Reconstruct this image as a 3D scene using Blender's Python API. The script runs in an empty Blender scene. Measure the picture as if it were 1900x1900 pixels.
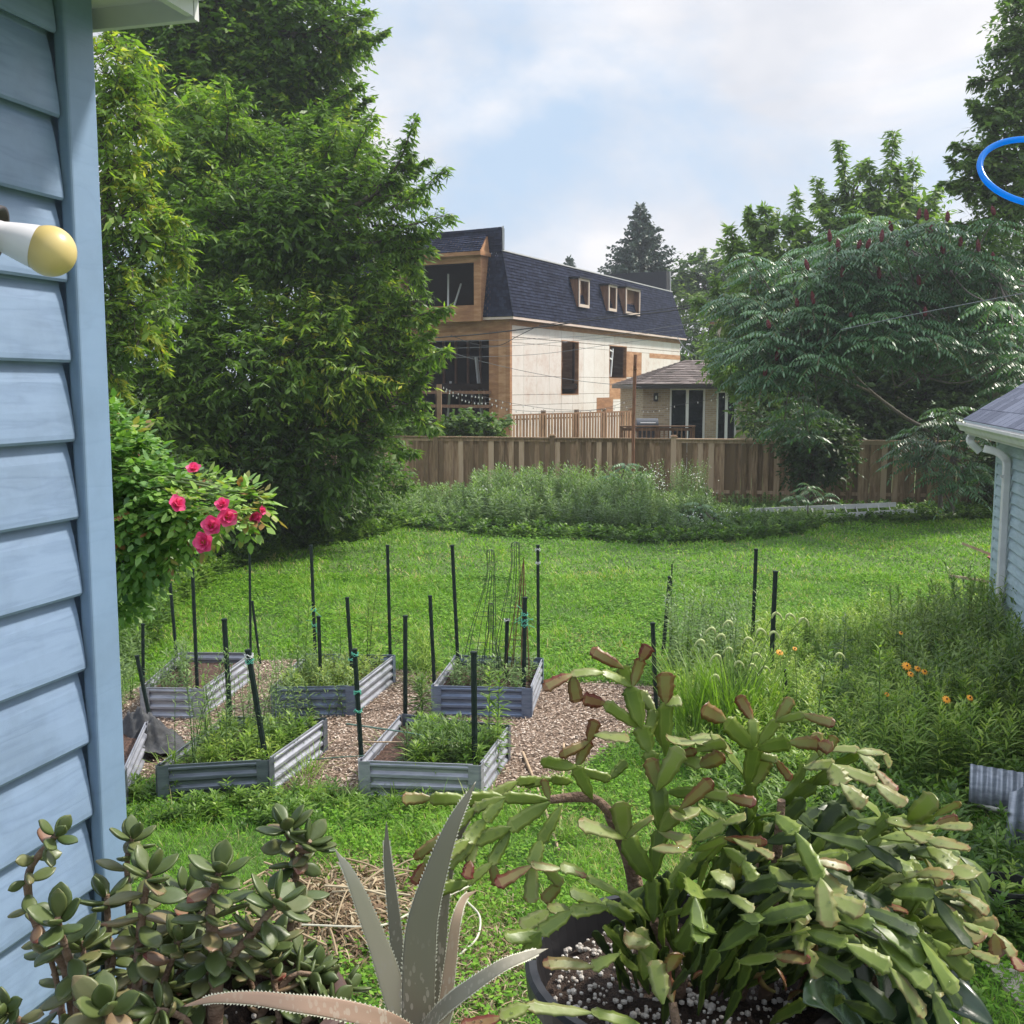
import bpy, math, random
import numpy as np
from mathutils import Vector

# ---------------------------------------------------------------- camera, light, exposure
scene = bpy.context.scene
COL = scene.collection
H = 3.2                       # camera height above the lawn
F = 2000.0                    # focal length in photo pixels (photo 1900 x 1900)
PITCH = math.radians(6.67)
cp, sp = math.cos(PITCH), math.sin(PITCH)
cam_data = bpy.data.cameras.new("camera")
cam = bpy.data.objects.new("camera", cam_data)
COL.objects.link(cam)
cam.location = (0, 0, H)
cam.rotation_euler = (math.radians(90) - PITCH, 0, 0)
cam_data.sensor_width = 36
cam_data.lens = 36 * F / 1900
cam_data.clip_start = 0.05
cam_data.clip_end = 3000
scene.camera = cam

SUN_EL = math.radians(50)
SUN_AZ = math.radians(68)     # clockwise from +Y (view direction) towards +X
sun_dir = Vector((math.sin(SUN_AZ)*math.cos(SUN_EL), math.cos(SUN_AZ)*math.cos(SUN_EL), math.sin(SUN_EL)))
sd = bpy.data.lights.new("sun", 'SUN')
sd.energy = 4.2
sd.angle = math.radians(6)
sd.color = (1.0, 0.93, 0.82)
sun = bpy.data.objects.new("sun", sd)
COL.objects.link(sun)
sun.rotation_euler = sun_dir.to_track_quat('Z', 'Y').to_euler()
sun.location = (20, 10, 30)

world = bpy.data.worlds.new("World")
scene.world = world
world.use_nodes = True
wn, wl = world.node_tree.nodes, world.node_tree.links
wn.clear()
w_out = wn.new('ShaderNodeOutputWorld')
w_bg = wn.new('ShaderNodeBackground')
w_sky = wn.new('ShaderNodeTexSky')
w_sky.sky_type = 'NISHITA'
w_sky.sun_disc = False
w_sky.sun_elevation = SUN_EL
w_sky.sun_rotation = SUN_AZ
w_sky.air_density = 1.0
w_sky.dust_density = 2.0
w_sky.altitude = 100
w_bg.inputs['Strength'].default_value = 0.12
w_tc = wn.new('ShaderNodeTexCoord')
w_map = wn.new('ShaderNodeMapping')
w_map.inputs['Scale'].default_value = (1.0, 1.0, 1.9)
w_map.inputs['Location'].default_value = (0.33, 0.2, 0.12)
w_n1 = wn.new('ShaderNodeTexNoise')
w_n1.inputs['Scale'].default_value = 2.6
w_n1.inputs['Detail'].default_value = 9
w_n1.inputs['Roughness'].default_value = 0.55
w_n1.inputs['Distortion'].default_value = 0.35
w_r1 = wn.new('ShaderNodeValToRGB')
w_r1.color_ramp.elements[0].position = 0.38
w_r1.color_ramp.elements[1].position = 0.56
w_r1.color_ramp.elements[0].color = (0.12, 0.12, 0.12, 1)
w_r1.color_ramp.elements[1].color = (1, 1, 1, 1)
w_n2 = wn.new('ShaderNodeTexNoise')
w_n2.inputs['Scale'].default_value = 5.0
w_n2.inputs['Detail'].default_value = 8
w_r2 = wn.new('ShaderNodeValToRGB')
w_r2.color_ramp.elements[0].position = 0.38
w_r2.color_ramp.elements[1].position = 0.62
w_r2.color_ramp.elements[0].color = (4.9, 5.05, 5.5, 1)
w_r2.color_ramp.elements[1].color = (6.5, 6.4, 6.55, 1)
w_mix = wn.new('ShaderNodeMixRGB')
wl.new(w_tc.outputs['Generated'], w_map.inputs['Vector'])
wl.new(w_map.outputs['Vector'], w_n1.inputs['Vector'])
wl.new(w_map.outputs['Vector'], w_n2.inputs['Vector'])
wl.new(w_n1.outputs['Fac'], w_r1.inputs['Fac'])
wl.new(w_n2.outputs['Fac'], w_r2.inputs['Fac'])
wl.new(w_r1.outputs['Color'], w_mix.inputs['Fac'])
w_bl = wn.new('ShaderNodeMixRGB')
w_bl.inputs['Fac'].default_value = 0.85
w_bl.inputs['Color2'].default_value = (3.3, 4.5, 6.0, 1)
wl.new(w_sky.outputs['Color'], w_bl.inputs['Color1'])
wl.new(w_bl.outputs['Color'], w_mix.inputs['Color1'])
wl.new(w_r2.outputs['Color'], w_mix.inputs['Color2'])
# sky brightened high up, above the frame, as added fill light
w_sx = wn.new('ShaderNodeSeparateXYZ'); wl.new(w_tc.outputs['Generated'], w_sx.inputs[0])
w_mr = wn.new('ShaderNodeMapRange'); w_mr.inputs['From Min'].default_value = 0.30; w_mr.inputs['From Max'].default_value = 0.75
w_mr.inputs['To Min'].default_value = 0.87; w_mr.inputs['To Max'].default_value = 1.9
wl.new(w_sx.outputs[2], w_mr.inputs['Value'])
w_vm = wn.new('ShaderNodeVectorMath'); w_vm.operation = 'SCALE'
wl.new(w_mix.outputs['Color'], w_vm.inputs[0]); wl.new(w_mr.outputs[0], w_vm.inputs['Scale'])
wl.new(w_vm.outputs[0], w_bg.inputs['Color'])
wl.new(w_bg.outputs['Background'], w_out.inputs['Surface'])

scene.view_settings.view_transform = 'Standard'
scene.view_settings.look = 'None'
scene.view_settings.gamma = 1
scene.view_settings.exposure = 0.55
scene.render.engine = 'CYCLES'
scene.cycles.max_bounces = 6
scene.cycles.transparent_max_bounces = 8

# ---------------------------------------------------------------- helpers
RNG = np.random.default_rng(7)
random.seed(7)

def ray(px, py):
    u = (px - 950) / F; v = (950 - py) / F
    return np.array([u, cp + v*sp, -sp + v*cp])
def atY(px, py, Y):
    d = ray(px, py); return np.array([0, 0, H]) + d * (Y / d[1])
def atZ(px, py, z=0.0):
    d = ray(px, py); return np.array([0, 0, H]) + d * ((z - H) / d[2])
def nrm(a):
    a = np.asarray(a, float)
    n = np.linalg.norm(a, axis=-1, keepdims=True)
    return a / np.maximum(n, 1e-9)

class MB:
    """collects shapes in world metres and links them as one mesh object"""
    def __init__(s): s.V = []; s.F = []; s.T = []; s.n = 0; s.M = []
    def add(s, V, faces, tint=0.5, mi=0):
        V = np.asarray(V, float).reshape(-1, 3)
        faces = np.asarray(faces, np.int64)
        s.V.append(V); s.F.append(faces + s.n); s.n += len(V)
        t = np.asarray(tint, float)
        s.T.append(np.full(len(faces), float(t)) if t.ndim == 0 else t)
        s.M.append(np.full(len(faces), mi))
        return s
    def obox(s, o, ex, ey, ez, tint=0.5, mi=0):
        o, ex, ey, ez = [np.asarray(a, float) for a in (o, ex, ey, ez)]
        V = [o, o+ex, o+ex+ey, o+ey, o+ez, o+ex+ez, o+ex+ey+ez, o+ey+ez]
        Fc = [[0,3,2,1],[4,5,6,7],[0,1,5,4],[1,2,6,5],[2,3,7,6],[3,0,4,7]]
        if np.dot(np.cross(ex, ey), ez) < 0: Fc = [f[::-1] for f in Fc]
        return s.add(V, Fc, tint, mi)
    def box(s, c, size, tint=0.5, mi=0):
        c = np.asarray(c, float); d = np.asarray(size, float)
        return s.obox(c - d/2, [d[0],0,0], [0,d[1],0], [0,0,d[2]], tint, mi)
    def beam(s, a, b, w, h, tint=0.5, up=(0,0,1), mi=0):
        a = np.asarray(a, float); b = np.asarray(b, float)
        d = nrm(b - a); x = np.cross(d, up)
        if np.linalg.norm(x) < 1e-3: x = np.cross(d, (1, 0, 0))
        x = nrm(x); y = nrm(np.cross(x, d))
        return s.obox(a - x*w/2 - y*h/2, b - a, x*w, y*h, tint, mi)
    def tube(s, P, R, n=8, tint=0.5, caps=True, mi=0):
        P = np.asarray(P, float); m = len(P)
        R = np.full(m, float(R)) if np.ndim(R) == 0 else np.asarray(R, float)
        T = np.gradient(P, axis=0); T = nrm(T)
        x = np.cross(T[0], (0, 0, 1.0))
        if np.linalg.norm(x) < 1e-3: x = np.cross(T[0], (1.0, 0, 0))
        x = nrm(x); V = []
        ang = np.arange(n) * 2*np.pi/n
        for i in range(m):
            x = nrm(x - T[i]*np.dot(x, T[i])); y = np.cross(T[i], x)
            V.append(P[i] + R[i]*(np.cos(ang)[:, None]*x + np.sin(ang)[:, None]*y))
        V = np.concatenate(V)
        i, j = np.meshgrid(np.arange(m-1), np.arange(n), indexing='ij')
        a = (i*n + j).ravel(); b = (i*n + (j+1) % n).ravel()
        s.add(V, np.stack([a, b, b+n, a+n], 1), tint, mi)
        if caps:
            for k, r in ((0, 1), (m-1, -1)):
                c = np.concatenate([V[k*n:(k+1)*n], P[k:k+1]])
                jj = np.arange(n)
                f = np.stack([jj, (jj+1) % n, np.full(n, n)], 1)
                s.add(c, f[:, ::-1] if r > 0 else f, tint, mi)
        return s
    def lathe(s, c, prof, n=24, tint=0.5, axis=(0,0,1), mi=0):
        c = np.asarray(c, float); ax = nrm(axis)
        x = np.cross(ax, (0.0, 1.0, 0.0))
        if np.linalg.norm(x) < 1e-3: x = np.array([1.0, 0, 0])
        x = nrm(x); y = np.cross(ax, x)
        ang = np.arange(n)*2*np.pi/n; V = []
        for r, z in prof:
            V.append(c + ax*z + r*(np.cos(ang)[:, None]*x + np.sin(ang)[:, None]*y))
        m = len(prof); V = np.concatenate(V)
        i, j = np.meshgrid(np.arange(m-1), np.arange(n), indexing='ij')
        a = (i*n + j).ravel(); b = (i*n + (j+1) % n).ravel()
        return s.add(V, np.stack([a, b, b+n, a+n], 1), tint, mi)
    def grid(s, V, m, n, tint=0.5, mi=0):
        i, j = np.meshgrid(np.arange(m-1), np.arange(n-1), indexing='ij')
        a = (i*n + j).ravel()
        return s.add(V, np.stack([a, a+n, a+n+1, a+1], 1), tint, mi)
    def leaves(s, P, D, N, L, W, tint, bend=0.25, fold=0.15):
        """P base, D direction, N normal; lanceolate blades of 6 vertices"""
        m = len(P)
        L = np.broadcast_to(L, (m,))[:, None]; W = np.broadcast_to(W, (m,))[:, None]
        D = nrm(D); S = nrm(np.cross(D, N)); N = np.cross(S, D)
        c1 = P + D*L*0.33 - N*L*bend*0.12; c2 = P + D*L*0.7 - N*L*bend*0.5
        tip = P + D*L*0.96 - N*L*bend
        V = np.stack([P, c1 - S*W/2 - N*W*fold, c1 + S*W/2 - N*W*fold,
                      c2 - S*W*0.33 - N*W*fold*.6, c2 + S*W*0.33 - N*W*fold*.6, tip], 1).reshape(-1, 3)
        b = (np.arange(m)*6)[:, None]
        tri = np.concatenate([b + [0, 2, 1, 0], b + [1, 2, 4, 3], b + [3, 4, 5, 3]], 1).reshape(-1, 4)
        T = np.repeat(np.broadcast_to(tint, (m,)), 3)
        return s.add(V, tri, T)
    def leaves4(s, P, D, N, L, W, tint, fold=0.2):
        m = len(P)
        L = np.broadcast_to(L, (m,))[:, None]; W = np.broadcast_to(W, (m,))[:, None]
        D = nrm(D); S = nrm(np.cross(D, N)); N = np.cross(S, D)
        c = P + D*L*0.42
        V = np.stack([P, c + S*W/2 - N*W*fold, P + D*L - N*L*.15, c - S*W/2 - N*W*fold], 1).reshape(-1, 3)
        b = (np.arange(m)*4)[:, None]
        tri = np.concatenate([b + [0, 1, 2, 0], b + [0, 2, 3, 0]], 1).reshape(-1, 4)
        return s.add(V, tri, np.repeat(np.broadcast_to(tint, (m,)), 2))
    def mesh(s, name, origin=(0, 0, 0), smooth=False):
        V = np.concatenate(s.V) - np.asarray(origin, float)
        loops, starts = [], []; pos = 0; tt = []; mm = []
        for Fc, T, M in zip(s.F, s.T, s.M):
            if Fc.shape[1] == 4:
                deg = Fc[:, 3] == Fc[:, 0]
                for sel, k in ((~deg, 4), (deg, 3)):
                    f = Fc[sel][:, :k]
                    if len(f):
                        loops.append(f.ravel()); starts.append(pos + np.arange(len(f))*k); pos += f.size
                        tt.append(T[sel]); mm.append(M[sel])
            else:
                k = Fc.shape[1]
                loops.append(Fc.ravel()); starts.append(pos + np.arange(len(Fc))*k); pos += Fc.size
                tt.append(T); mm.append(M)
        loops = np.concatenate(loops); starts = np.concatenate(starts)
        me = bpy.data.meshes.new(name)
        me.vertices.add(len(V)); me.vertices.foreach_set('co', V.astype(np.float32).ravel())
        me.loops.add(len(loops)); me.loops.foreach_set('vertex_index', loops.astype(np.int32))
        me.polygons.add(len(starts)); me.polygons.foreach_set('loop_start', starts.astype(np.int32))
        me.polygons.foreach_set('material_index', np.concatenate(mm).astype(np.int32))
        me.update(calc_edges=True)
        a = me.attributes.new('tint', 'FLOAT', 'FACE')
        a.data.foreach_set('value', np.concatenate(tt).astype(np.float32))
        me.polygons.foreach_set('use_smooth', np.full(len(starts), bool(smooth)))
        return me
    def build(s, name, mats, parent=None, origin=None, smooth=False):
        if parent is not None: origin = wloc(parent)
        elif origin is None:
            V = np.concatenate(s.V); origin = np.array([(V[:,0].min()+V[:,0].max())/2, (V[:,1].min()+V[:,1].max())/2, V[:,2].min()])
        me = s.mesh(name, origin, smooth)
        for m in (mats if isinstance(mats, (list, tuple)) else [mats]): me.materials.append(m)
        o = bpy.data.objects.new(name, me); COL.objects.link(o)
        if parent is not None: o.parent = parent
        else: o.location = origin
        return o
def wloc(o):
    l = np.zeros(3)
    while o is not None: l = l + np.array(o.location); o = o.parent
    return l
def tag(o, label=None, cat=None, group=None, kind=None):
    if label: o['label'] = label
    if cat: o['category'] = cat
    if group: o['group'] = group
    if kind: o['kind'] = kind
    return o
def thing(name, loc, label, cat, group=None):
    o = bpy.data.objects.new(name, None); COL.objects.link(o)
    o.empty_display_size = 0.1; o.location = tuple(loc)
    return tag(o, label, cat, group)
def spline(P, n):
    P = np.asarray(P, float); m = len(P)
    Q = np.concatenate([2*P[:1]-P[1:2], P, 2*P[-1:]-P[-2:-1]])
    t = np.linspace(0, m-1-1e-6, n); i = t.astype(int); f = (t-i)[:, None]
    a, b, c, d = Q[i], Q[i+1], Q[i+2], Q[i+3]
    return 0.5*((2*b)+(-a+c)*f+(2*a-5*b+4*c-d)*f**2+(-a+3*b-3*c+d)*f**3)

# ---------------------------------------------------------------- materials
def new_mat(name):
    m = bpy.data.materials.new(name); m.use_nodes = True
    nt = m.node_tree; nt.nodes.clear()
    out = nt.nodes.new('ShaderNodeOutputMaterial')
    return m, nt, out
def N(nt, t, **kw):
    n = nt.nodes.new(t)
    for k, v in kw.items():
        if k.startswith('i_'): n.inputs[k[2:].replace('_', ' ')].default_value = v
        else: setattr(n, k, v)
    return n
def ramp(nt, fac, stops):
    r = nt.nodes.new('ShaderNodeValToRGB')
    e = r.color_ramp.elements
    while len(e) > 1: e.remove(e[-1])
    e[0].position = stops[0][0]; e[0].color = (*stops[0][1], 1)
    for p, c in stops[1:]:
        x = e.new(p); x.color = (*c, 1)
    nt.links.new(fac, r.inputs['Fac']); return r.outputs['Color']
def foliage(name, stops, trans=0.35, rough=0.45, spec=0.35, noise=0.0, tcol=(1.15, 1.35, 0.55)):
    m, nt, out = new_mat(name); L = nt.links
    at = N(nt, 'ShaderNodeAttribute', attribute_name='tint')
    col = ramp(nt, at.outputs['Fac'], stops)
    pb = N(nt, 'ShaderNodeBsdfPrincipled'); pb.inputs['Roughness'].default_value = rough
    pb.inputs['Specular IOR Level'].default_value = spec
    L.new(col, pb.inputs['Base Color'])
    if trans > 0:
        mul = N(nt, 'ShaderNodeMixRGB', blend_type='MULTIPLY'); mul.inputs['Fac'].default_value = 1
        mul.inputs['Color2'].default_value = (*tcol, 1)
        L.new(col, mul.inputs['Color1'])
        tr = N(nt, 'ShaderNodeBsdfTranslucent'); L.new(mul.outputs['Color'], tr.inputs['Color'])
        mx = N(nt, 'ShaderNodeMixShader'); mx.inputs['Fac'].default_value = trans
        L.new(pb.outputs['BSDF'], mx.inputs[1]); L.new(tr.outputs['BSDF'], mx.inputs[2])
        L.new(mx.outputs['Shader'], out.inputs['Surface'])
    else: L.new(pb.outputs['BSDF'], out.inputs['Surface'])
    return m
def surf(name, stops, scale=5, stretch=(1, 1, 1), rot=(0, 0, 0), detail=6, rough=0.7, bump=0.0, bscale=None,
         tint=0.0, metal=0.0, spec=0.4, distort=0.0, nrough=0.6):
    """noise-driven colour; 'tint' face attribute shifts it per piece"""
    m, nt, out = new_mat(name); L = nt.links
    tc = N(nt, 'ShaderNodeTexCoord'); mp = N(nt, 'ShaderNodeMapping')
    mp.inputs['Scale'].default_value = stretch; mp.inputs['Rotation'].default_value = rot
    mp.vector_type = 'TEXTURE' if False else 'POINT'
    L.new(tc.outputs['Object'], mp.inputs['Vector'])
    nz = N(nt, 'ShaderNodeTexNoise'); nz.inputs['Scale'].default_value = scale
    nz.inputs['Detail'].default_value = detail; nz.inputs['Roughness'].default_value = nrough
    nz.inputs['Distortion'].default_value = distort
    L.new(mp.outputs['Vector'], nz.inputs['Vector'])
    fac = nz.outputs['Fac']
    if tint:
        at = N(nt, 'ShaderNodeAttribute', attribute_name='tint')
        s1 = N(nt, 'ShaderNodeMath', operation='SUBTRACT'); s1.inputs[1].default_value = 0.5
        L.new(at.outputs['Fac'], s1.inputs[0])
        s2 = N(nt, 'ShaderNodeMath', operation='MULTIPLY_ADD'); s2.inputs[1].default_value = tint
        L.new(s1.outputs[0], s2.inputs[0]); L.new(fac, s2.inputs[2]); fac = s2.outputs[0]
    col = ramp(nt, fac, stops)
    pb = N(nt, 'ShaderNodeBsdfPrincipled'); pb.inputs['Roughness'].default_value = rough
    pb.inputs['Metallic'].default_value = metal; pb.inputs['Specular IOR Level'].default_value = spec
    L.new(col, pb.inputs['Base Color'])
    if bump:
        bp = N(nt, 'ShaderNodeBump'); bp.inputs['Strength'].default_value = bump; bp.inputs['Distance'].default_value = 0.01
        n2 = N(nt, 'ShaderNodeTexNoise'); n2.inputs['Scale'].default_value = bscale or scale*4; n2.inputs['Detail'].default_value = 5
        L.new(mp.outputs['Vector'], n2.inputs['Vector'])
        L.new(n2.outputs['Fac'], bp.inputs['Height']); L.new(bp.outputs['Normal'], pb.inputs['Normal'])
    L.new(pb.outputs['BSDF'], out.inputs['Surface'])
    return m
def plain(name, c, rough=0.5, metal=0.0, var=0.12, scale=20, **kw):
    a = tuple(x*(1-var) for x in c); b = tuple(min(1, x*(1+var)) for x in c)
    return surf(name, [(0.3, a), (0.7, b)], scale=scale, rough=rough, metal=metal, **kw)

# ---------------------------------------------------------------- ground
def ground_mat():
    m, nt, out = new_mat('lawn_soil'); L = nt.links
    tc = N(nt, 'ShaderNodeTexCoord')
    n1 = N(nt, 'ShaderNodeTexNoise'); n1.inputs['Scale'].default_value = 0.8; n1.inputs['Detail'].default_value = 8
    n2 = N(nt, 'ShaderNodeTexNoise'); n2.inputs['Scale'].default_value = 14; n2.inputs['Detail'].default_value = 6
    L.new(tc.outputs['Object'], n1.inputs['Vector']); L.new(tc.outputs['Object'], n2.inputs['Vector'])
    ad = N(nt, 'ShaderNodeMath', operation='MULTIPLY_ADD'); ad.inputs[1].default_value = 0.5
    L.new(n2.outputs['Fac'], ad.inputs[0]); L.new(n1.outputs['Fac'], ad.inputs[2])
    c = ramp(nt, ad.outputs[0], [(0.5, (0.035, 0.06, 0.012)), (0.75, (0.07, 0.12, 0.02)), (1.0, (0.10, 0.14, 0.035))])
    pb = N(nt, 'ShaderNodeBsdfPrincipled'); pb.inputs['Roughness'].default_value = 0.9
    L.new(c, pb.inputs['Base Color'])
    L.new(pb.outputs['BSDF'], out.inputs['Surface']); return m
g = MB(); xs = np.concatenate([[-900, -200], np.linspace(-30, 30, 61), [200, 900]]); ys = np.concatenate([[-300, -40], np.linspace(-5, 45, 51), [120, 1500]])
GX, GY = np.meshgrid(xs, ys, indexing='ij')
g.grid(np.stack([GX.ravel(), GY.ravel(), np.zeros(GX.size)], 1), len(xs), len(ys))
tag(g.build('ground', ground_mat(), origin=(0, 0, 0)), kind='structure')

# wood-chip path under the raised beds
MULCH_PX = [(150, 1345), (215, 1300), (330, 1235), (560, 1225), (640, 1235), (790, 1250), (900, 1250), (1010, 1268), (1120, 1268), (1235, 1278),
            (1215, 1330), (1130, 1390), (1060, 1440), (960, 1472), (640, 1478), (600, 1462), (520, 1470), (330, 1460), (190, 1440), (120, 1400)]
MUL = np.array([atZ(*p) for p in MULCH_PX])
def inside(P, poly):
    x, y = P[:, 0], P[:, 1]; r = np.zeros(len(P), bool); n = len(poly)
    for i in range(n):
        x1, y1 = poly[i][:2]; x2, y2 = poly[(i+1) % n][:2]
        c = ((y1 > y) != (y2 > y)) & (x < (x2-x1)*(y-y1)/(y2-y1+1e-12)+x1)
        r ^= c
    return r
def scatter(poly, n, rng=RNG):
    poly = np.asarray(poly)[:, :2]; lo, hi = poly.min(0), poly.max(0); out = []
    got = 0
    while got < n:
        p = lo + rng.random((n*2, 2))*(hi-lo); p = p[inside(p, poly)]; out.append(p); got += len(p)
    p = np.concatenate(out)[:n]; return np.concatenate([p, np.zeros((len(p), 1))], 1)
mm = MB(); c0 = MUL.mean(0)
ring = np.concatenate([MUL, [c0]]); ring[:, 2] = 0.006
k = len(MUL); mm.add(ring, [[(i+1) % k, i, k] for i in range(k)][::1])
M_mulchbase = surf('mulch_earth', [(0.35, (0.07, 0.045, 0.03)), (0.65, (0.2, 0.14, 0.10))], scale=25, rough=0.95)
tag(mm.build('mulch_path', M_mulchbase, origin=(c0[0], c0[1], 0)), kind='structure')
M_chips = foliage('wood_chip', [(0, (0.09, 0.06, 0.045)), (0.35, (0.24, 0.17, 0.125)), (0.75, (0.42, 0.32, 0.25)), (1, (0.60, 0.52, 0.44))], trans=0, rough=0.85, spec=0.2)
P = scatter(MUL, 62000); n = len(P)
P[:, :2] += RNG.normal(0, 0.05, (n, 2)); P[:, 2] = 0.008 + RNG.random(n)*0.02
a = RNG.random(n)*2*np.pi
D = np.stack([np.cos(a), np.sin(a), RNG.normal(0, 0.18, n)], 1)
ch = MB(); ch.leaves4(P, D, np.stack([RNG.normal(0, .35, n), RNG.normal(0, .35, n), np.ones(n)], 1), 0.016+RNG.random(n)*0.036, 0.007+RNG.random(n)*0.011, RNG.random(n), fold=0.1)
tag(ch.build('wood_chips', M_chips, origin=(0, 0, 0)), 'pinkish tan wood chip mulch spread between the raised beds', 'mulch', kind='stuff')

# ---------------------------------------------------------------- grass
M_grass = foliage('grass_blade', [(0, (0.042, 0.11, 0.010)), (0.4, (0.095, 0.225, 0.016)), (0.75, (0.175, 0.34, 0.024)), (0.93, (0.26, 0.40, 0.05)), (1, (0.40, 0.35, 0.15))], trans=0.4, rough=0.5, spec=0.3)
def vnoise(P, s, seed=0):
    r = np.random.default_rng(seed); out = np.zeros(len(P))
    for k in range(5):
        f = r.normal(0, s*(1.6**k), 2); ph = r.random()*6.28
        out += np.sin(P[:, 0]*f[0] + P[:, 1]*f[1] + ph) / (1.25**k)
    return out/3.5
def grass(n, y0, y1, hmin, hmax, w, seed):
    r = np.random.default_rng(seed)
    y = np.sqrt(y0*y0 + r.random(n)*(y1*y1 - y0*y0)); x = (r.random(n)*2-1)*0.56*y
    P = np.stack([x, y, np.zeros(n)], 1); P = P[~inside(P, MUL)]; n = len(P)
    nz = vnoise(P, 1.4, 3)*0.6 + vnoise(P, 5.0, 4)*0.4
    hh = (hmin + (hmax-hmin)*r.random(n)**1.5) * (1 + 0.75*nz) * np.where(r.random(n) < .015, 1.9, 1)
    a = r.random(n)*2*np.pi; lean = 0.25 + r.random(n)*0.75
    D = np.stack([np.cos(a)*lean, np.sin(a)*lean, np.ones(n)], 1)
    Nn = np.stack([-np.cos(a), -np.sin(a), lean], 1)
    t = np.clip(0.52 + nz*0.55 + r.normal(0, 0.17, n), 0, 1)
    dry = np.clip(vnoise(P, 0.8, 21) - .2, 0, 1)*.5
    t = np.where(r.random(n) < 0.02 + dry, 1.0, np.minimum(t, .96))
    return P, D, Nn, hh, w*(0.7+0.6*r.random(n)), t
gr = MB()
for args in ((130000, 4.6, 9.0, 0.05, 0.12, 0.006, 1), (200000, 9.0, 18.0, 0.05, 0.12, 0.011, 2), (120000, 17.5, 30.0, 0.05, 0.13, 0.02, 3)):
    P, D, Nn, hh, w, t = grass(*args)
    gr.leaves(P, D, -Nn, hh, w, t, bend=-0.35, fold=0)
# broad-leaved lawn weeds (clover, plantain)
for n, y0, y1, L_, sd_ in ((40000, 4.6, 9, 0.032, 11), (80000, 9, 18, 0.05, 12), (34000, 18, 30, 0.065, 13)):
    r = np.random.default_rng(sd_)
    y = np.sqrt(y0*y0 + r.random(n)*(y1*y1-y0*y0)); x = (r.random(n)*2-1)*0.56*y
    P = np.stack([x, y, np.zeros(n)], 1); nz = vnoise(P, 2.2, 9)
    P = P[(~inside(P, MUL)) & (nz + r.normal(0, .3, n) > 0)]; n = len(P); P[:, 2] = 0.02 + r.random(n)*0.07
    a = r.random(n)*6.28; D = np.stack([np.cos(a), np.sin(a), 0.15+r.random(n)*.4], 1)
    gr.leaves4(P, D, np.tile([0, 0, 1.0], (n, 1)), L_*(0.7+r.random(n)*.8), L_*0.75, np.clip(0.58+r.normal(0, .17, n), 0, .92), fold=0.15)
tag(gr.build('grass', M_grass, origin=(0, 0, 0)), 'patchy green lawn grass with clover and broad leaf weeds', 'grass', kind='stuff')
# ================================================================ near house wall with siding (left edge)
wd = nrm(np.array([0.275, 1.0, 0.0])); wnrm = np.array([wd[1], -wd[0], 0.0])   # along the wall, and its outward normal
A = atY(180, 716, 1.665); A[2] = 0
hs = thing('house', A, 'house with blue vinyl siding, grey blue corner trim and white soffit', 'house')
wang = math.atan2(wd[1], wd[0])
def siding_mat(name, c1, c2, gs=1.0, ang=0.0):
    m, nt, out = new_mat(name); L = nt.links
    tc = N(nt, 'ShaderNodeTexCoord')
    m0 = N(nt, 'ShaderNodeMapping', vector_type='POINT'); m0.inputs['Rotation'].default_value = (0, 0, -ang)
    L.new(tc.outputs['Object'], m0.inputs['Vector'])
    mp = N(nt, 'ShaderNodeMapping'); mp.inputs['Scale'].default_value = (4.0*gs, 1, 34*gs)
    L.new(m0.outputs['Vector'], mp.inputs['Vector'])
    nz = N(nt, 'ShaderNodeTexNoise'); nz.inputs['Scale'].default_value = 1.0; nz.inputs['Detail'].default_value = 3; nz.inputs['Distortion'].default_value = 0.4
    L.new(mp.outputs['Vector'], nz.inputs['Vector'])
    mul = N(nt, 'ShaderNodeMath', operation='MULTIPLY'); mul.inputs[1].default_value = 14
    L.new(nz.outputs['Fac'], mul.inputs[0])
    si = N(nt, 'ShaderNodeMath', operation='SINE'); L.new(mul.outputs[0], si.inputs[0])
    pw = N(nt, 'ShaderNodeMath', operation='ABSOLUTE'); L.new(si.outputs[0], pw.inputs[0])
    col = ramp(nt, pw.outputs[0], [(0.0, tuple(x*0.96 for x in c1)), (0.25, c1), (1, c2)])
    nd = N(nt, 'ShaderNodeTexNoise'); nd.inputs['Scale'].default_value = 5.5*gs; nd.inputs['Detail'].default_value = 9; nd.inputs['Roughness'].default_value = .7
    L.new(tc.outputs['Object'], nd.inputs['Vector'])
    dirt = ramp(nt, nd.outputs['Fac'], [(.35, (.80, .80, .78)), (.55, (1, 1, 1))])
    mm_ = N(nt, 'ShaderNodeMixRGB', blend_type='MULTIPLY'); mm_.inputs['Fac'].default_value = .8
    L.new(col, mm_.inputs['Color1']); L.new(dirt, mm_.inputs['Color2']); col = mm_.outputs[0]
    pb = N(nt, 'ShaderNodeBsdfPrincipled'); pb.inputs['Roughness'].default_value = 0.42; pb.inputs['Specular IOR Level'].default_value = 0.45
    L.new(col, pb.inputs['Base Color'])
    bp = N(nt, 'ShaderNodeBump'); bp.inputs['Strength'].default_value = 0.12; bp.inputs['Distance'].default_value = 0.0008
    L.new(pw.outputs[0], bp.inputs['Height']); L.new(bp.outputs['Normal'], pb.inputs['Normal'])
    L.new(pb.outputs['BSDF'], out.inputs['Surface']); return m
M_sid = siding_mat('blue_vinyl', (0.17, 0.24, 0.355), (0.19, 0.265, 0.385), 1.0, wang)
M_post = siding_mat('trim_vinyl', (0.175, 0.26, 0.385), (0.18, 0.265, 0.39), 0.5, wang)
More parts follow.
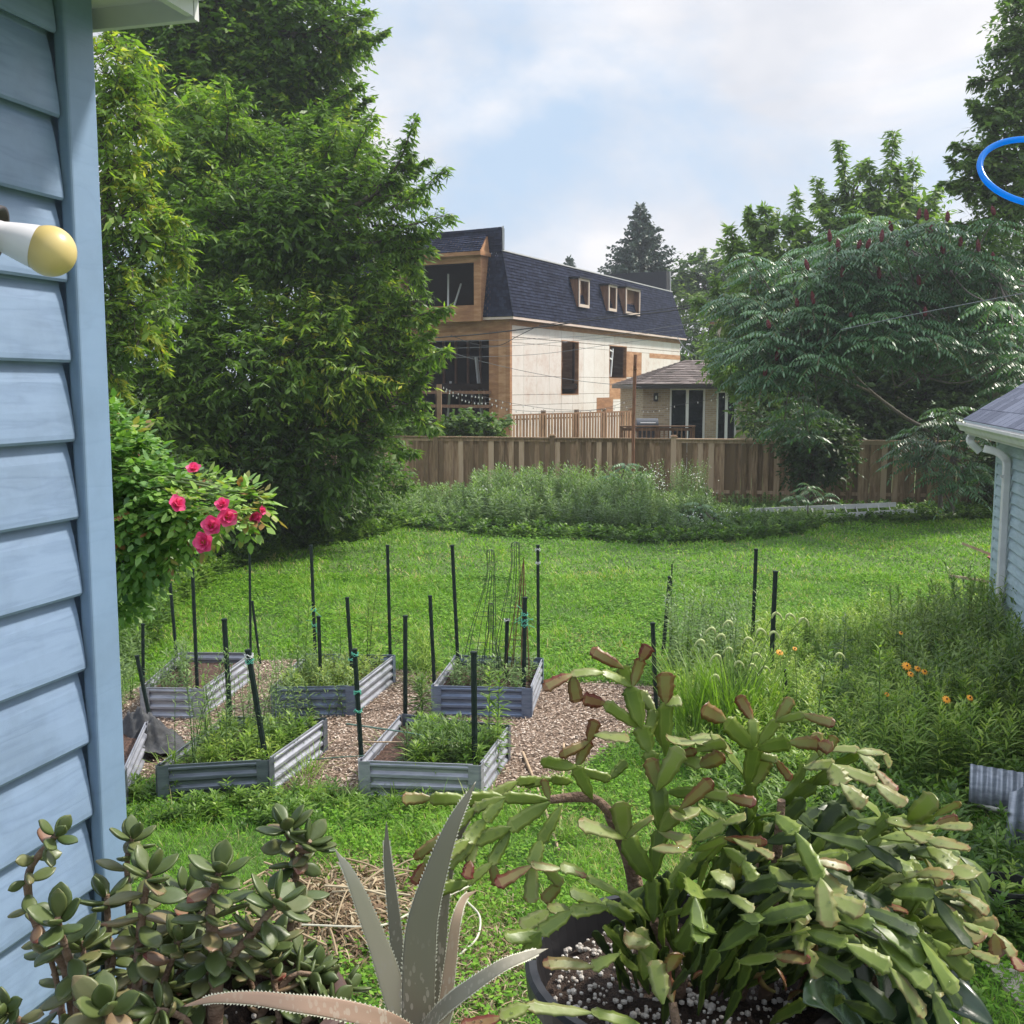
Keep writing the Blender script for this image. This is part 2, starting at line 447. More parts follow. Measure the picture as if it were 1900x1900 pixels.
def laps(mb, a, d, nv, L0, L1, z0, z1, e, dep=0.012, tint=0.5, bulge=0.0005):
    """horizontal lap siding on a wall through a, along d, outward normal nv"""
    zs = np.arange(z0, z1, e)
    prof = [(0.0, e), (0.0, e*0.93), (dep*.35+bulge, e*0.72), (dep*.75+bulge, e*0.35), (dep, e*0.06), (dep, 0.0), (dep*.85, -0.004), (0.0, 0.0)]
    for z in zs:
        V = []
        for s in (L0, L1):
            for o, h in prof: V.append(a + d*s + nv*o + np.array([0, 0, z + h]))
        k = len(prof); f = [[i+1, i, k+i, k+i+1] for i in range(k-1)]
        mb.add(V, f, tint)
mb = MB(); PW = 0.066
laps(mb, A - wnrm*0.006, wd, wnrm, -4.0, -PW - 0.004, 0.004, 3.80, 0.1155, .016)
mb.build('siding', M_sid, hs)
mb = MB()
mb.obox(A - wd*4 - wnrm*0.25, wd*3.98, wnrm*0.235, [0, 0, 4.2]); mb.build('wall', M_sid, hs)
mb = MB()       # corner post: face, small return lip, far edge and the wall round the corner
a0 = A - wd*PW; th = 0.022
mb.obox(a0, wd*PW, wnrm*th, [0, 0, 3.82]); 
cp_o = mb.build('corner_post', M_post, hs)
bev = cp_o.modifiers.new('bevel', 'BEVEL'); bev.width = 0.005; bev.segments = 3
mb = MB(); laps(mb, A - wd*0.02 - wnrm*0.03, -wnrm, wd, 0.0, 4.0, 0.004, 3.8, 0.1155); mb.build('siding', M_sid, hs)
M_white = plain('white_metal', (0.62, 0.62, 0.63), 0.4, var=0.1, scale=6)
M_soff = plain('white_soffit', (0.6, 0.6, 0.6), 0.5, var=0.06, scale=4)
# soffit, fascia and gutter of the roof edge overhead
ov = 0.178; zf = 3.734; zs = 3.764
E0 = A + wd*0.035 - wnrm*0.01
mb = MB(); mb.obox([*(E0 - wd*4.0)[:2], zs], wd*4.0, wnrm*ov, [0, 0, 0.012])
for i in range(6):      # pressed ribs across the soffit
    mb.obox([*(E0 - wd*(0.16+0.11*i) + wnrm*0.03)[:2], zs-0.004], wd*0.018, wnrm*(ov-0.06), [0, 0, 0.004])
mb.build('soffit', M_soff, hs)
mb = MB(); mb.obox([*(E0 - wnrm*0.3)[:2], zf], wd*0.012, wnrm*(ov+0.3), [0, 0, 0.14])
mb.obox([*(E0 - wd*4 + wnrm*(ov-0.012))[:2], zf+0.004], wd*3.998, wnrm*0.0115, [0, 0, 0.13])
mb.build('fascia', M_white, hs)
mb = MB(); gz = zf + 0.03
mb.obox([*(E0 - wd*4 + wnrm*(ov+0.001))[:2], gz], wd*4.012, wnrm*0.064, [0, 0, 0.004])
mb.obox([*(E0 - wd*4 + wnrm*(ov+0.061))[:2], gz+.004], wd*4.012, wnrm*0.004, [0, 0, 0.05])
mb.obox([*(E0 + wd*0.0125 + wnrm*(ov+0.001))[:2], gz+.005], wd*0.003, wnrm*0.06, [0, 0, 0.05])
mb.build('gutter', M_white, hs)
M_roofsh = surf('near_roof_shingle', [(0.3, (0.05, 0.05, 0.055)), (0.7, (0.1, 0.1, 0.11))], scale=40, rough=0.9)
mb = MB(); mb.obox([*(E0 - wd*4 - wnrm*3)[:2], zf+0.145], wd*4.03, wnrm*(ov+3.02), [0, 0, 0.02]); mb.build('roof', M_roofsh, hs)

# bulb in its porch socket
bd = nrm(np.array([0.9, 0.12, -0.28])); B1 = atY(93, 466, 1.33)      # globe centre
lamp = thing('porch_light', B1 - bd*0.14, 'bare yellow globe bulb with white base in a porch socket on blue siding', 'lamp')
M_globe = surf('yellow_globe', [(0.3, (0.52, 0.40, 0.15)), (0.7, (0.62, 0.49, 0.21))], scale=14, rough=0.35, detail=2)
M_base = plain('bulb_plastic', (0.66, 0.65, 0.68), 0.4, var=0.03)
M_dark = plain('dark_bronze', (0.035, 0.03, 0.03), 0.45)
pr = [(0.0001, 0.0305)] + [(0.0305*math.sin(t), 0.0305*math.cos(t)) for t in np.linspace(0.15, 2.15, 16)]
mb = MB(); mb.lathe(B1, pr + [(0.0235, -0.021)], 32, axis=bd); mb.build('globe', M_globe, lamp, smooth=True)
mb = MB(); mb.lathe(B1, [(0.0262, -0.0165), (0.0262, -0.018), (0.0235, -0.032), (0.0195, -0.05), (0.0175, -0.058), (0.0175, -0.075), (0.001, -0.075)], 32, axis=bd)
mb.build('bulb_base', M_base, lamp, smooth=True)
mb = MB(); mb.lathe(B1, [(0.001, -0.115), (0.02, -0.115), (0.034, -0.085), (0.035, -0.062), (0.030, -0.062), (0.026, -0.08), (0.001, -0.08)], 28, axis=bd)
mb.build('socket', M_dark, lamp, smooth=True)
S1 = B1 - bd*0.115; 
tW = np.dot(A - S1, wnrm); Wp = S1 + wnrm*tW
mb = MB(); mb.tube(spline([S1, S1 - bd*0.05 + [0, 0, .01], Wp*[1, 1, 0] + [0, 0, S1[2] + .05]], 14), 0.011, 10)
mb.lathe(Wp + [0, 0, .05], [(0.001, 0.03), (0.03, 0.028), (0.055, 0.012), (0.055, 0.0), (0.001, 0.0)], 24, axis=wnrm)
mb.build('wall_bracket', M_dark, lamp, smooth=True)

# blue ring hanging at the right edge
rc = atY(1925, 318, 1.5)
ringo = thing('plastic_ring', rc, 'glossy translucent blue plastic ring hanging at right edge before the tree', 'ring')
def blue_plastic():
    m, nt, out = new_mat('blue_plastic'); pb = N(nt, 'ShaderNodeBsdfPrincipled')
    pb.inputs['Base Color'].default_value = (0.0, 0.20, 0.62, 1); pb.inputs['Roughness'].default_value = 0.15
    tr = N(nt, 'ShaderNodeBsdfTranslucent'); tr.inputs['Color'].default_value = (0.02, 0.50, 1.0, 1)
    mx = N(nt, 'ShaderNodeMixShader'); mx.inputs['Fac'].default_value = 0.55
    nt.links.new(pb.outputs[0], mx.inputs[1]); nt.links.new(tr.outputs[0], mx.inputs[2]); nt.links.new(mx.outputs[0], out.inputs[0]); return m
t = np.linspace(0, 2*np.pi, 65); ea = np.array([0.0735, 0, 0.006]); eb = np.array([-0.008, 0.045, 0.0515])
mb = MB(); mb.tube(rc + np.cos(t)[:, None]*ea + np.sin(t)[:, None]*eb, 0.0043, 14, caps=False); mb.build('hoop', blue_plastic(), ringo, smooth=True)
mb = MB()
top = rc + np.cos(1.2)*ea + np.sin(1.2)*eb
mb.tube([top, top + [0.03, 0, 0.45]], 0.0012, 6); mb.build('string', M_dark, ringo)

# ================================================================ raised beds
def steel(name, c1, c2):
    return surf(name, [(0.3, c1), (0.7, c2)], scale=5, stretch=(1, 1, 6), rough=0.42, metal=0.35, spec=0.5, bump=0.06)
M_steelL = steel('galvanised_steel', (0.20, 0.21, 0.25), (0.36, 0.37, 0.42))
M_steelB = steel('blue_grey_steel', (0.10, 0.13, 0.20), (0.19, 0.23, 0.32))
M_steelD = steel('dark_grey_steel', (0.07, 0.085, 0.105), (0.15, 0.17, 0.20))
M_soil = surf('bed_soil', [(0.35, (0.028, 0.016, 0.011)), (0.6, (0.10, 0.055, 0.04)), (0.75, (0.2, 0.14, 0.11))], scale=45, rough=0.95, bump=1.0)
BEDS = {}
def raised_bed(key, corners, label, mats, sheet_t=0.006):
    C4 = [atZ(px, py, 0.3) for px, py in corners]     # FL, FR, BR, BL at the top edge
    C4 = [np.array([c[0], c[1], 0.0]) for c in C4]; cen = sum(C4)/4
    BEDS[key] = C4
    o = thing('raised_bed', cen, label, 'raised bed', 'corrugated metal raised garden beds')
    for i in range(4):
        a, b = C4[i], C4[(i+1) % 4]; d = nrm(b-a); Ln = np.linalg.norm(b-a)
        nv = np.array([d[1], -d[0], 0])
        a2, b2 = a + d*0.05, b - d*0.05
        zz = np.linspace(0.0, 0.3, 49)
        off = 0.011*np.clip(np.sin(zz/0.3*2*np.pi*3.5)*1.6, -1, 1)
        off[-3:] = 0.002
        V = []
        for p in (a2, b2):
            for sgn in (1, -1):
                zo = zz if sgn == 1 else zz[::-1]; oo = off if sgn == 1 else off[::-1]
                V += [p + nv*(q + sgn*0.0012) + np.array([0, 0, z]) for z, q in zip(zo, oo)]
        n_ = 98
        f = [[j, (j+1) % n_, n_ + (j+1) % n_, n_ + j] for j in range(n_)]
        mbx = MB(); mbx.add(V, f)
        # rolled top lip
        mbx.beam(a2 + [0, 0, .303], b2 + [0, 0, .303], 0.012, 0.006)
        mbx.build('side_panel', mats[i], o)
        dp = nrm(a - C4[i-1]); 
        mbc = MB(); t_ = 0.004
        mbc.obox(a + nv*0.013 - d*0.002, d*0.085, nv*t_, [0, 0, .305])
        np_ = np.array([dp[1], -dp[0], 0])
        mbc.obox(a + np_*0.013 + dp*0.002, -dp*0.085, np_*t_, [0, 0, .305])
        mbc.obox(a + nv*0.013 + np_*.006, -nv*.012, -np_*.012 + nv*0.002, [0, 0, .3])
        for zz in (.05, .15, .25):
            for dd, vv in ((d*.06, nv), (-dp*.06, np_)): mbc.lathe(a + dd + vv*.017 + [0, 0, zz], [(.006, 0), (.006, .003), (.001, .004)], 6, axis=vv)
        mbc.build('corner_bracket', mats[0] if i < 2 else mats[2], o)
    ins = [c + (cen - c)*0.02 for c in C4]; m_ = 12
    uu, vv = np.meshgrid(np.linspace(0, 1, m_), np.linspace(0, 1, m_*2), indexing='ij')
    Q = (ins[0][None]*((1-uu)*(1-vv)).ravel()[:, None] + ins[1][None]*(uu*(1-vv)).ravel()[:, None] + ins[2][None]*(uu*vv).ravel()[:, None] + ins[3][None]*((1-uu)*vv).ravel()[:, None])
    Q[:, 2] = 0.19 + RNG.normal(0, 0.012, len(Q))
    mbs = MB(); mbs.grid(Q, m_, m_*2)
    so = mbs.build('soil', M_soil, o, smooth=True)
    if np.sum(np.cross(Q[m_*2]-Q[0], Q[1]-Q[0])[2]) < 0: so.data.flip_normals()
    return o
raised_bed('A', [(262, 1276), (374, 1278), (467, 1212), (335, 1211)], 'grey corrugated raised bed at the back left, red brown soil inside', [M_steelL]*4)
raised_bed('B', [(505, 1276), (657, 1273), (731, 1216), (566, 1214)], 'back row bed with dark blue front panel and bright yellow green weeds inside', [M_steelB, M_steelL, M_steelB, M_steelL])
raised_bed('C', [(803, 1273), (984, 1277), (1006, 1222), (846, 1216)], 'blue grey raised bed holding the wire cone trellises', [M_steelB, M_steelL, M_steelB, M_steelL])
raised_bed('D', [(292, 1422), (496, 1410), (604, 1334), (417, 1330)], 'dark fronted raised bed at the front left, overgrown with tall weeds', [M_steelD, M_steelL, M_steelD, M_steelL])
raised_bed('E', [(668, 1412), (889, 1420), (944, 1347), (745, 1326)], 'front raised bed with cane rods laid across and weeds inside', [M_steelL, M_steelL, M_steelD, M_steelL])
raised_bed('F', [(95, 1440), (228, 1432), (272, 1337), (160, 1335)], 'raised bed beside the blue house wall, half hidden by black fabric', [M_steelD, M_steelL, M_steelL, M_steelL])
# black crumpled landscape fabric
def blob_cloth(name, cx, cy, rx, ry, hgt, seed, mat, ang=0):
    r = np.random.default_rng(seed); m_ = 40; u, v = np.meshgrid(np.linspace(-1, 1, m_), np.linspace(-1, 1, m_), indexing='ij')
    P2 = np.stack([u.ravel(), v.ravel()], 1); rr = np.sqrt((P2**2).sum(1))
    z = hgt*np.exp(-rr**2*1.6)*(1 + 0.6*vnoise(P2, 3.5, seed)) + 0.05*hgt*vnoise(P2, 11, seed+1)
    P2 = P2*(1 + 0.12*vnoise(P2, 3, seed+2))[:, None]
    ca, sa = math.cos(ang), math.sin(ang); X = P2[:, 0]*rx; Y = P2[:, 1]*ry
    V = np.stack([cx + X*ca - Y*sa, cy + X*sa + Y*ca, np.maximum(z, 0.004) + 0.01], 1)
    mbx = MB(); mbx.grid(V, m_, m_); o = mbx.build(name, mat, smooth=True)
    if mat: o.data.flip_normals() if False else None
    s = o.modifiers.new('thick', 'SOLIDIFY'); s.thickness = 0.004
    return o
M_fabric = surf('black_fabric', [(0.3, (0.02, 0.021, 0.023)), (0.7, (0.06, 0.062, 0.068))], scale=8, rough=0.75, bump=0.4)
q = atZ(262, 1398, 0)
tag(blob_cloth('fabric_sheet', q[0], q[1], 0.36, 0.3, 0.34, 5, M_fabric, 0.5), 'crumpled black fabric heaped beside the front left raised bed', 'fabric')

# ================================================================ stakes
M_stake = surf('green_black_stake', [(0.3, (0.003, 0.009, 0.008)), (0.7, (0.010, 0.022, 0.019))], scale=30, rough=0.5, spec=0.3)
M_tie = plain('mint_twine', (0.10, 0.42, 0.30), 0.6)
M_tiew = plain('white_tie', (0.6, 0.62, 0.6), 0.6)
def stake(tp, bp, z, w, label, ties=()):
    w *= 1.15
    b = atZ(bp[0], bp[1], z); t_ = atY(tp[0], tp[1], b[1] + 0.02)
    d = nrm(t_ - b); b2 = b - d*(0.25); ln = np.linalg.norm(t_-b)
    o = thing('garden_stake', b, label, 'stake', 'black garden stakes standing around the raised beds')
    mbx = MB(); nst = max(6, int(ln/0.07)); R = [];P_ = []
    for i in range(nst*2):
        f = i/(nst*2-1); P_.append(b2 + (t_-b2)*f); R.append(w/2*(1.0 if i % 2 else 0.9))
    mbx.tube(P_, R, 8); mbx.build('shaft', M_stake, o, smooth=False)
    mbx = MB(); mbx.lathe(t_, [(w*.56, -0.012), (w*.56, 0.004), (w*.3, 0.008), (0.001, 0.009)], 8, axis=d); mbx.build('cap', M_stake, o)
    for (f, s, mt) in ties:
        c = b + (t_-b)*f; r_ = random.Random(int(f*1000)+int(tp[0])); mbx = MB()
        for k in range(3):
            pts = [c + np.array([math.cos(a)*w*.7, math.sin(a)*w*.7, r_.uniform(-.02, .02)]) for a in np.linspace(0, 6.0, 10)]
            mbx.tube(pts, 0.0028, 5)
        for k in range(5 if s > 0.05 else 2):
            e = c + np.array([r_.uniform(-s, s), r_.uniform(-.02, .02), r_.uniform(-s, s*.8)])
            mbx.tube(spline([c, (c+e)/2 + [0, 0, r_.uniform(-.02, .03)], e], 8), 0.0026, 5)
        mbx.build('twine_tie', mt, o)
    return o
G, W_ = M_tie, M_tiew
stake((311, 1032), (328, 1222), .15, .034, 'tall stake at the back left corner of the back left bed, leaning slightly')
stake((357, 1056), (366, 1276), .2, .034, 'stake rising from the front corner of the back left bed, below the roses')
stake((463, 1013), (465, 1216), .2, .026, 'thin tall stake at the back right corner of the back left bed')
stake((468, 1116), (483, 1232), .0, .028, 'short tilted stake leaning against the thin tall one')
stake((577, 1012), (585, 1216), .2, .034, 'tall stake with green twine at the back left of the blue fronted bed', [(.42, .1, G), (.28, .1, G)])
stake((719, 1012), (724, 1217), .25, .034, 'tall stake at the back right corner of the bed with yellow green weeds')
stake((265, 1158), (266, 1314), .0, .032, 'upright stake beside the front left corner of the back left bed')
stake((254, 1217), (284, 1362), .05, .034, 'leaning stake next to the black fabric by the house wall')
stake((416, 1149), (428, 1352), .2, .042, 'thick stake at the back left corner of the dark fronted bed')
stake((460, 1206), (493, 1408), .25, .044, 'thick leaning stake at the front right corner of the dark fronted bed', [(.95, .03, W_), (.9, .03, G)])
stake((591, 1144), (597, 1313), .0, .034, 'stake in front of the blue fronted bed beside the twined stake')
stake((644, 1109), (655, 1272), .2, .036, 'stake at the front right corner of the bed with yellow green weeds', [(.3, .03, G)])
stake((658, 1205), (671, 1412), .2, .036, 'stake with blue green ties at the front left corner of the front bed', [(.96, .05, G), (.62, .04, G), (.45, .05, G), (.02, .03, W_)])
stake((752, 1143), (752, 1326), .25, .038, 'stake at the back left corner of the front bed with canes')
stake((798, 1106), (806, 1272), .2, .036, 'stake at the front left corner of the trellis bed')
stake((839, 1012), (850, 1236), .2, .038, 'tall stake at the back left corner of the trellis bed')
stake((998, 1012), (999, 1224), .2, .034, 'tall stake at the back right corner of the trellis bed', [(.96, .02, W_), (.85, .02, W_)])
stake((974, 1109), (972, 1277), .2, .042, 'thick stake with mint twine beside the rusty cone trellis', [(.82, .13, G), (.75, .12, G), (.7, .1, G)])
stake((941, 1149), (938, 1293), .0, .038, 'stake in front of the trellis bed near its right side', [(.99, .03, W_)])
stake((879, 1210), (881, 1424), .2, .044, 'thick stake at the front right corner of the front bed')
stake((1403, 1019), (1394, 1250), .0, .038, 'tallest stake among the weeds on the right')
stake((1439, 1060), (1428, 1300), .0, .044, 'thick stake right of the foxtail grass')
stake((1436, 1166), (1424, 1290), .0, .034, 'short stake hugging the thick stake by the foxtail grass')
stake((1247, 1047), (1243, 1230), .0, .014, 'very thin rod beside the tied stake on the right')
stake((1243, 1070), (1230, 1215), .0, .044, 'stake tied with pale twine left of the right hand weeds', [(.7, .06, W_)])
stake((1211, 1156), (1218, 1330), .0, .040, 'stake at the edge of the wood chips behind the cactus')
stake((1457, 1243), (1457, 1345), .0, .038, 'shortest stake, standing low in the weeds behind the cactus')

# wire cone trellises
M_wire = plain('dark_wire', (0.03, 0.045, 0.035), 0.5, metal=0.3)
M_rust = plain('rusty_wire', (0.13, 0.06, 0.03), 0.8, var=0.4, scale=60)
def cone_trellis(apex, base, r0, rt, label, mat, round_top=True, nw=6, rings=(.25, .5)):
    b = atZ(base[0], base[1], 0.19); t_ = atY(apex[0], apex[1], b[1])
    o = thing('cone_trellis', b, label, 'trellis', 'wire trellises in the raised bed'); mbx = MB()
    for k in range(nw//2):
        a = math.pi*k/(nw//2) + 0.3; e = np.array([math.cos(a), math.sin(a), 0])
        if round_top:
            pts = [b - e*r0, b - e*(r0*.62+rt*.38) + (t_-b)*.35, t_ - e*rt - [0, 0, .3], t_ - e*rt*.9 - [0, 0, .05], t_ - e*rt*.4 - [0, 0, .008], t_ + e*rt*.4 - [0, 0, .008], t_ + e*rt*.9 - [0, 0, .05], t_ + e*rt - [0, 0, .3], b + e*(r0*.62+rt*.38) + (t_-b)*.35, b + e*r0]
            mbx.tube(spline(pts, 50), 0.0032, 6)
        else:
            mbx.tube([b - e*r0, t_, b + e*r0], 0.004, 6)
    mbx.build('upright_wires', mat, o)
    for f in rings:
        r_ = (r0*(1-f) + rt*f) if not round_top else (r0*(1-f*1.1) + rt*f*1.1)
        c = b + (t_-b)*f; tt = np.linspace(0, 2*np.pi, 25)
        mbx = MB(); mbx.tube(c + np.stack([np.cos(tt)*r_, np.sin(tt)*r_, 0*tt], 1), 0.0028, 5, caps=False); mbx.build('ring', mat, o)
    return o
cone_trellis((910, 1019), (888, 1258), .20, .048, 'dark wire trellis with rounded top, left of the two tall ones', M_wire)
cone_trellis((956, 1005), (944, 1256), .19, .052, 'tallest dark wire trellis with rounded top in the middle of the bed', M_wire)
cone_trellis((911, 1118), (912, 1270), .13, .03, 'short dark wire trellis in front of the taller ones', M_wire, rings=(.3, .7))
cone_trellis((972, 1034), (958, 1262), .15, .006, 'rusty pointed cone trellis bundled with brown twigs', M_rust, False, 8, (.35, .6, .78))

# canes and sticks
M_cane = plain('teal_cane', (0.09, 0.16, 0.13), 0.5)
M_tan = plain('tan_stick', (0.36, 0.26, 0.17), 0.8, var=0.25)
def stick(a, b, za, zb, r, label, mat, name='garden_cane', grp=None):
    P0, P1 = atZ(a[0], a[1], za), atZ(b[0], b[1], zb); mbx = MB()
    mid = (P0+P1)/2 + [0.01, 0, 0.006]
    mbx.tube(spline([P0, mid, P1], 10), [r*(1-.03*i) for i in range(10)], 8)
    return tag(mbx.build(name, mat, smooth=True), label, 'cane', grp)
stick((643, 1343), (862, 1378), .34, .34, .008, 'dark teal cane lying across the front bed', M_cane)
stick((672, 1377), (882, 1380), .33, .33, .007, 'tan cane lying across the front bed nearer the camera', M_tan)
stick((560, 1412), (676, 1402), .03, .32, .006, 'green cane propped from wood chips onto the front bed corner', M_cane)
stick((970, 1396), (1037, 1577), .03, .03, .013, 'pale long stick lying across wood chips into grass', M_tan, 'wooden_stick')
stick((1046, 1380), (1038, 1550), .03, .03, .011, 'pale stick lying right of the longer one', M_tan, 'wooden_stick')

# ================================================================ blue shed on the right
sh = nrm(np.array([0.255, 1.0, 0])); sn = np.array([-sh[1], sh[0], 0])    # along wall away, outward (left)
SC = atY(1848, 900, 13.0); SC[2] = 0                                       # far left corner
shed = thing('shed', SC, 'pale blue sided shed with white gutter and blue grey shingle roof', 'shed')
M_shsid = siding_mat('pale_blue_vinyl', (0.30, 0.40, 0.47), (0.36, 0.46, 0.53), .5, math.atan2(sh[1], sh[0]))
M_shtrim = plain('shed_trim', (0.36, 0.46, 0.53), 0.5, var=.06)
def zat(px, py, Y): return atY(px, py, Y)[2]
ez = zat(1800, 800, 12.9)         # gutter underside
mb = MB(); laps(mb, SC, -sh, sn, 0.12, 8, 0.004, ez+.02, 0.127, .034); mb.build('siding', M_shsid, shed)
mb = MB(); mb.obox(SC - sn*.02 - sh*8, sh*7.98, -sn*3.6, [0, 0, ez]); mb.build('wall', M_shtrim, shed)
mb = MB(); mb.obox(SC, -sh*.10, sn*.02, [0, 0, ez]); mb.obox(SC + sh*.002, sh*.02, -sn*3.6 + sn*.02, [0, 0, ez]); mb.build('corner_post', M_shtrim, shed)
# roof: eave along the wall, overhanging far gable end
ovl, ovg = 0.36, 0.32
R0 = SC + sn*ovl + sh*ovg; R0[2] = ez + 0.12
slope = math.tan(math.radians(33)); run = 2.3
up = -sn*run + np.array([0, 0, run*slope])
M_shroof = surf('blue_grey_shingle', [(0.35, (0.055, 0.065, 0.105)), (0.65, (0.11, 0.125, 0.18))], scale=16, rough=0.85, tint=0.5, bump=.3)
mb = MB(); nrow = 12; rs = random.Random(4)
ul = np.linalg.norm(up); ud = up/ul; rn = nrm(np.cross(ud, sh)); rn = rn if rn[2] > 0 else -rn
for i in range(nrow):
    e = ul/nrow; off = (i % 2)*0.15
    s = -0.0 
    x = 0.0
    first = True
    while x < 8.3:
        w = 0.31 if not first else (0.31 - off) ; first = False
        o_ = R0 + ud*e*i - sh*(x + w) + rn*0.003*(i % 2)
        mb.obox(o_, sh*(w-0.012), ud*(e*1.08), rn*0.012 + ud*0.0 , rs.random())
        x += w
mb.build('shingles', M_shroof, shed)
mb = MB(); mb.obox(R0 - sh*8.3 - rn*.03, sh*8.29, up, rn*.028); mb.obox(R0 - sh*8.3 - rn*.03 + up, sh*8.29, -sn*run - [0, 0, run*slope], rn*.03)
mb.build('roof_deck', M_shtrim, shed)
mb = MB()
mb.obox(R0 + [0, 0, -.15] - sh*8.3 - sn*.02, sh*8.28, -sn*.34, [0, 0, .012])
mb.obox(R0 + [0, 0, -.17] - sh*8.3 - sn*.05, sh*8.3, sn*.02, [0, 0, .15]); 
mb.build('soffit', M_soff, shed)
mb = MB()     # K-style gutter profile
gp = [(0, 0), (0.055, 0), (0.075, 0.045), (0.10, 0.075), (0.10, 0.105), (0.092, 0.105), (0.092, 0.08), (0.068, 0.05), (0.05, 0.006), (0, 0.006)]
V = []
for s in (0.06, -8.3):
    for o_, z_ in gp: V.append(R0 + sh*s + sn*(o_-.03) + [0, 0, z_-.13])
k = len(gp); mb.add(V, [[i, (i+1) % k, k+(i+1) % k, k+i] for i in range(k)])
mb.add(V[:k] + [R0 + sh*.06 + [0, 0, -.03] + sn*.02], [[i, (i+1) % k, k] for i in range(k)])
mb.build('gutter', M_white, shed)
# broken downspout: outlet elbow hanging from gutter, gap, elbow and pipe on the wall
def rpipe(mb, pts, w, h, n=24):
    Pp = spline(pts, n); T = nrm(np.gradient(Pp, axis=0))
    V = []
    for p, t_ in zip(Pp, T):
        x = sh; y = nrm(np.cross(t_, x))
        for ca, sa in ((-1, -.7), (-.7, -1), (.7, -1), (1, -.7), (1, .7), (.7, 1), (-.7, 1), (-1, .7)):
            V.append(p + x*ca*w/2 + y*sa*h/2)
    V = np.array(V); i, j = np.meshgrid(np.arange(n-1), np.arange(8), indexing='ij'); a_ = (i*8+j).ravel(); b_ = (i*8+(j+1) % 8).ravel()
    mb.add(V, np.stack([a_, b_, b_+8, a_+8], 1))
    mb.add(V[:8], [[0, 1, 2, 3], [0, 3, 4, 7], [7, 4, 5, 6]]); mb.add(V[-8:], [[3, 2, 1, 0], [7, 4, 3, 0], [6, 5, 4, 7]])
Yd = SC[1] - 0.1
mb = MB(); g0 = R0 - sh*.18 + sn*.02
p_ = [atY(1810, 798, Yd+.2), atY(1801, 812, Yd+.2), atY(1801, 820, Yd+.15), atY(1818, 838, Yd+.1)]
rpipe(mb, p_, .075, .085); mb.build('downspout_elbow', M_white, shed)
mb = MB(); p_ = [atY(1826, 832, 12.35), atY(1850, 839, 12.2), atY(1864, 850, 12.1), atY(1868, 862, 12.02), atY(1867, 890, 12.0)]
rpipe(mb, p_, .075, .085)
pe = atY(1867, 890, 12.0); p2 = pe.copy(); p2[2] = 0.1
rpipe(mb, [pe, (pe*2+p2)/3, (pe+2*p2)/3, p2], .075, .085); mb.build('downspout', M_white, shed)
mb = MB(); c = atY(1868, 884, 11.99); mb.box(c, [.13, .02, .035]); mb.box(c + [0.1, 0, 0], [.07, .015, .03]); mb.build('strap_bracket', M_white, shed)

# wheelbarrow behind the shed corner
wb0 = atZ(1850, 1100, 0); 
M_red = surf('rusty_red_paint', [(0.35, (0.10, 0.02, 0.014)), (0.65, (0.22, 0.05, 0.03))], scale=9, rough=0.7)
wbt = thing('wheelbarrow', wb0, 'rusty red wheelbarrow with wooden handles poking out behind the shed', 'wheelbarrow')
cx, cy = wb0[0] + .42, wb0[1] + .1
mb = MB(); rimv = []
for z_, sx, sy in ((0.26, .16, .22), (0.50, .36, .42), (0.515, .37, .43), (0.50, .345, .405), (0.27, .15, .21)):
    for k in range(16):
        a = 2*math.pi*k/16; rimv.append([cx + np.sign(math.cos(a))*abs(math.cos(a))**.6*sx*1.3, cy + np.sign(math.sin(a))*abs(math.sin(a))**.6*sy, z_])
i, j = np.meshgrid(np.arange(4), np.arange(16), indexing='ij'); a_ = (i*16+j).ravel(); b_ = (i*16+(j+1) % 16).ravel()
mb.add(rimv, np.stack([a_, b_, b_+16, a_+16], 1)); mb.add(rimv[:16], [list(range(16))[k:k+1]+[(k+1) % 16, 8] for k in range(16)]); mb.build('tray', M_red, wbt, smooth=False)
for (h0, h1) in (((1785, 1008), (1856, 1036)), ((1762, 1068), (1856, 1083))):
    Yh = cy + (.25 if h0[1] < 1030 else -.22); p0, p1 = atY(*h0, Yh), atY(*h1, Yh); mb = MB()
    mb.beam(p0, p1 + (p1-p0)*.8, .035, .04); mb.build('handle', M_tan, wbt)
mb = MB(); wc = np.array([cx + .62, cy, .17]); tt = np.linspace(0, 2*np.pi, 25); mb.tube(wc + np.stack([np.cos(tt)*.14, 0*tt, np.sin(tt)*.14], 1), .035, 8, caps=False); mb.build('wheel', M_dark, wbt, smooth=True)
mb = MB()
for s in (-.2, .2): mb.tube(spline([[cx+.1, cy+s, .27], [cx-.05, cy+s, .1], [cx-.1, cy+s, .02], [cx-.35, cy+s, .27]], 16), .013, 6)
mb.build('leg', M_dark, wbt)

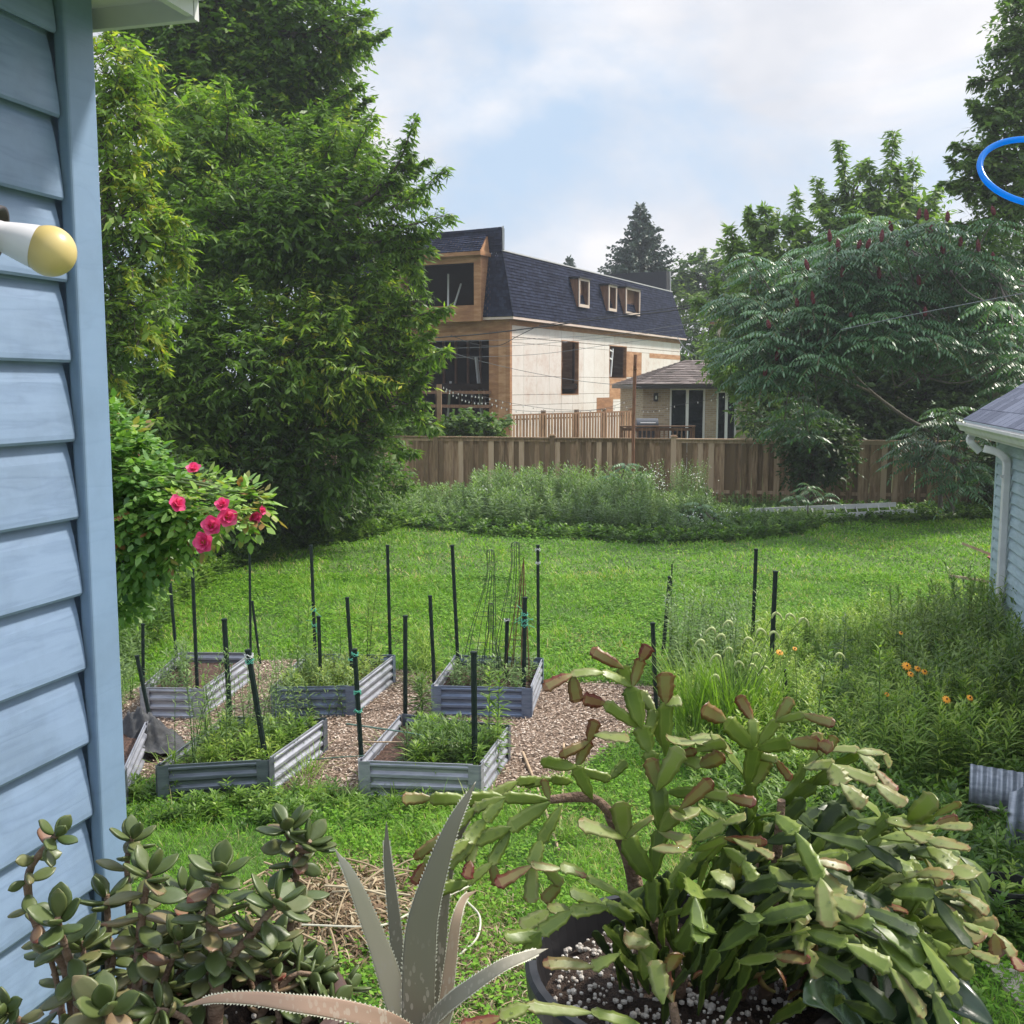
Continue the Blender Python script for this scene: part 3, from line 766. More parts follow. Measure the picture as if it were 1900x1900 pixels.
# ================================================================ board fence along the back of the lawn
M_fence = surf('weathered_cedar', [(0.25, (0.19, 0.125, 0.07)), (0.45, (0.34, 0.22, 0.135)), (0.6, (0.44, 0.30, 0.19)), (0.8, (0.54, 0.39, 0.27))],
               scale=2.2, stretch=(9, 9, 1), rough=0.85, tint=0.85, detail=8)
FA = atY(810, 900, 30.6); FB = atY(1640, 900, 28.4); FA[2] = FB[2] = 0
fd = nrm(FB - FA); fn = np.array([fd[1], -fd[0], 0])         # fn faces the camera
pitch = (np.linalg.norm(atY(1234, 900, 29.45)[:2]-atY(1011, 900, 30.05)[:2]))
fence = thing('board_fence', FA, 'weathered brown board fence with square capped posts along the back of the lawn', 'fence')
FH = 1.77
ks = list(range(-3, 8)); boards = MB(); rails = MB(); rb = random.Random(3)
for k in ks:
    c = FA + fd*pitch*k
    if k > -1 or True:
        mbp = MB(); mbp.obox(c - fd*.07 - fn*.05, fd*.14, fn*.14, [0, 0, FH+.05], rb.random()); po = mbp.build('post', M_fence, fence)
        mbc = MB(); mbc.box(c + fn*.02 + [0, 0, FH+.062], [.19, .19, .024]); mbc.box(c + fn*.02 + [0, 0, FH+.088], [.13, .13, .026]); mbc.build('post_cap', M_fence, po)
    if k == ks[-1]: break
    rails.obox(c + fd*.072 - fn*.03 + [0, 0, FH-.02], fd*(pitch-.144), fn*.13, [0, 0, .035], rb.random())
    rails.obox(c + fd*.072 + fn*.002 + [0, 0, FH-.11], fd*(pitch-.144), fn*.05, [0, 0, .085], rb.random())
    rails.obox(c + fd*.072 - fn*.0 + [0, 0, .30], fd*(pitch-.144), fn*.012, [0, 0, .09], rb.random())
    nb = 11; st = (pitch-.15)/nb
    for i in range(nb):
        o_ = c + fd*(.075 + st*i); wv = .145 + rb.uniform(-.01, .006)
        boards.obox(o_ + fn*.022 + [0, 0, .03+rb.uniform(0, .02)], fd*wv, fn*.02, [0, 0, FH-.145], rb.random())
        boards.obox(o_ + fd*(.12+rb.uniform(-.01, .01)) - fn*.04 + [0, 0, .03], fd*.17, fn*.02, [0, 0, FH-.06], rb.random()*.6)  # set-back boards tinted darker: shade of the gaps put into their colour
boards.build('boards', M_fence, fence); rails.build('rails', M_fence, fence)

# ================================================================ house under construction
HK = atY(946, 760, 42.0); HK[2] = 0
hx = nrm(np.array([0.502, 1.0, 0])); hy = np.array([-hx[1], hx[0], 0])      # hx along the side wall away, hy along the front to the left
def hp(x, y, z): return HK + hx*x + hy*y + np.array([0, 0, z])
nh = thing('unfinished_house', HK, 'unfinished house clad in pale board with dark shingled mansard roof and orange framing', 'house')
def hbox(mb, x0, x1, y0, y1, z0, z1, tint=.5, mi=0):
    return mb.obox(hp(x0, y0, z0), hx*(x1-x0), hy*(y1-y0), [0, 0, z1-z0], tint, mi)
def Hx(px, y=0.0):      # distance along the side wall seen at column px (at height y)
    u = (px-950)/F; o = HK + hy*y
    # X/(depth) with depth ~ Y cos p (+ small)
    best = 0
    for _ in range(30):
        p = o + hx*best; best += 0.9*(u*(p[1]*cp + (H-5.0)*sp*-1*-1) - p[0])/(hx[0]-u*hx[1])
    return best
def proj(p):
    y = p[1]*cp - (p[2]-H)*sp; z = p[1]*sp + (p[2]-H)*cp
    return 950 + F*p[0]/y, 950 - F*z/y
def solve_side(px, py, y=0.0):      # point on the side wall plane (offset y)
    d = ray(px, py); o = np.array([0, 0, H]); p0 = HK + hy*y; n_ = hy
    t_ = np.dot(p0 - o, n_)/np.dot(d, n_); p = o + d*t_
    return float(np.dot(p - HK, hx)), float(p[2])
def solve_front(px, py, x=0.0):
    d = ray(px, py); o = np.array([0, 0, H]); p0 = HK + hx*x
    t_ = np.dot(p0 - o, hx)/np.dot(d, hx); p = o + d*t_
    return float(np.dot(p - HK, hy)), float(p[2])
XE, ZE2 = solve_side(1262, 640); _, ZE = solve_side(946, 592)          # far end, eave height
WB = 9.5                                                                # width of the front
def osb_mat():
    m, nt, out = new_mat('pale_strand_board'); L = nt.links
    tc = N(nt, 'ShaderNodeTexCoord'); mp = N(nt, 'ShaderNodeMapping'); mp.inputs['Rotation'].default_value = (0, 0, -math.atan2(hx[1], hx[0]))
    L.new(tc.outputs['Object'], mp.inputs['Vector'])
    n1 = N(nt, 'ShaderNodeTexNoise'); n1.inputs['Scale'].default_value = 1.1; n1.inputs['Detail'].default_value = 10; n1.inputs['Roughness'].default_value = .7
    n2 = N(nt, 'ShaderNodeTexVoronoi'); n2.inputs['Scale'].default_value = 9
    L.new(mp.outputs['Vector'], n1.inputs['Vector']); L.new(mp.outputs['Vector'], n2.inputs['Vector'])
    ad = N(nt, 'ShaderNodeMath', operation='MULTIPLY_ADD'); ad.inputs[1].default_value = .12
    L.new(n2.outputs['Color'], ad.inputs[0]); L.new(n1.outputs['Fac'], ad.inputs[2])
    at = N(nt, 'ShaderNodeAttribute', attribute_name='tint')
    a2 = N(nt, 'ShaderNodeMath', operation='MULTIPLY_ADD'); a2.inputs[1].default_value = .5; L.new(at.outputs['Fac'], a2.inputs[0]); L.new(ad.outputs[0], a2.inputs[2])
    c = ramp(nt, a2.outputs[0], [(.40, (.42, .26, .17)), (.54, (.53, .43, .37)), (.70, (.60, .54, .49)), (1.0, (.66, .62, .58))])
    pb = N(nt, 'ShaderNodeBsdfPrincipled'); pb.inputs['Roughness'].default_value = .7; L.new(c, pb.inputs['Base Color']); L.new(pb.outputs[0], out.inputs[0]); return m
M_osb = osb_mat()
M_ply = surf('orange_plywood', [(.3, (.22, .10, .045)), (.55, (.34, .17, .08)), (.75, (.46, .26, .14))], scale=1.6, stretch=(1, 1, 4), rough=.75, tint=.4)
M_stud = surf('stud_timber', [(.3, (.13, .06, .035)), (.7, (.25, .13, .075))], scale=3, stretch=(5, 5, 1), rough=.8)
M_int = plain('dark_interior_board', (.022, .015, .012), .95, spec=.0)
M_whit = plain('white_frame', (.7, .7, .7), .4, var=.04)
def holed(mb, f, s0, s1, z0, z1, holes, bw=1.22, bh=2.44, tfun=None, gap=.014):
    """board panels over s0..s1 x z0..z1 minus rectangular holes; f(s, z) -> adds a box"""
    cs = sorted(set([s0, s1] + [h_[0] for h_ in holes] + [h_[1] for h_ in holes] + list(np.arange(s0, s1, bw))))
    zs_ = sorted(set([z0, z1] + [h_[2] for h_ in holes] + [h_[3] for h_ in holes] + list(np.arange(z0, z1, bh))))
    rr = random.Random(9); tints = {}
    for a, b in zip(cs[:-1], cs[1:]):
        for c, d in zip(zs_[:-1], zs_[1:]):
            ms, mz = (a+b)/2, (c+d)/2
            if any(h_[0] < ms < h_[1] and h_[2] < mz < h_[3] for h_ in holes) or b-a < .01 or d-c < .01: continue
            kx = (int((ms-s0)//bw), int((mz-z0)//bh))
            if kx not in tints: tints[kx] = rr.random()*.5 + .25
            f(a+gap/2, b-gap/2, c+gap/2, d-gap/2, tints[kx])
wx = []
for (l, t_, r, b) in ((1042, 634, 1073, 731), (1131, 643, 1162, 701)):
    x0, _ = solve_side(l, (t_+b)/2); x1, _ = solve_side(r, (t_+b)/2); _, z1 = solve_side((l+r)/2, t_); _, z0 = solve_side((l+r)/2, b)
    wx.append((x0, x1, z0, z1))
xf0, _ = solve_side(946, 700); 
mb = MB(); holed(mb, lambda a, b, c, d, t_: hbox(mb, a, b, 0, .03, c, d, t_), 0.0, XE, 0, ZE, wx)
mb.build('board_wall', M_osb, nh)
mb = MB()    # bare brown patches where board was replaced
for (l, t_, r, b) in ((1131, 703, 1163, 740), (1107, 738, 1137, 764), (1163, 652, 1190, 700), (1205, 655, 1262, 668)):
    x0, z1 = solve_side(l, t_); x1, z0 = solve_side(r, b); hbox(mb, x0, x1, -.006, -.001, min(z0, z1), max(z0, z1), RNG.random())
mb.build('bare_board_patch', M_ply, nh)
for (x0, x1, z0, z1) in wx:
    mb = MB()
    for (a, b, c, d) in ((x0-.04, x0, z0-.04, z1+.04), (x1, x1+.04, z0-.04, z1+.04), (x0, x1, z1, z1+.04), (x0, x1, z0-.04, z0)):
        hbox(mb, a, b, -.01, .16, c, d)
    fr = mb.build('window_opening', M_ply, nh)
    mb = MB()
    for xx in np.arange(x0-.5, x1+1.5, .4): hbox(mb, xx, xx+.045, 1.6, 1.7, z0-.5, z1+.3)
    mb.build('interior_stud', M_stud, fr)
# loose white window leaning in the second opening, planks in the first
x0, x1, z0, z1 = wx[1]; mb = MB()
for a, b in (((x0+.05, z1-.9), (x0+.25, z0+.05)), ((x0+.65, z1-.1), (x0+.45, z0+.05)), ((x0+.05, z1-.15), (x0+.62, z1-.25)), ((x0+.12, z0+.95), (x0+.58, z0+.85)), ((x0+.02, z1-.1), (x0+.2, z0+.1))):
    mb.beam(hp(a[0], .10, a[1]), hp(b[0], .12, b[1]), .07, .06)
mb.build('loose_window_frame', M_whit, nh)
x0, x1, z0, z1 = wx[0]; mb = MB()
for k in range(3): mb.beam(hp(x0+.25+.2*k, .5, z0), hp(x0+.9+.03*k, .4, z0+2.0-.3*k), .09, .03)
mb.build('leaning_planks', M_stud, nh)
# shell: far end, back, floors, front
mb = MB(); hbox(mb, XE-.15, XE, .032, WB, 0, ZE); hbox(mb, .2, XE-.15, WB-.15, WB, 0, ZE); mb.build('rear_wall', M_ply, nh)
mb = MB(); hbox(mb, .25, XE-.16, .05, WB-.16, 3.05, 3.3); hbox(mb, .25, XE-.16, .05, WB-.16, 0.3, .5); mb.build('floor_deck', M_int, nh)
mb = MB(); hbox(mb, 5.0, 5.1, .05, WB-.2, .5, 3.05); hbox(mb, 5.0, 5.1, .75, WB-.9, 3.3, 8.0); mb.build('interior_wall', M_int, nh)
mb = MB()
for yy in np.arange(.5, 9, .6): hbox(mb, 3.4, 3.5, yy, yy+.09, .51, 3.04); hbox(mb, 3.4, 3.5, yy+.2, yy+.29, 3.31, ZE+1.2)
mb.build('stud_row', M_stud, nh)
# front wall: ground opening, corner posts, header
yo0, zo1 = solve_front(907, 630); yo1, _ = solve_front(700, 640); _, zo0 = solve_front(880, 775)
yl, _ = solve_front(925, 700)
mb = MB()
hbox(mb, .0, .16, .0, yl, 0, ZE-.45, .9); hbox(mb, .01, .14, yl+.005, yo0, 0, ZE-.45, .4); hbox(mb, -.03, .15, -.02, .17, 0, ZE-.1, .6)
hbox(mb, .0, .16, 0.0, WB, ZE-.445, ZE, .5); hbox(mb, .0, .15, yo0, WB, zo1, ZE-.45, .7); hbox(mb, .0, .16, yo1, WB, 0, zo1, .5)
mb.build('front_framing', M_ply, nh)
mb = MB()
_, zr1 = solve_front(880, 728); _, zr2 = solve_front(880, 754)
for zz in (zr1, zr2): hbox(mb, -.06, -.01, yo0-.1, yo1, zz-.06, zz+.06)
mb.build('guard_rail', M_stud, nh)
mb = MB(); mb.beam(hp(2.5, 2.4, .5), hp(2.8, 3.0, 4.4), .1, .1); mb.beam(hp(2.0, 4.1, .5), hp(2.2, 3.9, 3.4), .08, .08); mb.build('prop', M_whit, nh)
# mansard roof
_, ZT = solve_side(930, 466, .5); ZT += 0.0
ye = -.28; _, zE0 = solve_side(930, 586, ye)
xN = -.28
M_mans = surf('dark_mansard_shingle', [(.3, (.008, .010, .022)), (.55, (.015, .019, .038)), (.8, (.028, .034, .062))], scale=7, rough=.95, tint=.35, spec=.1)
TOPY, TOPX = .45, .25
def slab(mb, a, b, c, d, nrow, ex, tint_r, thick=.035, nsh=None):
    """shingled slope: a,b along the bottom, d,c along the top"""
    a, b, c, d = [np.asarray(q_, float) for q_ in (a, b, c, d)]; nv = nrm(np.cross(b-a, d-a))
    for i in range(nrow):
        f0, f1 = i/nrow, (i+1.25)/nrow; f1 = min(f1, 1)
        l0, r0, l1, r1 = a+(d-a)*f0, b+(c-b)*f0, a+(d-a)*f1, b+(c-b)*f1
        n_ = nsh or max(2, int(np.linalg.norm(b-a)/.33)); off = .5*(i % 2)
        for j in range(-1, n_):
            g0, g1 = max(0, (j+off)/n_), min(1, (j+off+.96)/n_)
            if g1 <= g0: continue
            P4 = [l0+(r0-l0)*g0, l0+(r0-l0)*g1, l1+(r1-l1)*g1, l1+(r1-l1)*g0]
            hh = ex*tint_r.uniform(.8, 1.3)
            q_ = [P4[0]+nv*hh, P4[1]+nv*hh, P4[2]+nv*.003, P4[3]+nv*.003]
            mb.add(q_ + [P4[0], P4[1]], [[0, 1, 2, 3], [4, 5, 1, 0]], tint_r.random())
rr = random.Random(12)
S0, S1_, S2, S3 = hp(xN, ye, zE0+.05), hp(XE+.28, ye, zE0+.05), hp(XE-.25, TOPY, ZT), hp(TOPX, TOPY, ZT)
mb = MB(); slab(mb, S0, S1_, S2, S3, 20, .03, rr); 
_, ZP = solve_front(921, 421, TOPX)
# front slope with raised parapet
xb = -.45
y0b, zt = solve_front(892, 468, xb); y1b, _ = solve_front(735, 470, xb); _, zb = solve_front(880, 596, xb)
slab(mb, hp(xN, y0b+.03, zE0+.05), S0, S3, hp(TOPX, y0b+.03, ZT), 20, .03, rr, nsh=6)
slab(mb, hp(xN, WB+.28, zE0+.05), hp(xN, y1b-.03, zE0+.05), hp(TOPX, y1b-.03, ZT), hp(TOPX, WB-.4, ZT), 20, .03, rr)
slab(mb, hp(TOPX-.02, WB-.4, ZT), hp(TOPX-.02, TOPY-.02, ZT), hp(TOPX+.05, TOPY+.05, ZP), hp(TOPX+.05, WB-.5, ZP-.15), 8, .03, rr)
mb.build('mansard_shingles', M_mans, nh)
M_felt = plain('black_felt', (.02, .021, .026), .9)
mb = MB()     # substrate behind the shingles, parapets, far raised parapet
def wedge(mb, P8): mb.add(P8, [[0, 3, 2, 1], [4, 5, 6, 7], [0, 1, 5, 4], [1, 2, 6, 5], [2, 3, 7, 6], [3, 0, 4, 7]])
e1 = .004
wedge(mb, [hp(xN+.02, ye+.02, zE0+.04), hp(XE+.26, ye+.02, zE0+.04), hp(XE+.2, .3, zE0+.04), hp(xN+.1, .3, zE0+.04), hp(TOPX+.01, TOPY+e1, ZT-.01), hp(XE-.26, TOPY+e1, ZT-.01), hp(XE-.3, TOPY+.2, ZT-.01), hp(TOPX+.05, TOPY+.2, ZT-.01)])
hbox(mb, TOPX+.06, TOPX+.3, TOPY+.06, WB-.5, ZT, ZP-.03)
hbox(mb, TOPX+.3, XE-.3, TOPY+.1, WB-.4, ZT-.25, ZT-.15)
_, ZQ = solve_side(1250, 512, 1.0)
wedge(mb, [hp(XE-1.0, .5, ZT-.2), hp(XE-.3, .5, ZT-.2), hp(XE-.3, WB-.5, ZT-.2), hp(XE-1.0, WB-.5, ZT-.2), hp(XE-.95, .55, ZQ), hp(XE-.45, .55, ZQ), hp(XE-.45, WB-.6, ZQ), hp(XE-.95, WB-.6, ZQ)])
wedge(mb, [hp(XE, .05, zE0), hp(XE+.26, .0, zE0), hp(XE+.26, WB, zE0), hp(XE, WB, zE0), hp(XE-.4, .5, ZT), hp(XE-.25, .5, ZT), hp(XE-.25, WB-.5, ZT), hp(XE-.4, WB-.5, ZT)])
mb.build('roof_felt', M_felt, nh)
mb = MB(); hbox(mb, TOPX-.02, XE-.25, TOPY-.05, TOPY+.06, ZT+.004, ZT+.05); mb.beam(hp(TOPX+.02, TOPY-.03, ZT+.06), hp(TOPX+.09, TOPY+.02, ZP+.02), .06, .12)
mb.beam(hp(XE-.42, .5, ZT), hp(XE-.42, .53, ZQ+.02), .05, .1); mb.build('metal_edge', plain('edge_metal', (.42, .42, .42), .5), nh)
mb = MB(); hbox(mb, xN, XE+.28, ye-.01, ye+.02, zE0-.06, zE0+.035); hbox(mb, xN-.001, xN+.02, ye+.021, 1.1, zE0-.06, zE0+.035); mb.build('eave_fascia', plain('primed_wood', (.55, .44, .38), .7), nh)
mb = MB(); hbox(mb, xN+.03, XE+.2, ye+.03, .3, zE0-.04, zE0+.0); hbox(mb, .0, XE, -.015, -.002, ZE-.22, ZE-.02); hbox(mb, xN+.03, .0, .3, WB, zE0-.04, zE0); mb.build('eave_soffit', M_ply, nh)
# dormer windows in the mansard
for (l, t_, r, b) in ((1068, 514, 1094, 571), (1123, 526, 1145, 578), (1155, 532, 1188, 585)):
    yq = -.2; x0, _ = solve_side(l+7, (t_+b)/2, yq); x1, _ = solve_side(r, (t_+b)/2, yq); _, z1 = solve_side((l+r)/2, t_+3, yq); _, z0 = solve_side((l+r)/2, b-1, yq)
    mb = MB(); w_ = .09
    for (a, b2, c, d) in ((x0, x0+w_, z0, z1), (x1-w_, x1, z0, z1), (x0+w_, x1-w_, z1-w_, z1), (x0+w_, x1-w_, z0, z0+w_*1.4)): hbox(mb, a, b2, yq, yq+.05, c, d)
    dm = mb.build('dormer_window', plain('pale_wood', (.52, .42, .35), .7), nh)
    mb = MB(); hbox(mb, x0+.02, x0+.05, yq+.052, .35, z0, z1-.02); mb.build('dormer_cheek', M_stud, dm)
    mb = MB(); hbox(mb, x1-.05, x1-.02, yq+.052, .35, z0, z1-.02); mb.build('dormer_cheek', M_stud, dm)
    mb = MB(); hbox(mb, x0-.08, x1+.08, yq-.06, .6, z1+.002, z1+.06); mb.build('dormer_roof', M_felt, dm)
    mb = MB(); hbox(mb, x0+.1, x1-.1, .1, .12, z0, z1)
    mb.build('dormer_back', M_stud, dm); mb = MB()
    for k in range(3): mb.beam(hp(x0+.2+.12*k, .05, z0+.05), hp(x0+.3+.16*k, .02, z1-.2-.1*k), .05, .03)
    mb.build('dormer_planks', M_ply, dm)
# big framed box window on the front upper floor
xb = -.45
y0b, zt = solve_front(892, 468, xb); y1b, _ = solve_front(735, 470, xb); _, zb = solve_front(880, 596, xb)
oy0, oz1 = solve_front(879, 487, xb); oy1, oz0 = solve_front(745, 571, xb)
mb = MB()
hbox(mb, xb, xb+.05, y0b, oy0, zb, zt, .6); hbox(mb, xb, xb+.05, oy1, y1b, zb, zt, .5); hbox(mb, xb, xb+.05, oy0, oy1, oz1, zt, .7); hbox(mb, xb, xb+.05, oy0, oy1, zb, oz0, .4)
hbox(mb, xb+.051, TOPX+.1, y0b, y0b+.06, zb, zt); hbox(mb, xb+.051, TOPX+.1, y1b-.06, y1b, zb, zt); hbox(mb, xb+.052, .1, y0b+.061, y1b-.061, zb, zb+.1)
hbox(mb, xb+.051, TOPX+2, y0b+.061, y1b-.061, zt-.05, zt)
bb = mb.build('box_window', M_ply, nh)
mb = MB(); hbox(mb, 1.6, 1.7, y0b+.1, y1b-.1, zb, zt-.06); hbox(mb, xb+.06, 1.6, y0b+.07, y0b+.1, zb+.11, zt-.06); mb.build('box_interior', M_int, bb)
mb = MB(); mb.beam(hp(.4, (oy0*.5+oy1*.5), zb+.2), hp(.9, (oy0*.42+oy1*.58), zt-.6), .07, .07); mb.beam(hp(.3, oy0*.55+oy1*.45, zb+.2), hp(.9, (oy0*.6+oy1*.4), zt-1), .05, .05); mb.build('box_prop', M_whit, bb)
mb = MB(); slab(mb, hp(xb-.25, y1b+.3, zt+.02), hp(xb-.25, y0b-.12, zt+.02), hp(TOPX-.05, y0b+.05, ZP-.25), hp(TOPX-.05, y1b+.1, ZP-.35), 8, .03, rr)
mb.build('box_roof', M_mans, bb)
mb = MB(); hbox(mb, xb-.25, xb-.22, y0b-.12, y1b+.3, zt-.12, zt+.03); hbox(mb, xb-.22, TOPX, y0b-.1, y0b-.07, zt-.12, zt+.03); wedge(mb, [hp(xb-.2, y0b-.07, zt-.02), hp(TOPX-.1, y0b-.07, zt-.02), hp(TOPX-.1, y1b+.2, zt-.02), hp(xb-.2, y1b+.2, zt-.02), hp(xb-.2, y0b-.07, zt+.01), hp(TOPX-.1, y0b+.02, ZP-.35), hp(TOPX-.1, y1b+.1, ZP-.4), hp(xb-.2, y1b+.2, zt+.01)])
mb.build('box_fascia', M_ply, bb)

# ================================================================ brick bungalow
M_brick = None
def brick_mat():
    m, nt, out = new_mat('buff_brick'); L = nt.links
    tc = N(nt, 'ShaderNodeTexCoord'); sx = N(nt, 'ShaderNodeSeparateXYZ'); cb = N(nt, 'ShaderNodeCombineXYZ')
    L.new(tc.outputs['Object'], sx.inputs[0])
    ad = N(nt, 'ShaderNodeMath', operation='ADD'); L.new(sx.outputs[0], ad.inputs[0]); L.new(sx.outputs[1], ad.inputs[1])
    L.new(ad.outputs[0], cb.inputs[0]); L.new(sx.outputs[2], cb.inputs[1])
    br = N(nt, 'ShaderNodeTexBrick'); L.new(cb.outputs[0], br.inputs['Vector'])
    br.inputs['Color1'].default_value = (.26, .19, .12, 1); br.inputs['Color2'].default_value = (.40, .31, .21, 1); br.inputs['Mortar'].default_value = (.36, .33, .29, 1)
    br.inputs['Scale'].default_value = 1; br.inputs['Brick Width'].default_value = .22; br.inputs['Row Height'].default_value = .075; br.inputs['Mortar Size'].default_value = .008; br.inputs['Bias'].default_value = -.1
    pb = N(nt, 'ShaderNodeBsdfPrincipled'); pb.inputs['Roughness'].default_value = .85; L.new(br.outputs['Color'], pb.inputs['Base Color']); L.new(pb.outputs[0], out.inputs[0]); return m
M_brick = brick_mat()
YB = 39.0
BL = atY(1193, 760, YB); BL[2] = 0
bg = thing('brick_bungalow', BL, 'low buff brick house with brown shingle roof and patio doors behind the fence', 'house')
bz = zat(1200, 713, YB); BWd = 9.5
def bx0(px): return atY(px, 740, YB)[0] - BL[0]
d0, d1 = bx0(1243), bx0(1309); e0, e1 = bx0(1330), bx0(1368); dt = zat(1270, 720, YB); et = zat(1345, 725, YB)
mb = MB(); X0, Y0 = BL[0], BL[1]
for (a, b, c, d) in ((0, d0, 0, bz), (d0, d1, dt, bz), (d1, e0, 0, bz), (e0, e1, et, bz), (e0, e1, 0, .9), (e1, BWd, 0, bz)):
    mb.obox([X0+a, Y0, c], [b-a, 0, 0], [0, .2, 0], [0, 0, d-c])
mb.obox([X0, Y0+.201, 0], [.2, 0, 0], [0, 8, 0], [0, 0, bz]); mb.obox([X0+BWd-.2, Y0+.201, 0], [.2, 0, 0], [0, 8, 0], [0, 0, bz]); mb.obox([X0+.2, Y0+8, 0], [BWd-.4, 0, 0], [0, .2, 0], [0, 0, bz])
mb.build('brick_wall', M_brick, bg)
def glass_mat():
    m, nt, out = new_mat('dark_glass'); pb = N(nt, 'ShaderNodeBsdfPrincipled'); pb.inputs['Base Color'].default_value = (.012, .016, .02, 1); pb.inputs['Roughness'].default_value = .05
    pb.inputs['Specular IOR Level'].default_value = .6; nt.links.new(pb.outputs[0], out.inputs[0]); return m
M_glass = glass_mat()
for nm, a, b, z0, z1 in (('patio_door', d0, d1, .25, dt), ('window', e0, e1, .9, et)):
    mb = MB(); w_ = .07
    mid = (a+b)/2
    for (p0_, p1_, q0, q1) in ((a, a+w_, z0, z1), (b-w_, b, z0, z1), (mid-.05, mid+.05, z0+w_, z1-w_), (a+w_, b-w_, z1-w_, z1), (a+w_, b-w_, z0, z0+w_)):
        mb.obox([X0+p0_, Y0+.05, q0], [p1_-p0_, 0, 0], [0, .08, 0], [0, 0, q1-q0])
    wf = mb.build(nm, M_whit, bg)
    mb = MB(); mb.obox([X0+a+w_, Y0+.10, z0+w_], [b-a-2*w_, 0, 0], [0, .01, 0], [0, 0, z1-z0-2*w_]); mb.build('pane', M_glass, wf)
M_brroof = surf('brown_shingle', [(.3, (.07, .055, .048)), (.55, (.13, .10, .09)), (.8, (.20, .165, .15))], scale=2, stretch=(1, 1, 9), rough=.85, tint=.4)
rz = zat(1272, 668, YB+3.5); o_ = .35
a_ = np.array([X0-o_, Y0-o_, bz]); b_ = np.array([X0+BWd+o_, Y0-o_, bz]); rl = np.array([X0+2.1, Y0+3.8, rz]); rr_ = np.array([X0+BWd-2, Y0+3.8, rz])
c_ = np.array([X0-o_, Y0+8.2+o_, bz]); d_ = np.array([X0+BWd+o_, Y0+8.2+o_, bz])
mb = MB(); slab(mb, a_, b_, rr_, rl, 14, .03, rr); slab(mb, c_, a_, rl, rl+[0, .01, 0], 14, .03, rr); mb.build('roof', M_brroof, bg)
mb = MB(); mb.add([a_-[0, 0, .01], b_-[0, 0, .01], d_-[0, 0, .01], c_-[0, 0, .01], rl-[0, 0, .02], rr_-[0, 0, .02]], [[0, 1, 5, 4]]); mb.add([c_, d_, rr_, rl], [[1, 0, 3, 2]]); mb.add([b_, d_, rr_], [[0, 1, 2]])
mb.obox(a_+[0, 0, -.16], [BWd+2*o_, 0, 0], [0, .03, 0], [0, 0, .15]); mb.obox(a_+[0, .031, -.16], [.03, 0, 0], [0, 8.8, 0], [0, 0, .15]); mb.obox(a_+[.031, .031, -.10], [BWd+.6, 0, 0], [0, 8.8, 0], [0, 0, .02]); mb.build('eave', plain('dark_gutter', (.035, .032, .03), .5), bg)
lw = atY(1217, 737, YB-.08); mb = MB(); mb.box(lw + [0, .03, 0], [.16, .03, .26]); mb.box(lw + [0, -.05, .14], [.15, .14, .02]); mb.box(lw + [0, -.05, -.14], [.12, .12, .02])
for sx_ in (-.055, .055):
    for sy_ in (-.1, 0): mb.box(lw + [sx_, sy_, 0], [.014, .014, .26])
wlamp = mb.build('wall_lantern', M_dark, bg); mb = MB(); mb.lathe(lw + [0, -.05, -.08], [(.02, 0), (.035, .03), (.03, .1), (.001, .15)], 10); mb.build('lantern_glass', plain('pale_glass', (.5, .5, .48), .2), wlamp)

# deck with railing and barbecue
M_deck = surf('deck_wood', [(.3, (.16, .085, .05)), (.7, (.30, .18, .11))], scale=4, rough=.8, tint=.4)
YD = 34.5; D0, D1 = atY(1153, 795, YD), atY(1287, 795, YD); zr = zat(1200, 791, YD)
dk = thing('deck', (D0[0], YD, 0), 'reddish wooden deck with slatted railing behind the fence', 'deck')
mb = MB(); mb.obox([D0[0], YD, zr-1.0], [D1[0]-D0[0], 0, 0], [0, 4, 0], [0, 0, .05]); mb.build('deck_floor', M_deck, dk)
mb = MB(); mb.obox([D0[0]-.05, YD-.06, zr-.02], [D1[0]-D0[0]+.1, 0, 0], [0, .14, 0], [0, 0, .04]); mb.obox([D0[0], YD-.03, zr-.14], [D1[0]-D0[0], 0, 0], [0, .06, 0], [0, 0, .09], .2); mb.obox([D0[0], YD-.02, zr-.92], [D1[0]-D0[0], 0, 0], [0, .05, 0], [0, 0, .08])
for x_ in np.arange(D0[0]+.1, D1[0], .14): mb.box([x_, YD-.045, zr-.48], [.04, .03, .86], random.random())
mb.build('railing', M_deck, dk)
for f in (0, .5, 1):
    mb = MB(); mb.obox([D0[0]+(D1[0]-D0[0])*f-.045, YD-.01, 0], [.09, 0, 0], [0, .09, 0], [0, 0, zr-.021]); mb.build('post', M_deck, dk)
gq = atY(1203, 783, 36.0); gz_ = zr - .95
gl = thing('barbecue', (gq[0], 36, gz_), 'closed dark grey barbecue with side shelf on the deck', 'barbecue')
M_bbq = plain('dark_enamel', (.045, .048, .055), .35)
Lh = []
for x_ in (-.36, .36):
    for a in np.linspace(0, math.pi, 12): Lh.append([gq[0]-.05+x_, 36 - math.cos(a)*.27, gz_+.9 + math.sin(a)*.26*(1-.15*math.cos(a))])
mb = MB(); mb.add(Lh, [[i, i+1, 12+i+1, 12+i] for i in range(11)]); mb.add(Lh[:12], [list(range(12))]); mb.add(Lh[12:], [list(range(12))[::-1]]); mb.build('lid', M_bbq, gl)
mb = MB(); mb.box([gq[0]-.05, 36, gz_+.8], [.74, .5, .2]); mb.box([gq[0]-.05, 36, gz_+.35], [.68, .46, .7]); mb.build('body', M_bbq, gl)
mb = MB(); mb.box([gq[0]+.5, 36, gz_+.88], [.34, .45, .04]); mb.box([gq[0]-.6, 36, gz_+.88], [.3, .45, .04]); mb.build('side_shelf', M_bbq, gl)
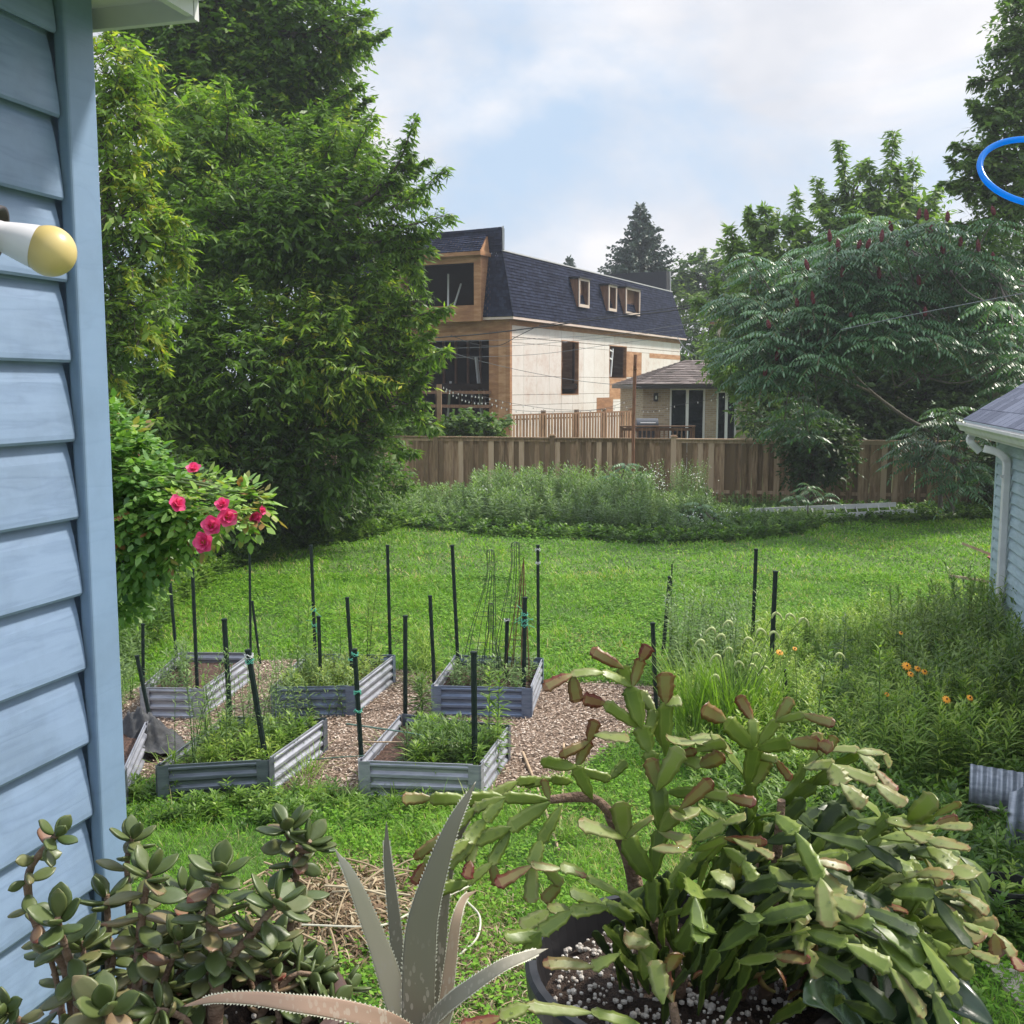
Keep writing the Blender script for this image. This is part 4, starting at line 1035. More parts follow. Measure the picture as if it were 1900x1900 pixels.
mb = MB(); mb.tube([[gq[0]-.3, 35.68, gz_+1.02], [gq[0]+.2, 35.68, gz_+1.02]], .014, 8); mb.build('handle', M_whit, gl)

# second slatted fence and posts
M_slat = surf('new_cedar', [(.3, (.22, .125, .07)), (.7, (.40, .26, .16))], scale=3, stretch=(5, 5, 1), rough=.8, tint=.5)
q0, q1 = atY(945, 775, 33.0), atY(1176, 765, 38.0)
z0_, z1_ = zat(945, 772, 33.0), zat(1176, 762, 38.0)
sf = thing('slatted_fence', (q0[0], q0[1], 0), 'slatted cedar fence with gaps running back beside the unfinished house', 'fence')
L_ = q1 - q0; L_[2] = 0; ln = np.linalg.norm(L_); ld = L_/ln; lnv = np.array([ld[1], -ld[0], 0]); hF = (z0_+z1_)/2
mb = MB(); x_ = 0; rs = random.Random(8)
while x_ < ln:
    mb.obox(np.array([q0[0], q0[1], .05]) + ld*x_, ld*.09, lnv*.02, [0, 0, hF-.07], rs.random()); x_ += .155
mb.build('slats', M_slat, sf)
mb = MB()
for zz in (hF-.02, hF-.16, .5): mb.obox(np.array([q0[0], q0[1], zz]) - lnv*.045, ld*ln, lnv*.044, [0, 0, .07 if zz < 1 else .045], rs.random())
mb.build('rails', M_slat, sf)
for f in (0.27, .53, .76, 1.0):
    c = q0 + L_*f; mb = MB(); mb.obox(np.array([c[0], c[1], 0]) - lnv*.19 - ld*.06, ld*.12, lnv*.12, [0, 0, hF+.08]); mb.box([c[0]-lnv[0]*.13, c[1]-lnv[1]*.13, hF+.1], [.16, .16, .03]); mb.build('post', M_slat, sf)
pp = atY(815, 760, 32.5); zt_ = zat(815, 713, 32.5)
mb = MB(); mb.obox([pp[0]-.07, 32.43, 0], [.14, 0, 0], [0, .14, 0], [0, 0, zt_]); tag(mb.build('wooden_post', M_slat), 'tall pale square timber post rising behind the fence', 'post')
# rusty pole in front of the fence
rp = atY(1175, 860, 28.2); zt_ = zat(1175, 658, 28.2)
po = thing('rusty_pole', (rp[0], 28.2, 0), 'thin rusty metal pole standing taller than the fence behind the weeds', 'pole')
M_rpole = surf('rust', [(.35, (.12, .045, .025)), (.6, (.28, .14, .08)), (.8, (.42, .36, .28))], scale=3, stretch=(8, 8, 1), rough=.85)
mb = MB(); mb.tube([[rp[0], 28.2, 0], [rp[0]-.01, 28.2, zt_*.6], [rp[0]+.02, 28.2, zt_]], .045, 10); mb.build('shaft', M_rpole, po, smooth=True)
mb = MB(); c = atY(1177, 683, 28.15); mb.box(c, [.05, .06, .12]); mb.lathe(c + [.03, -.03, -.03], [(.001, -.03), (.03, -.02), (.03, .02), (.001, .03)], 10, axis=(0, 1, 0)); mb.tube([c+[.02, 0, .2], c+[.05, 0, 0], c+[.03, 0, -.1]], .006, 5); mb.build('pulley', M_rust, po)

# ladder / white plank lying by the fence
l0, l1 = atZ(1390, 948, .28), atZ(1662, 936, .36)
ld_o = thing('ladder', (l0[0], l0[1], 0), 'white aluminium ladder lying on its side along the fence', 'ladder')
M_alu = plain('pale_aluminium', (.5, .5, .51), .45, var=.15, scale=4)
l2 = l1 + nrm(l1-l0)*.45; offv = np.array([.04, -.16, -.20])
mb = MB(); mb.beam(l0, l1, .03, .11); mb.build('rail', M_alu, ld_o)
mb = MB(); mb.beam(l0 + offv, l2 + offv + [0, 0, .05], .03, .10); mb.build('rail', M_alu, ld_o)
for i in range(13):
    f = (i+.5)/13.2; a = l0 + (l1-l0)*f; b = a + offv
    mb = MB(); mb.tube([a + [0, -.02, 0], b], .016, 6); mb.build('rung', M_alu, ld_o)

# overhead wires
M_cable = plain('black_cable', (.012, .012, .014), .6)
M_cableg = plain('grey_cable', (.14, .15, .16), .6)
def wire(pts, r, label, mat=M_cable):
    P_ = spline([atY(*p) for p in pts], 40); mbx = MB(); mbx.tube(P_, r, 5)
    return tag(mbx.build('overhead_cable', mat), label, 'cable', 'overhead cables in front of the unfinished house')
wire([(700, 633, 38), (870, 622, 38), (1000, 607, 38), (1130, 590, 38), (1262, 574, 38), (1420, 545, 38)], .022, 'thickest black cable crossing the upper wall')
wire([(1000, 604, 38.2), (1130, 586, 38.2), (1262, 569, 38.2), (1420, 541, 38.2)], .014, 'black cable running close above the thickest one')
wire([(836, 622, 38.1), (880, 638, 38.1), (925, 641, 38.1), (960, 624, 38.1), (990, 609, 38.1)], .012, 'cable sagging in a loop from the thickest cable')
wire([(780, 634, 37), (960, 630, 37), (1150, 619, 37), (1262, 603, 37), (1400, 590, 37)], .007, 'thin cable just under the thickest one', M_cableg)
wire([(780, 648, 37), (960, 641, 37), (1150, 624, 37), (1300, 608, 37)], .007, 'thin cable, second below the thickest', M_cableg)
wire([(830, 664, 37), (1000, 657, 37), (1150, 637, 37), (1268, 622, 37)], .007, 'thin cable, lowest of the level ones', M_cableg)
wire([(780, 634, 37.5), (870, 664, 37.5), (960, 686, 37.5), (1070, 706, 37.5), (1190, 718, 37.5)], .008, 'pale cable slanting down to the brick house', M_cableg)
wire([(1256, 625, 40), (1270, 645, 39), (1290, 660, 38)], .012, 'pale cable hanging from the far eave corner', M_cableg)
wire([(1560, 612, 17), (1723, 578, 16), (1905, 543, 15)], .008, 'pale cable crossing before the sumac at right', M_cableg)
# string lights
M_bulb = plain('clear_bulb', (.65, .63, .58), .2)
bproto = None
def string_lights(pts, nb, label):
    global bproto
    P_ = spline([atY(*p) for p in pts], 60); o = thing('string_light', P_[0], label, 'string lights', 'garden string lights')
    mbx = MB(); mbx.tube(P_, .006, 5); mbx.build('wire', M_cable, o)
    if bproto is None:
        mbb = MB(); mbb.lathe((0, 0, 0), [(.006, 0), (.007, -.02), (.016, -.03), (.019, -.05), (.012, -.065), (.001, -.07)], 8); bproto = mbb.mesh('bulb', smooth=True); bproto.materials.append(M_bulb)
    for i in range(nb):
        p = P_[int((i+.5)/nb*59)]; b_o = bpy.data.objects.new('bulb', bproto); COL.objects.link(b_o); b_o.parent = o; b_o.location = tuple(p - P_[0])
string_lights([(820, 716, 32), (845, 728, 32), (875, 733, 32), (905, 738, 32), (960, 750, 33), (1040, 760, 34.5), (1120, 758, 36), (1190, 733, 38)], 26, 'upper string of garden lights from timber post to brick house')
string_lights([(824, 722, 31.8), (852, 738, 31.8), (880, 746, 31.8), (910, 748, 32), (950, 760, 33), (1010, 764, 34), (1090, 762, 35.5), (1185, 752, 37)], 26, 'lower string of garden lights sagging above slatted fence')
string_lights([(1190, 762, 37.8), (1215, 762, 37.8), (1250, 753, 37.8), (1300, 744, 37.8), (1330, 739, 37.8), (1360, 728, 37.8)], 13, 'string of lights hanging across the patio doors')
# utility pole far behind
up_ = atY(1336, 600, 60); zt_ = zat(1336, 590, 60)
uo = thing('utility_pole', (up_[0], 60, 0), 'pale utility pole top showing between far trees', 'pole')
mb = MB(); mb.tube([[up_[0], 60, 0], [up_[0], 60, zt_]], .15, 8); mb.build('pole_shaft', plain('pale_pole', (.4, .34, .27), .8), uo)
mb = MB(); mb.box([up_[0], 59.8, zt_-.3], [1.6, .1, .12]); mb.build('crossarm', M_stud, uo)

# ================================================================ junk at lower right
c0_ = atZ(1838, 1488, .25)
M_corr = steel('corrugated_grey', (.15, .17, .20), (.32, .35, .40))
def corr_sheet(name, O, U, Vv, waves, amp, label):
    m_, n_ = waves*8+1, 3; U = np.asarray(U, float); Vv = np.asarray(Vv, float); nv = nrm(np.cross(U, Vv)); P_ = []
    for i in range(m_):
        for j in range(n_): P_.append(O + U*i/(m_-1) + Vv*j/(n_-1) + nv*amp*math.sin(i/8*2*math.pi))
    mbx = MB(); mbx.grid(P_, m_, n_); o = mbx.build(name, M_corr, smooth=True); s = o.modifiers.new('t', 'SOLIDIFY'); s.thickness = .003
    return tag(o, label, 'metal sheet')
o1 = atZ(1797, 1488, .24); o2 = atZ(1930, 1512, .24)
corr_sheet('corrugated_sheet', o1, (o2-o1), np.array([.05, .12, .24]), 7, .012, 'grey corrugated metal offcut propped up among weeds at right')
o1 = atZ(1862, 1580, .05)
corr_sheet('corrugated_sheet', o1, np.array([.34, .06, .10]), np.array([.09, .15, .36]), 2, .03, 'dark curved metal sheet standing at the right edge above the bucket')
M_whp = plain('white_pvc', (.6, .59, .55), .5, var=.15)
mb = MB(); mb.tube(spline([atZ(1790, 1487, .06), atZ(1822, 1493, .07), atZ(1850, 1502, .07), atZ(1888, 1503, .07), atZ(1925, 1500, .07)], 20), .028, 8); tag(mb.build('plastic_pipe', M_whp, smooth=True), 'dirty white plastic pipe lying below the corrugated offcut', 'pipe')
lg = atZ(1890, 1480, .2); mb = MB(); mb.tube(spline([atZ(1862, 1478, .2), atZ(1885, 1490, .18), atZ(1925, 1500, .16)], 12), [.03, .035, .037, .04, .042, .045, .045, .046, .046, .045, .044, .04], 9)
tag(mb.build('driftwood_log', surf('grey_log', [(.3, (.10, .075, .055)), (.7, (.26, .2, .15))], scale=10, stretch=(1, 1, 5), rough=.9, bump=.6), smooth=True), 'short weathered log resting on the corrugated offcut', 'log')
bk = atZ(1868, 1725, 0); bo = thing('bucket', bk, 'black plastic bucket with wire handle half hidden by weeds at right', 'bucket')
M_blk = plain('black_plastic', (.012, .012, .014), .4)
mb = MB(); mb.lathe(bk, [(.001, .002), (.11, .002), (.145, .27), (.153, .27), (.153, .29), (.140, .29), (.106, .02), (.001, .02)], 28); mb.build('pail', M_blk, bo, smooth=False)
mb = MB(); tt = np.linspace(0, math.pi, 20); mb.tube(bk + [0, 0, .27] + np.stack([np.cos(tt)*.155, -np.sin(tt)*.13, -np.sin(tt)*.08], 1), .003, 5); mb.build('handle', M_alu, bo)
# paving slabs
M_pave = surf('pink_concrete', [(.3, (.36, .30, .26)), (.7, (.48, .42, .37))], scale=12, rough=.85, tint=.35, bump=.2)
mb = MB(); pc = atZ(1832, 1796, 0); 
for i in range(9):
    for j in range(14):
        x_ = pc[0] + i*.145*1.0 + (j % 2)*.0; y_ = pc[1] - .10 - j*.1
        mb.obox([x_, y_, -.02], [.14, 0.02, 0], [-.013, .095, 0], [0, 0, .045], RNG.random())
tag(mb.build('paved_path', M_pave), kind='structure')
# ================================================================ trees and shrubs
def rdir(n, r):
    v = r.normal(size=(n, 3)); return nrm(v)
def clump(px, py, Y, rx, rz=None, ry=None):
    c = atY(px, py, Y); k = Y/F*1.02; rz = rx if rz is None else rz
    return c, np.array([rx*k, (ry if ry is not None else (rx+rz)/2)*k, rz*k])
def twig_leaves(mb, anchors, dirs, n_leaf, tl, L, W, tint, r, droop=.35, wood=None, up=0.0):
    """leaves set alternately along short twigs"""
    m = len(anchors); dirs = nrm(dirs)
    f = (np.arange(n_leaf)+.5)/n_leaf
    T = anchors[:, None, :] + dirs[:, None, :]*(f[None, :, None]*np.asarray(tl).reshape(-1, 1, 1)) - np.array([0, 0, 1.0])*(f**2)[None, :, None]*np.asarray(tl).reshape(-1, 1, 1)*.25
    S = nrm(np.cross(dirs, np.array([0, 0, 1.0]) + r.normal(0, .2, (m, 3))))
    sg = np.where(np.arange(n_leaf) % 2 == 0, 1, -1)[None, :, None]
    Dl = nrm(dirs[:, None, :]*.55 + S[:, None, :]*sg*.8 + r.normal(0, .3, (m, n_leaf, 3)) - np.array([0, 0, 1.0])*(droop-up))
    Nn = nrm(np.array([0, 0, 1.0]) + r.normal(0, .5, (m, n_leaf, 3)))
    P = T.reshape(-1, 3); k = len(P)
    tt = np.clip(np.repeat(tint, n_leaf) + r.normal(0, .07, k), 0, 1)
    mb.leaves4(P, Dl.reshape(-1, 3), Nn.reshape(-1, 3), L*(.7+.6*r.random(k)), W*(.7+.6*r.random(k)), tt)
    if wood is not None:
        e = anchors + dirs*np.asarray(tl).reshape(-1, 1)
        w_ = .006; s1 = S*w_
        V = np.stack([anchors - s1, anchors + s1, e, anchors + [0, 0, w_*1.5]], 1).reshape(-1, 3); b = (np.arange(m)*4)[:, None]
        wood.add(V, np.concatenate([b+[0, 1, 2, 0], b+[1, 3, 2, 1]], 1).reshape(-1, 4), .5)
M_bark = surf('bark', [(.3, (.05, .04, .03)), (.7, (.13, .105, .08))], scale=6, stretch=(4, 4, 1), rough=.9, bump=.8)
M_barkg = surf('grey_bark', [(.3, (.09, .075, .065)), (.7, (.20, .17, .15))], scale=6, stretch=(4, 4, 1), rough=.9, bump=.8)
def tree(name, base, forks, clumps, L, W, dens, mat, label, cat='tree', seed=0, n_leaf=10, tl=.5, tint=.45, tvar=.12, droop=.35, shoots=(), r_trunk=.2, bark=None, group=None, up=.0, shell=(.45, 1.05), limbs=True, clump_tint=None, parts=True):
    """tree > trunk, crown. base: ground point; forks: points up the trunk"""
    r = np.random.default_rng(seed); base = np.asarray(base, float)
    o = thing(name, base, label, cat, group)
    tr = MB(); Pt = spline([base] + [np.asarray(q_) for q_ in forks], 14); tr.tube(Pt, np.linspace(r_trunk, r_trunk*.45, 14), 9)
    cr = MB(); tw = MB()
    for ci, (c, rad) in enumerate(clumps):
        area = 4*math.pi*(np.mean(rad)**2); m = max(8, int(area*dens*(1.5 if rad[0] > .62 else .75)))
        d = rdir(m, r); q = 1 + .22*vnoise(d[:, :2]*3 + d[:, 2:]*2.0, 1.7, seed+ci)
        rr2 = shell[0] + (shell[1]-shell[0])*np.sqrt(r.random(m))
        An = c + d*rad*(rr2*q)[:, None]
        An[:, 2] = np.maximum(An[:, 2], .15)
        dr = d*.9 + r.normal(0, .35, (m, 3)) + [0, 0, .25+up]
        base_t = (clump_tint[ci] if clump_tint else tint) + r.normal(0, tvar*.95)
        tt = np.clip(base_t + r.normal(0, tvar, m) + .10*vnoise(An[:, [0, 2]], 1.5, seed), 0, 1)
        twig_leaves(cr, An - nrm(dr)*tl*.5, dr, n_leaf, tl*(.7+.6*r.random(m)), L, W, tt, r, droop, tw)
        mi_ = int(m*(.5 if rad[0] > .8 else .12)); d = rdir(mi_, r); Ai = c + d*rad*(.25 + .5*r.random(mi_))[:, None]; Ai[:, 2] = np.maximum(Ai[:, 2], .2)
        twig_leaves(cr, Ai, d + r.normal(0, .6, (mi_, 3)), 6, tl*.8, L*1.6, W*2.1, np.clip(base_t - .05 + r.normal(0, tvar, mi_), 0, 1), r, droop, None)
        if limbs:
            k = min(13, int(4 + 9*np.clip((c[2]-base[2])/(Pt[-1][2]-base[2]+1e-6), 0, 1))); s_ = Pt[k]
            mid = (s_+c)/2 + [0, 0, -.12*np.linalg.norm(c-s_)] + r.normal(0, .15, 3)
            rr0 = r_trunk*.33
            tr.tube(spline([s_, mid, c, c + (c-mid)*.12], 14), np.linspace(rr0, rr0*.15, 14), 6)
            for _ in range(4):
                e = c + rdir(1, r)[0]*rad*.85; st = (mid+c)/2
                tr.tube(spline([st, (st+e)/2 + r.normal(0, .1, 3), e], 8), np.linspace(rr0*.35, rr0*.08, 8), 5)
    shoots = list(shoots)
    if cat == 'tree':       # loose leafy sprays that break the outline
        for c, rad in clumps:
            for _ in range(3):
                e = rdir(1, r)[0]; e[1] *= .5; e = nrm(e); s_ = c + e*rad*.55
                shoots.append((s_, s_ + nrm(e + [0, 0, .35])*L*r.uniform(1.5, 3.5) + e*rad*.35, L*r.uniform(1.1, 1.9)))
    for (p0, p1, wd_) in shoots:
        wd_ *= r.uniform(.7, 1.35)
        p0, p1 = np.asarray(p0, float), np.asarray(p1, float); ln = np.linalg.norm(p1-p0); m = int(ln/.085)+4
        cv = spline([p0, (p0+p1)/2 + [0, 0, -.06*ln] + r.normal(0, .05, 3), p1], m)
        tr.tube(cv, np.linspace(.028, .006, m), 5)
        T = nrm(p1-p0); An = np.repeat(cv, 3, 0); dr = T*.7 + rdir(len(An), r)*.95
        f = np.repeat(np.linspace(1.15, .35, m), 3)
        tt = np.clip(tint + .08 + r.normal(0, tvar, len(An)), 0, 1)
        twig_leaves(cr, An, dr, max(4, n_leaf-3), wd_*f*(.6+.5*r.random(len(An))), L, W, tt, r, droop, tw)
    tr.build('trunk', bark or M_bark, o, smooth=True)
    co = cr.build('crown', mat, o)
    tw.build('twigs', bark or M_bark, co)
    return o
FOL_A = foliage('leaf_mid_green', [(0, (0.045, 0.090, 0.018)), (.35, (0.096, 0.173, 0.031)), (.6, (0.160, 0.262, 0.044)), (.8, (0.282, 0.371, 0.051)), (1, (0.512, 0.448, 0.064))], trans=.5)
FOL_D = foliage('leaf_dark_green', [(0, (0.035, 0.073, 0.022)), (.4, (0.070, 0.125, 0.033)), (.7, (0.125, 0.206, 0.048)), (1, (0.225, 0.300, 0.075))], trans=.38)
FOL_L = foliage('leaf_light_green', [(0, (0.066, 0.120, 0.030)), (.4, (0.132, 0.216, 0.054)), (.7, (0.216, 0.312, 0.072)), (1, (0.324, 0.396, 0.108))], trans=.45)
FOL_S = foliage('leaf_sumac', [(0, (0.034, 0.084, 0.039)), (.4, (0.065, 0.146, 0.067)), (.7, (0.112, 0.213, 0.095)), (1, (0.190, 0.291, 0.134))], trans=.3, rough=.35, spec=.5)
FOL_C = foliage('needle_green', [(0, (.026, .045, .036)), (.5, (.045, .075, .055)), (1, (.08, .115, .08))], trans=.15)
FOL_W = foliage('weed_green', [(0, (.04, .09, .018)), (.4, (.10, .19, .03)), (.7, (.19, .30, .045)), (1, (.32, .41, .08))], trans=.42)
FOL_B = foliage('weed_blue_green', [(0, (.06, .11, .04)), (.5, (.14, .22, .08)), (1, (.25, .34, .12))], trans=.38)

# --- left side
cl = [clump(*a) for a in ((410, 30, 28, 150), (560, 50, 28, 115), (600, 150, 28.5, 70), (470, 180, 28, 130), (590, 240, 28, 85), (350, 190, 28, 110), (540, 330, 28, 110), (300, 30, 28, 110), (640, 60, 27, 42), (420, -130, 29, 200), (400, 380, 29, 130), (620, -90, 28, 60))]
b = atZ(430, 960); b = np.array([atY(378, 716, 28)[0], 28, 0])
tree('tall_tree', b, [atY(378, 500, 28), atY(372, 250, 28), atY(368, 60, 28), atY(390, -100, 28)], cl, .17, .085, 6.5, FOL_A,
     'tall dark green tree rising out of the frame at upper left, thick trunk showing through', seed=21, tl=.7, tint=.48, r_trunk=.36, n_leaf=9, shoots=[(atY(600, 190, 27), atY(668, 155, 27), .3), (atY(600, 60, 27), atY(690, 20, 27), .3)])
cl = [clump(*a) for a in ((330, 330, 21.5, 110), (430, 450, 21, 130), (560, 420, 21, 125), (300, 620, 20, 120), (450, 680, 20, 140), (590, 650, 20.5, 130), (670, 520, 21, 75), (650, 690, 21, 85), (715, 660, 21, 38), (700, 590, 20.8, 40),
     (340, 850, 19.5, 120), (480, 860, 20, 110), (590, 840, 20.5, 100), (680, 810, 21, 58), (640, 310, 22, 75), (390, 240, 22, 80), (765, 480, 20.4, 26), (775, 560, 20.4, 26), (768, 660, 20.4, 22), (755, 750, 20.6, 20), (740, 330, 20.6, 26), (735, 440, 20.5, 34), (745, 620, 21, 32), (750, 715, 21, 34), (550, 300, 22, 80), (700, 350, 21, 50), (260, 780, 19, 110), (715, 815, 21.5, 30))]
sh_ = [(atY(680, 400, 20.5), atY(825, 315, 20.3), .42), (atY(700, 350, 20.5), atY(768, 222, 20.4), .42), (atY(690, 420, 20.5), atY(832, 398, 20.2), .42), (atY(640, 340, 21), atY(690, 215, 21), .42),
       (atY(700, 580, 20.5), atY(832, 570, 20), .35), (atY(740, 680, 20.5), atY(830, 650, 20), .35), (atY(700, 470, 20.5), atY(800, 465, 20.2), .35), (atY(740, 560, 20.5), atY(805, 590, 20), .3), (atY(700, 760, 21), atY(790, 745, 20.6), .3),
       (atY(600, 300, 21), atY(628, 232, 21), .4), (atY(740, 640, 20.5), atY(800, 610, 20.3), .3), (atY(420, 260, 21), atY(415, 150, 21), .45)]
tree('ash_tree', atZ(520, 985), [atY(540, 850, 21), atY(570, 600, 21.5), atY(590, 450, 21.5)], cl, .155, .047, 14, FOL_A,
     'broad tree with narrow drooping leaves overhanging left lawn and reaching toward the unfinished house', seed=22, tl=.55, tint=.43, tvar=.12, r_trunk=.22, shoots=sh_, n_leaf=11, droop=.5)
cl = [clump(*a) for a in ((225, 130, 15, 62), (235, 215, 15, 60), (205, 310, 15, 58), (240, 400, 15, 55), (215, 480, 15, 60), (250, 570, 15.2, 70), (170, 620, 15, 80), (310, 440, 15.5, 45))]
tree('yellowing_tree', (atY(150, 716, 15.5)[0], 15.5, 0), [atY(160, 700, 15.5), atY(190, 450, 15.3), atY(205, 250, 15.2)], cl, .13, .04, 40, FOL_A,
     'yellow green leafed tree close behind the blue wall corner', seed=23, tl=.45, tint=.7, tvar=.13, r_trunk=.12, n_leaf=11, droop=.45, clump_tint=[.46, .64, .60, .50, .42, .42, .4, .56])
# dark understory
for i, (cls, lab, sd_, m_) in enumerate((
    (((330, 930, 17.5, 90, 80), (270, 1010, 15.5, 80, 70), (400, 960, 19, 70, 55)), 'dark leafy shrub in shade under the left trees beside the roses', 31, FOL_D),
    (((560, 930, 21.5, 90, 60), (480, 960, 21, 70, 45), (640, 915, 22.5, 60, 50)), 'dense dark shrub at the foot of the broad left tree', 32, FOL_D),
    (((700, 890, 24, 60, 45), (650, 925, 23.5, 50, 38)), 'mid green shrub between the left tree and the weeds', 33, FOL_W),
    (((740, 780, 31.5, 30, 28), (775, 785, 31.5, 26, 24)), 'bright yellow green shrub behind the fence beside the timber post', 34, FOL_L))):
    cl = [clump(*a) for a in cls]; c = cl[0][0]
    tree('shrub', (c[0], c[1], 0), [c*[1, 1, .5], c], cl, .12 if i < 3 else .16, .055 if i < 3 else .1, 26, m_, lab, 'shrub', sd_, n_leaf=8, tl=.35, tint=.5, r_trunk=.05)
# --- right side
cl = [clump(*a) for a in ((1450, 570, 33, 110), (1550, 500, 33, 80), (1610, 430, 33, 75), (1400, 490, 33, 48), (1680, 430, 33, 75), (1385, 650, 32, 62), (1440, 730, 31.5, 68), (1590, 350, 33, 32), (1455, 440, 33, 48), (1400, 765, 31, 36), (1500, 640, 33, 110), (1345, 680, 31.5, 26), (1560, 600, 33, 120), (1350, 590, 32.5, 45), (1530, 770, 32, 70))]
sh_ = [(atY(1580, 420, 33), atY(1558, 262, 33), .5), (atY(1640, 420, 33), atY(1658, 246, 33), .55), (atY(1690, 420, 33), atY(1695, 298, 33), .5), (atY(1420, 480, 33), atY(1392, 385, 33), .4), (atY(1380, 480, 33), atY(1352, 422, 33), .35),
       (atY(1470, 440, 33), atY(1478, 360, 33), .45), (atY(1540, 420, 33), atY(1515, 335, 33), .45), (atY(1620, 400, 33), atY(1610, 300, 33), .4), (atY(1720, 400, 33), atY(1745, 345, 33), .4), (atY(1420, 420, 33), atY(1415, 385, 33), .35),
       (atY(1370, 640, 32), atY(1318, 650, 31.5), .4)]
tree('boxelder_tree', (atY(1500, 800, 33)[0], 33, 0), [atY(1500, 700, 33), atY(1520, 560, 33), atY(1540, 430, 33)], cl, .24, .08, 5.0, FOL_L,
     'light green tree with upright feathery shoots left of the sumac', seed=41, tl=.6, tint=.45, r_trunk=.2, shoots=sh_, n_leaf=9, droop=.55)
cl = [clump(*a) for a in ((1290, 500, 72, 40, 28), (1350, 488, 72, 45, 26), (1320, 540, 72, 55, 40), (1275, 560, 71, 35, 40), (1360, 570, 72, 60, 50), (1300, 620, 70, 45, 40), (1400, 530, 72, 50, 50), (1330, 650, 68, 45, 30))]
tree('rounded_tree', (atY(1330, 716, 72)[0], 72, 0), [atY(1325, 650, 72), atY(1320, 560, 72)], cl, .30, .14, 1.9, FOL_D,
     'rounded loose dark green tree behind the far end of the unfinished house', seed=42, tl=1.0, tint=.6, r_trunk=.35, n_leaf=9)
cl = [clump(*a) for a in ((1885, 140, 25, 55), (1870, 260, 25, 70), (1910, 40, 25, 60), (1835, 330, 25, 50), (1910, 350, 25, 80), (1860, 410, 25, 60), (1930, 200, 25, 70), (1950, 100, 25, 90))]
sh_ = [(atY(1860, 150, 25), atY(1805, 150, 25), .38), (atY(1880, 90, 25), atY(1845, 92, 25), .35), (atY(1850, 200, 25), atY(1803, 188, 25), .35), (atY(1840, 280, 25), atY(1772, 268, 25), .4), (atY(1830, 310, 25), atY(1765, 298, 25), .38), (atY(1820, 350, 25), atY(1770, 352, 25), .35), (atY(1885, 30, 25), atY(1870, 0, 25), .35), (atY(1890, 20, 25), atY(1882, -20, 25), .3)]
tree('maple_tree', (atY(1990, 716, 25)[0], 25, 0), [atY(1980, 600, 25), atY(1960, 350, 25), atY(1930, 100, 25)], cl, .16, .07, 7.5, FOL_D,
     'dark green tree leaning in at the top right corner behind the blue ring', seed=43, tl=.5, tint=.62, r_trunk=.22, shoots=sh_, n_leaf=10)
cl = [clump(*a) for a in ((1560, 720, 31, 110, 95), (1660, 640, 31, 120, 100), (1780, 620, 31, 120, 110), (1860, 520, 31, 100), (1700, 530, 31.5, 120, 90), (1620, 800, 30.6, 90, 70), (1740, 780, 30.6, 100, 80), (1850, 740, 31, 100, 90), (1480, 810, 31, 60, 55), (1880, 850, 27, 80, 70), (1560, 620, 31.5, 90))]
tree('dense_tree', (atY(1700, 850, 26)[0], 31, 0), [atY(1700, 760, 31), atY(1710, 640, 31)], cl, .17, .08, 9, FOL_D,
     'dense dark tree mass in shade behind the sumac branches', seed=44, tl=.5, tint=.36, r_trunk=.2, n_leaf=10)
cl = [clump(*a) for a in ((1480, 800, 27.6, 55, 50), (1530, 830, 27.4, 60, 60), (1500, 870, 27.4, 45, 35), (1400, 780, 28.6, 30, 28))]
tree('hanging_shrub', (atY(1510, 900, 27.2)[0], 27.4, 0), [atY(1510, 850, 27.4), atY(1510, 810, 27.4)], cl, .13, .065, 18, FOL_D, 'dark shrub draped over the fence below the sumac', 'shrub', 45, n_leaf=8, tl=.4, tint=.25, r_trunk=.05)
# spruces
def spruce(apex, basepy, hw, Y, label, seed, n=38):
    r = np.random.default_rng(seed); ap = atY(*apex, Y); bt = atY(apex[0], basepy, Y); k = Y/F
    o = thing('spruce_tree', (ap[0], Y, 0), label, 'tree', 'dark spruces behind the unfinished house'); tr = MB(); tr.tube([[ap[0], Y, 0], ap*[1, 1, .5], ap], [.25, .16, .02], 8); tr.build('trunk', M_bark, o)
    cr = MB(); Ht = ap[2]-bt[2]; An, Dr, TL = [], [], []
    for i in range(n):
        f = (i+.5)/n; z = ap[2] - Ht*f; R = hw*k*(f**.85)*r.uniform(.75, 1.2)+.1
        for j in range(int(5+9*f)):
            a = r.random()*2*np.pi; R2 = R*r.uniform(.6, 1.1); c_ = np.array([math.cos(a), math.sin(a), 0]); m = max(3, int(R2/.10))
            for q_ in range(m):
                g = (q_+1)/m; p = np.array([ap[0], Y, z]) + c_*R2*g + [0, 0, -R2*.25*g + R2*.28*g*g]
                for s in range(2):
                    An.append(p); Dr.append(c_*.7 + r.normal(0, .45, 3) + [0, 0, -.35]); TL.append(.18+.22*(1-g)+.1)
    An, Dr = np.array(An), np.array(Dr); m = len(An)
    cr.leaves4(An, Dr, rdir(m, r)+[0, 0, 1], np.array(TL), .16, np.clip(r.normal(.45, .2, m), 0, 1), fold=.3)
    cr.build('crown', FOL_C, o)
spruce((1188, 378), 535, 82, 75, 'dark spruce standing above the shingled roof', 51)
spruce((1057, 478), 520, 22, 95, 'tiny spruce tip peeking over the middle of the roof', 52, 14)

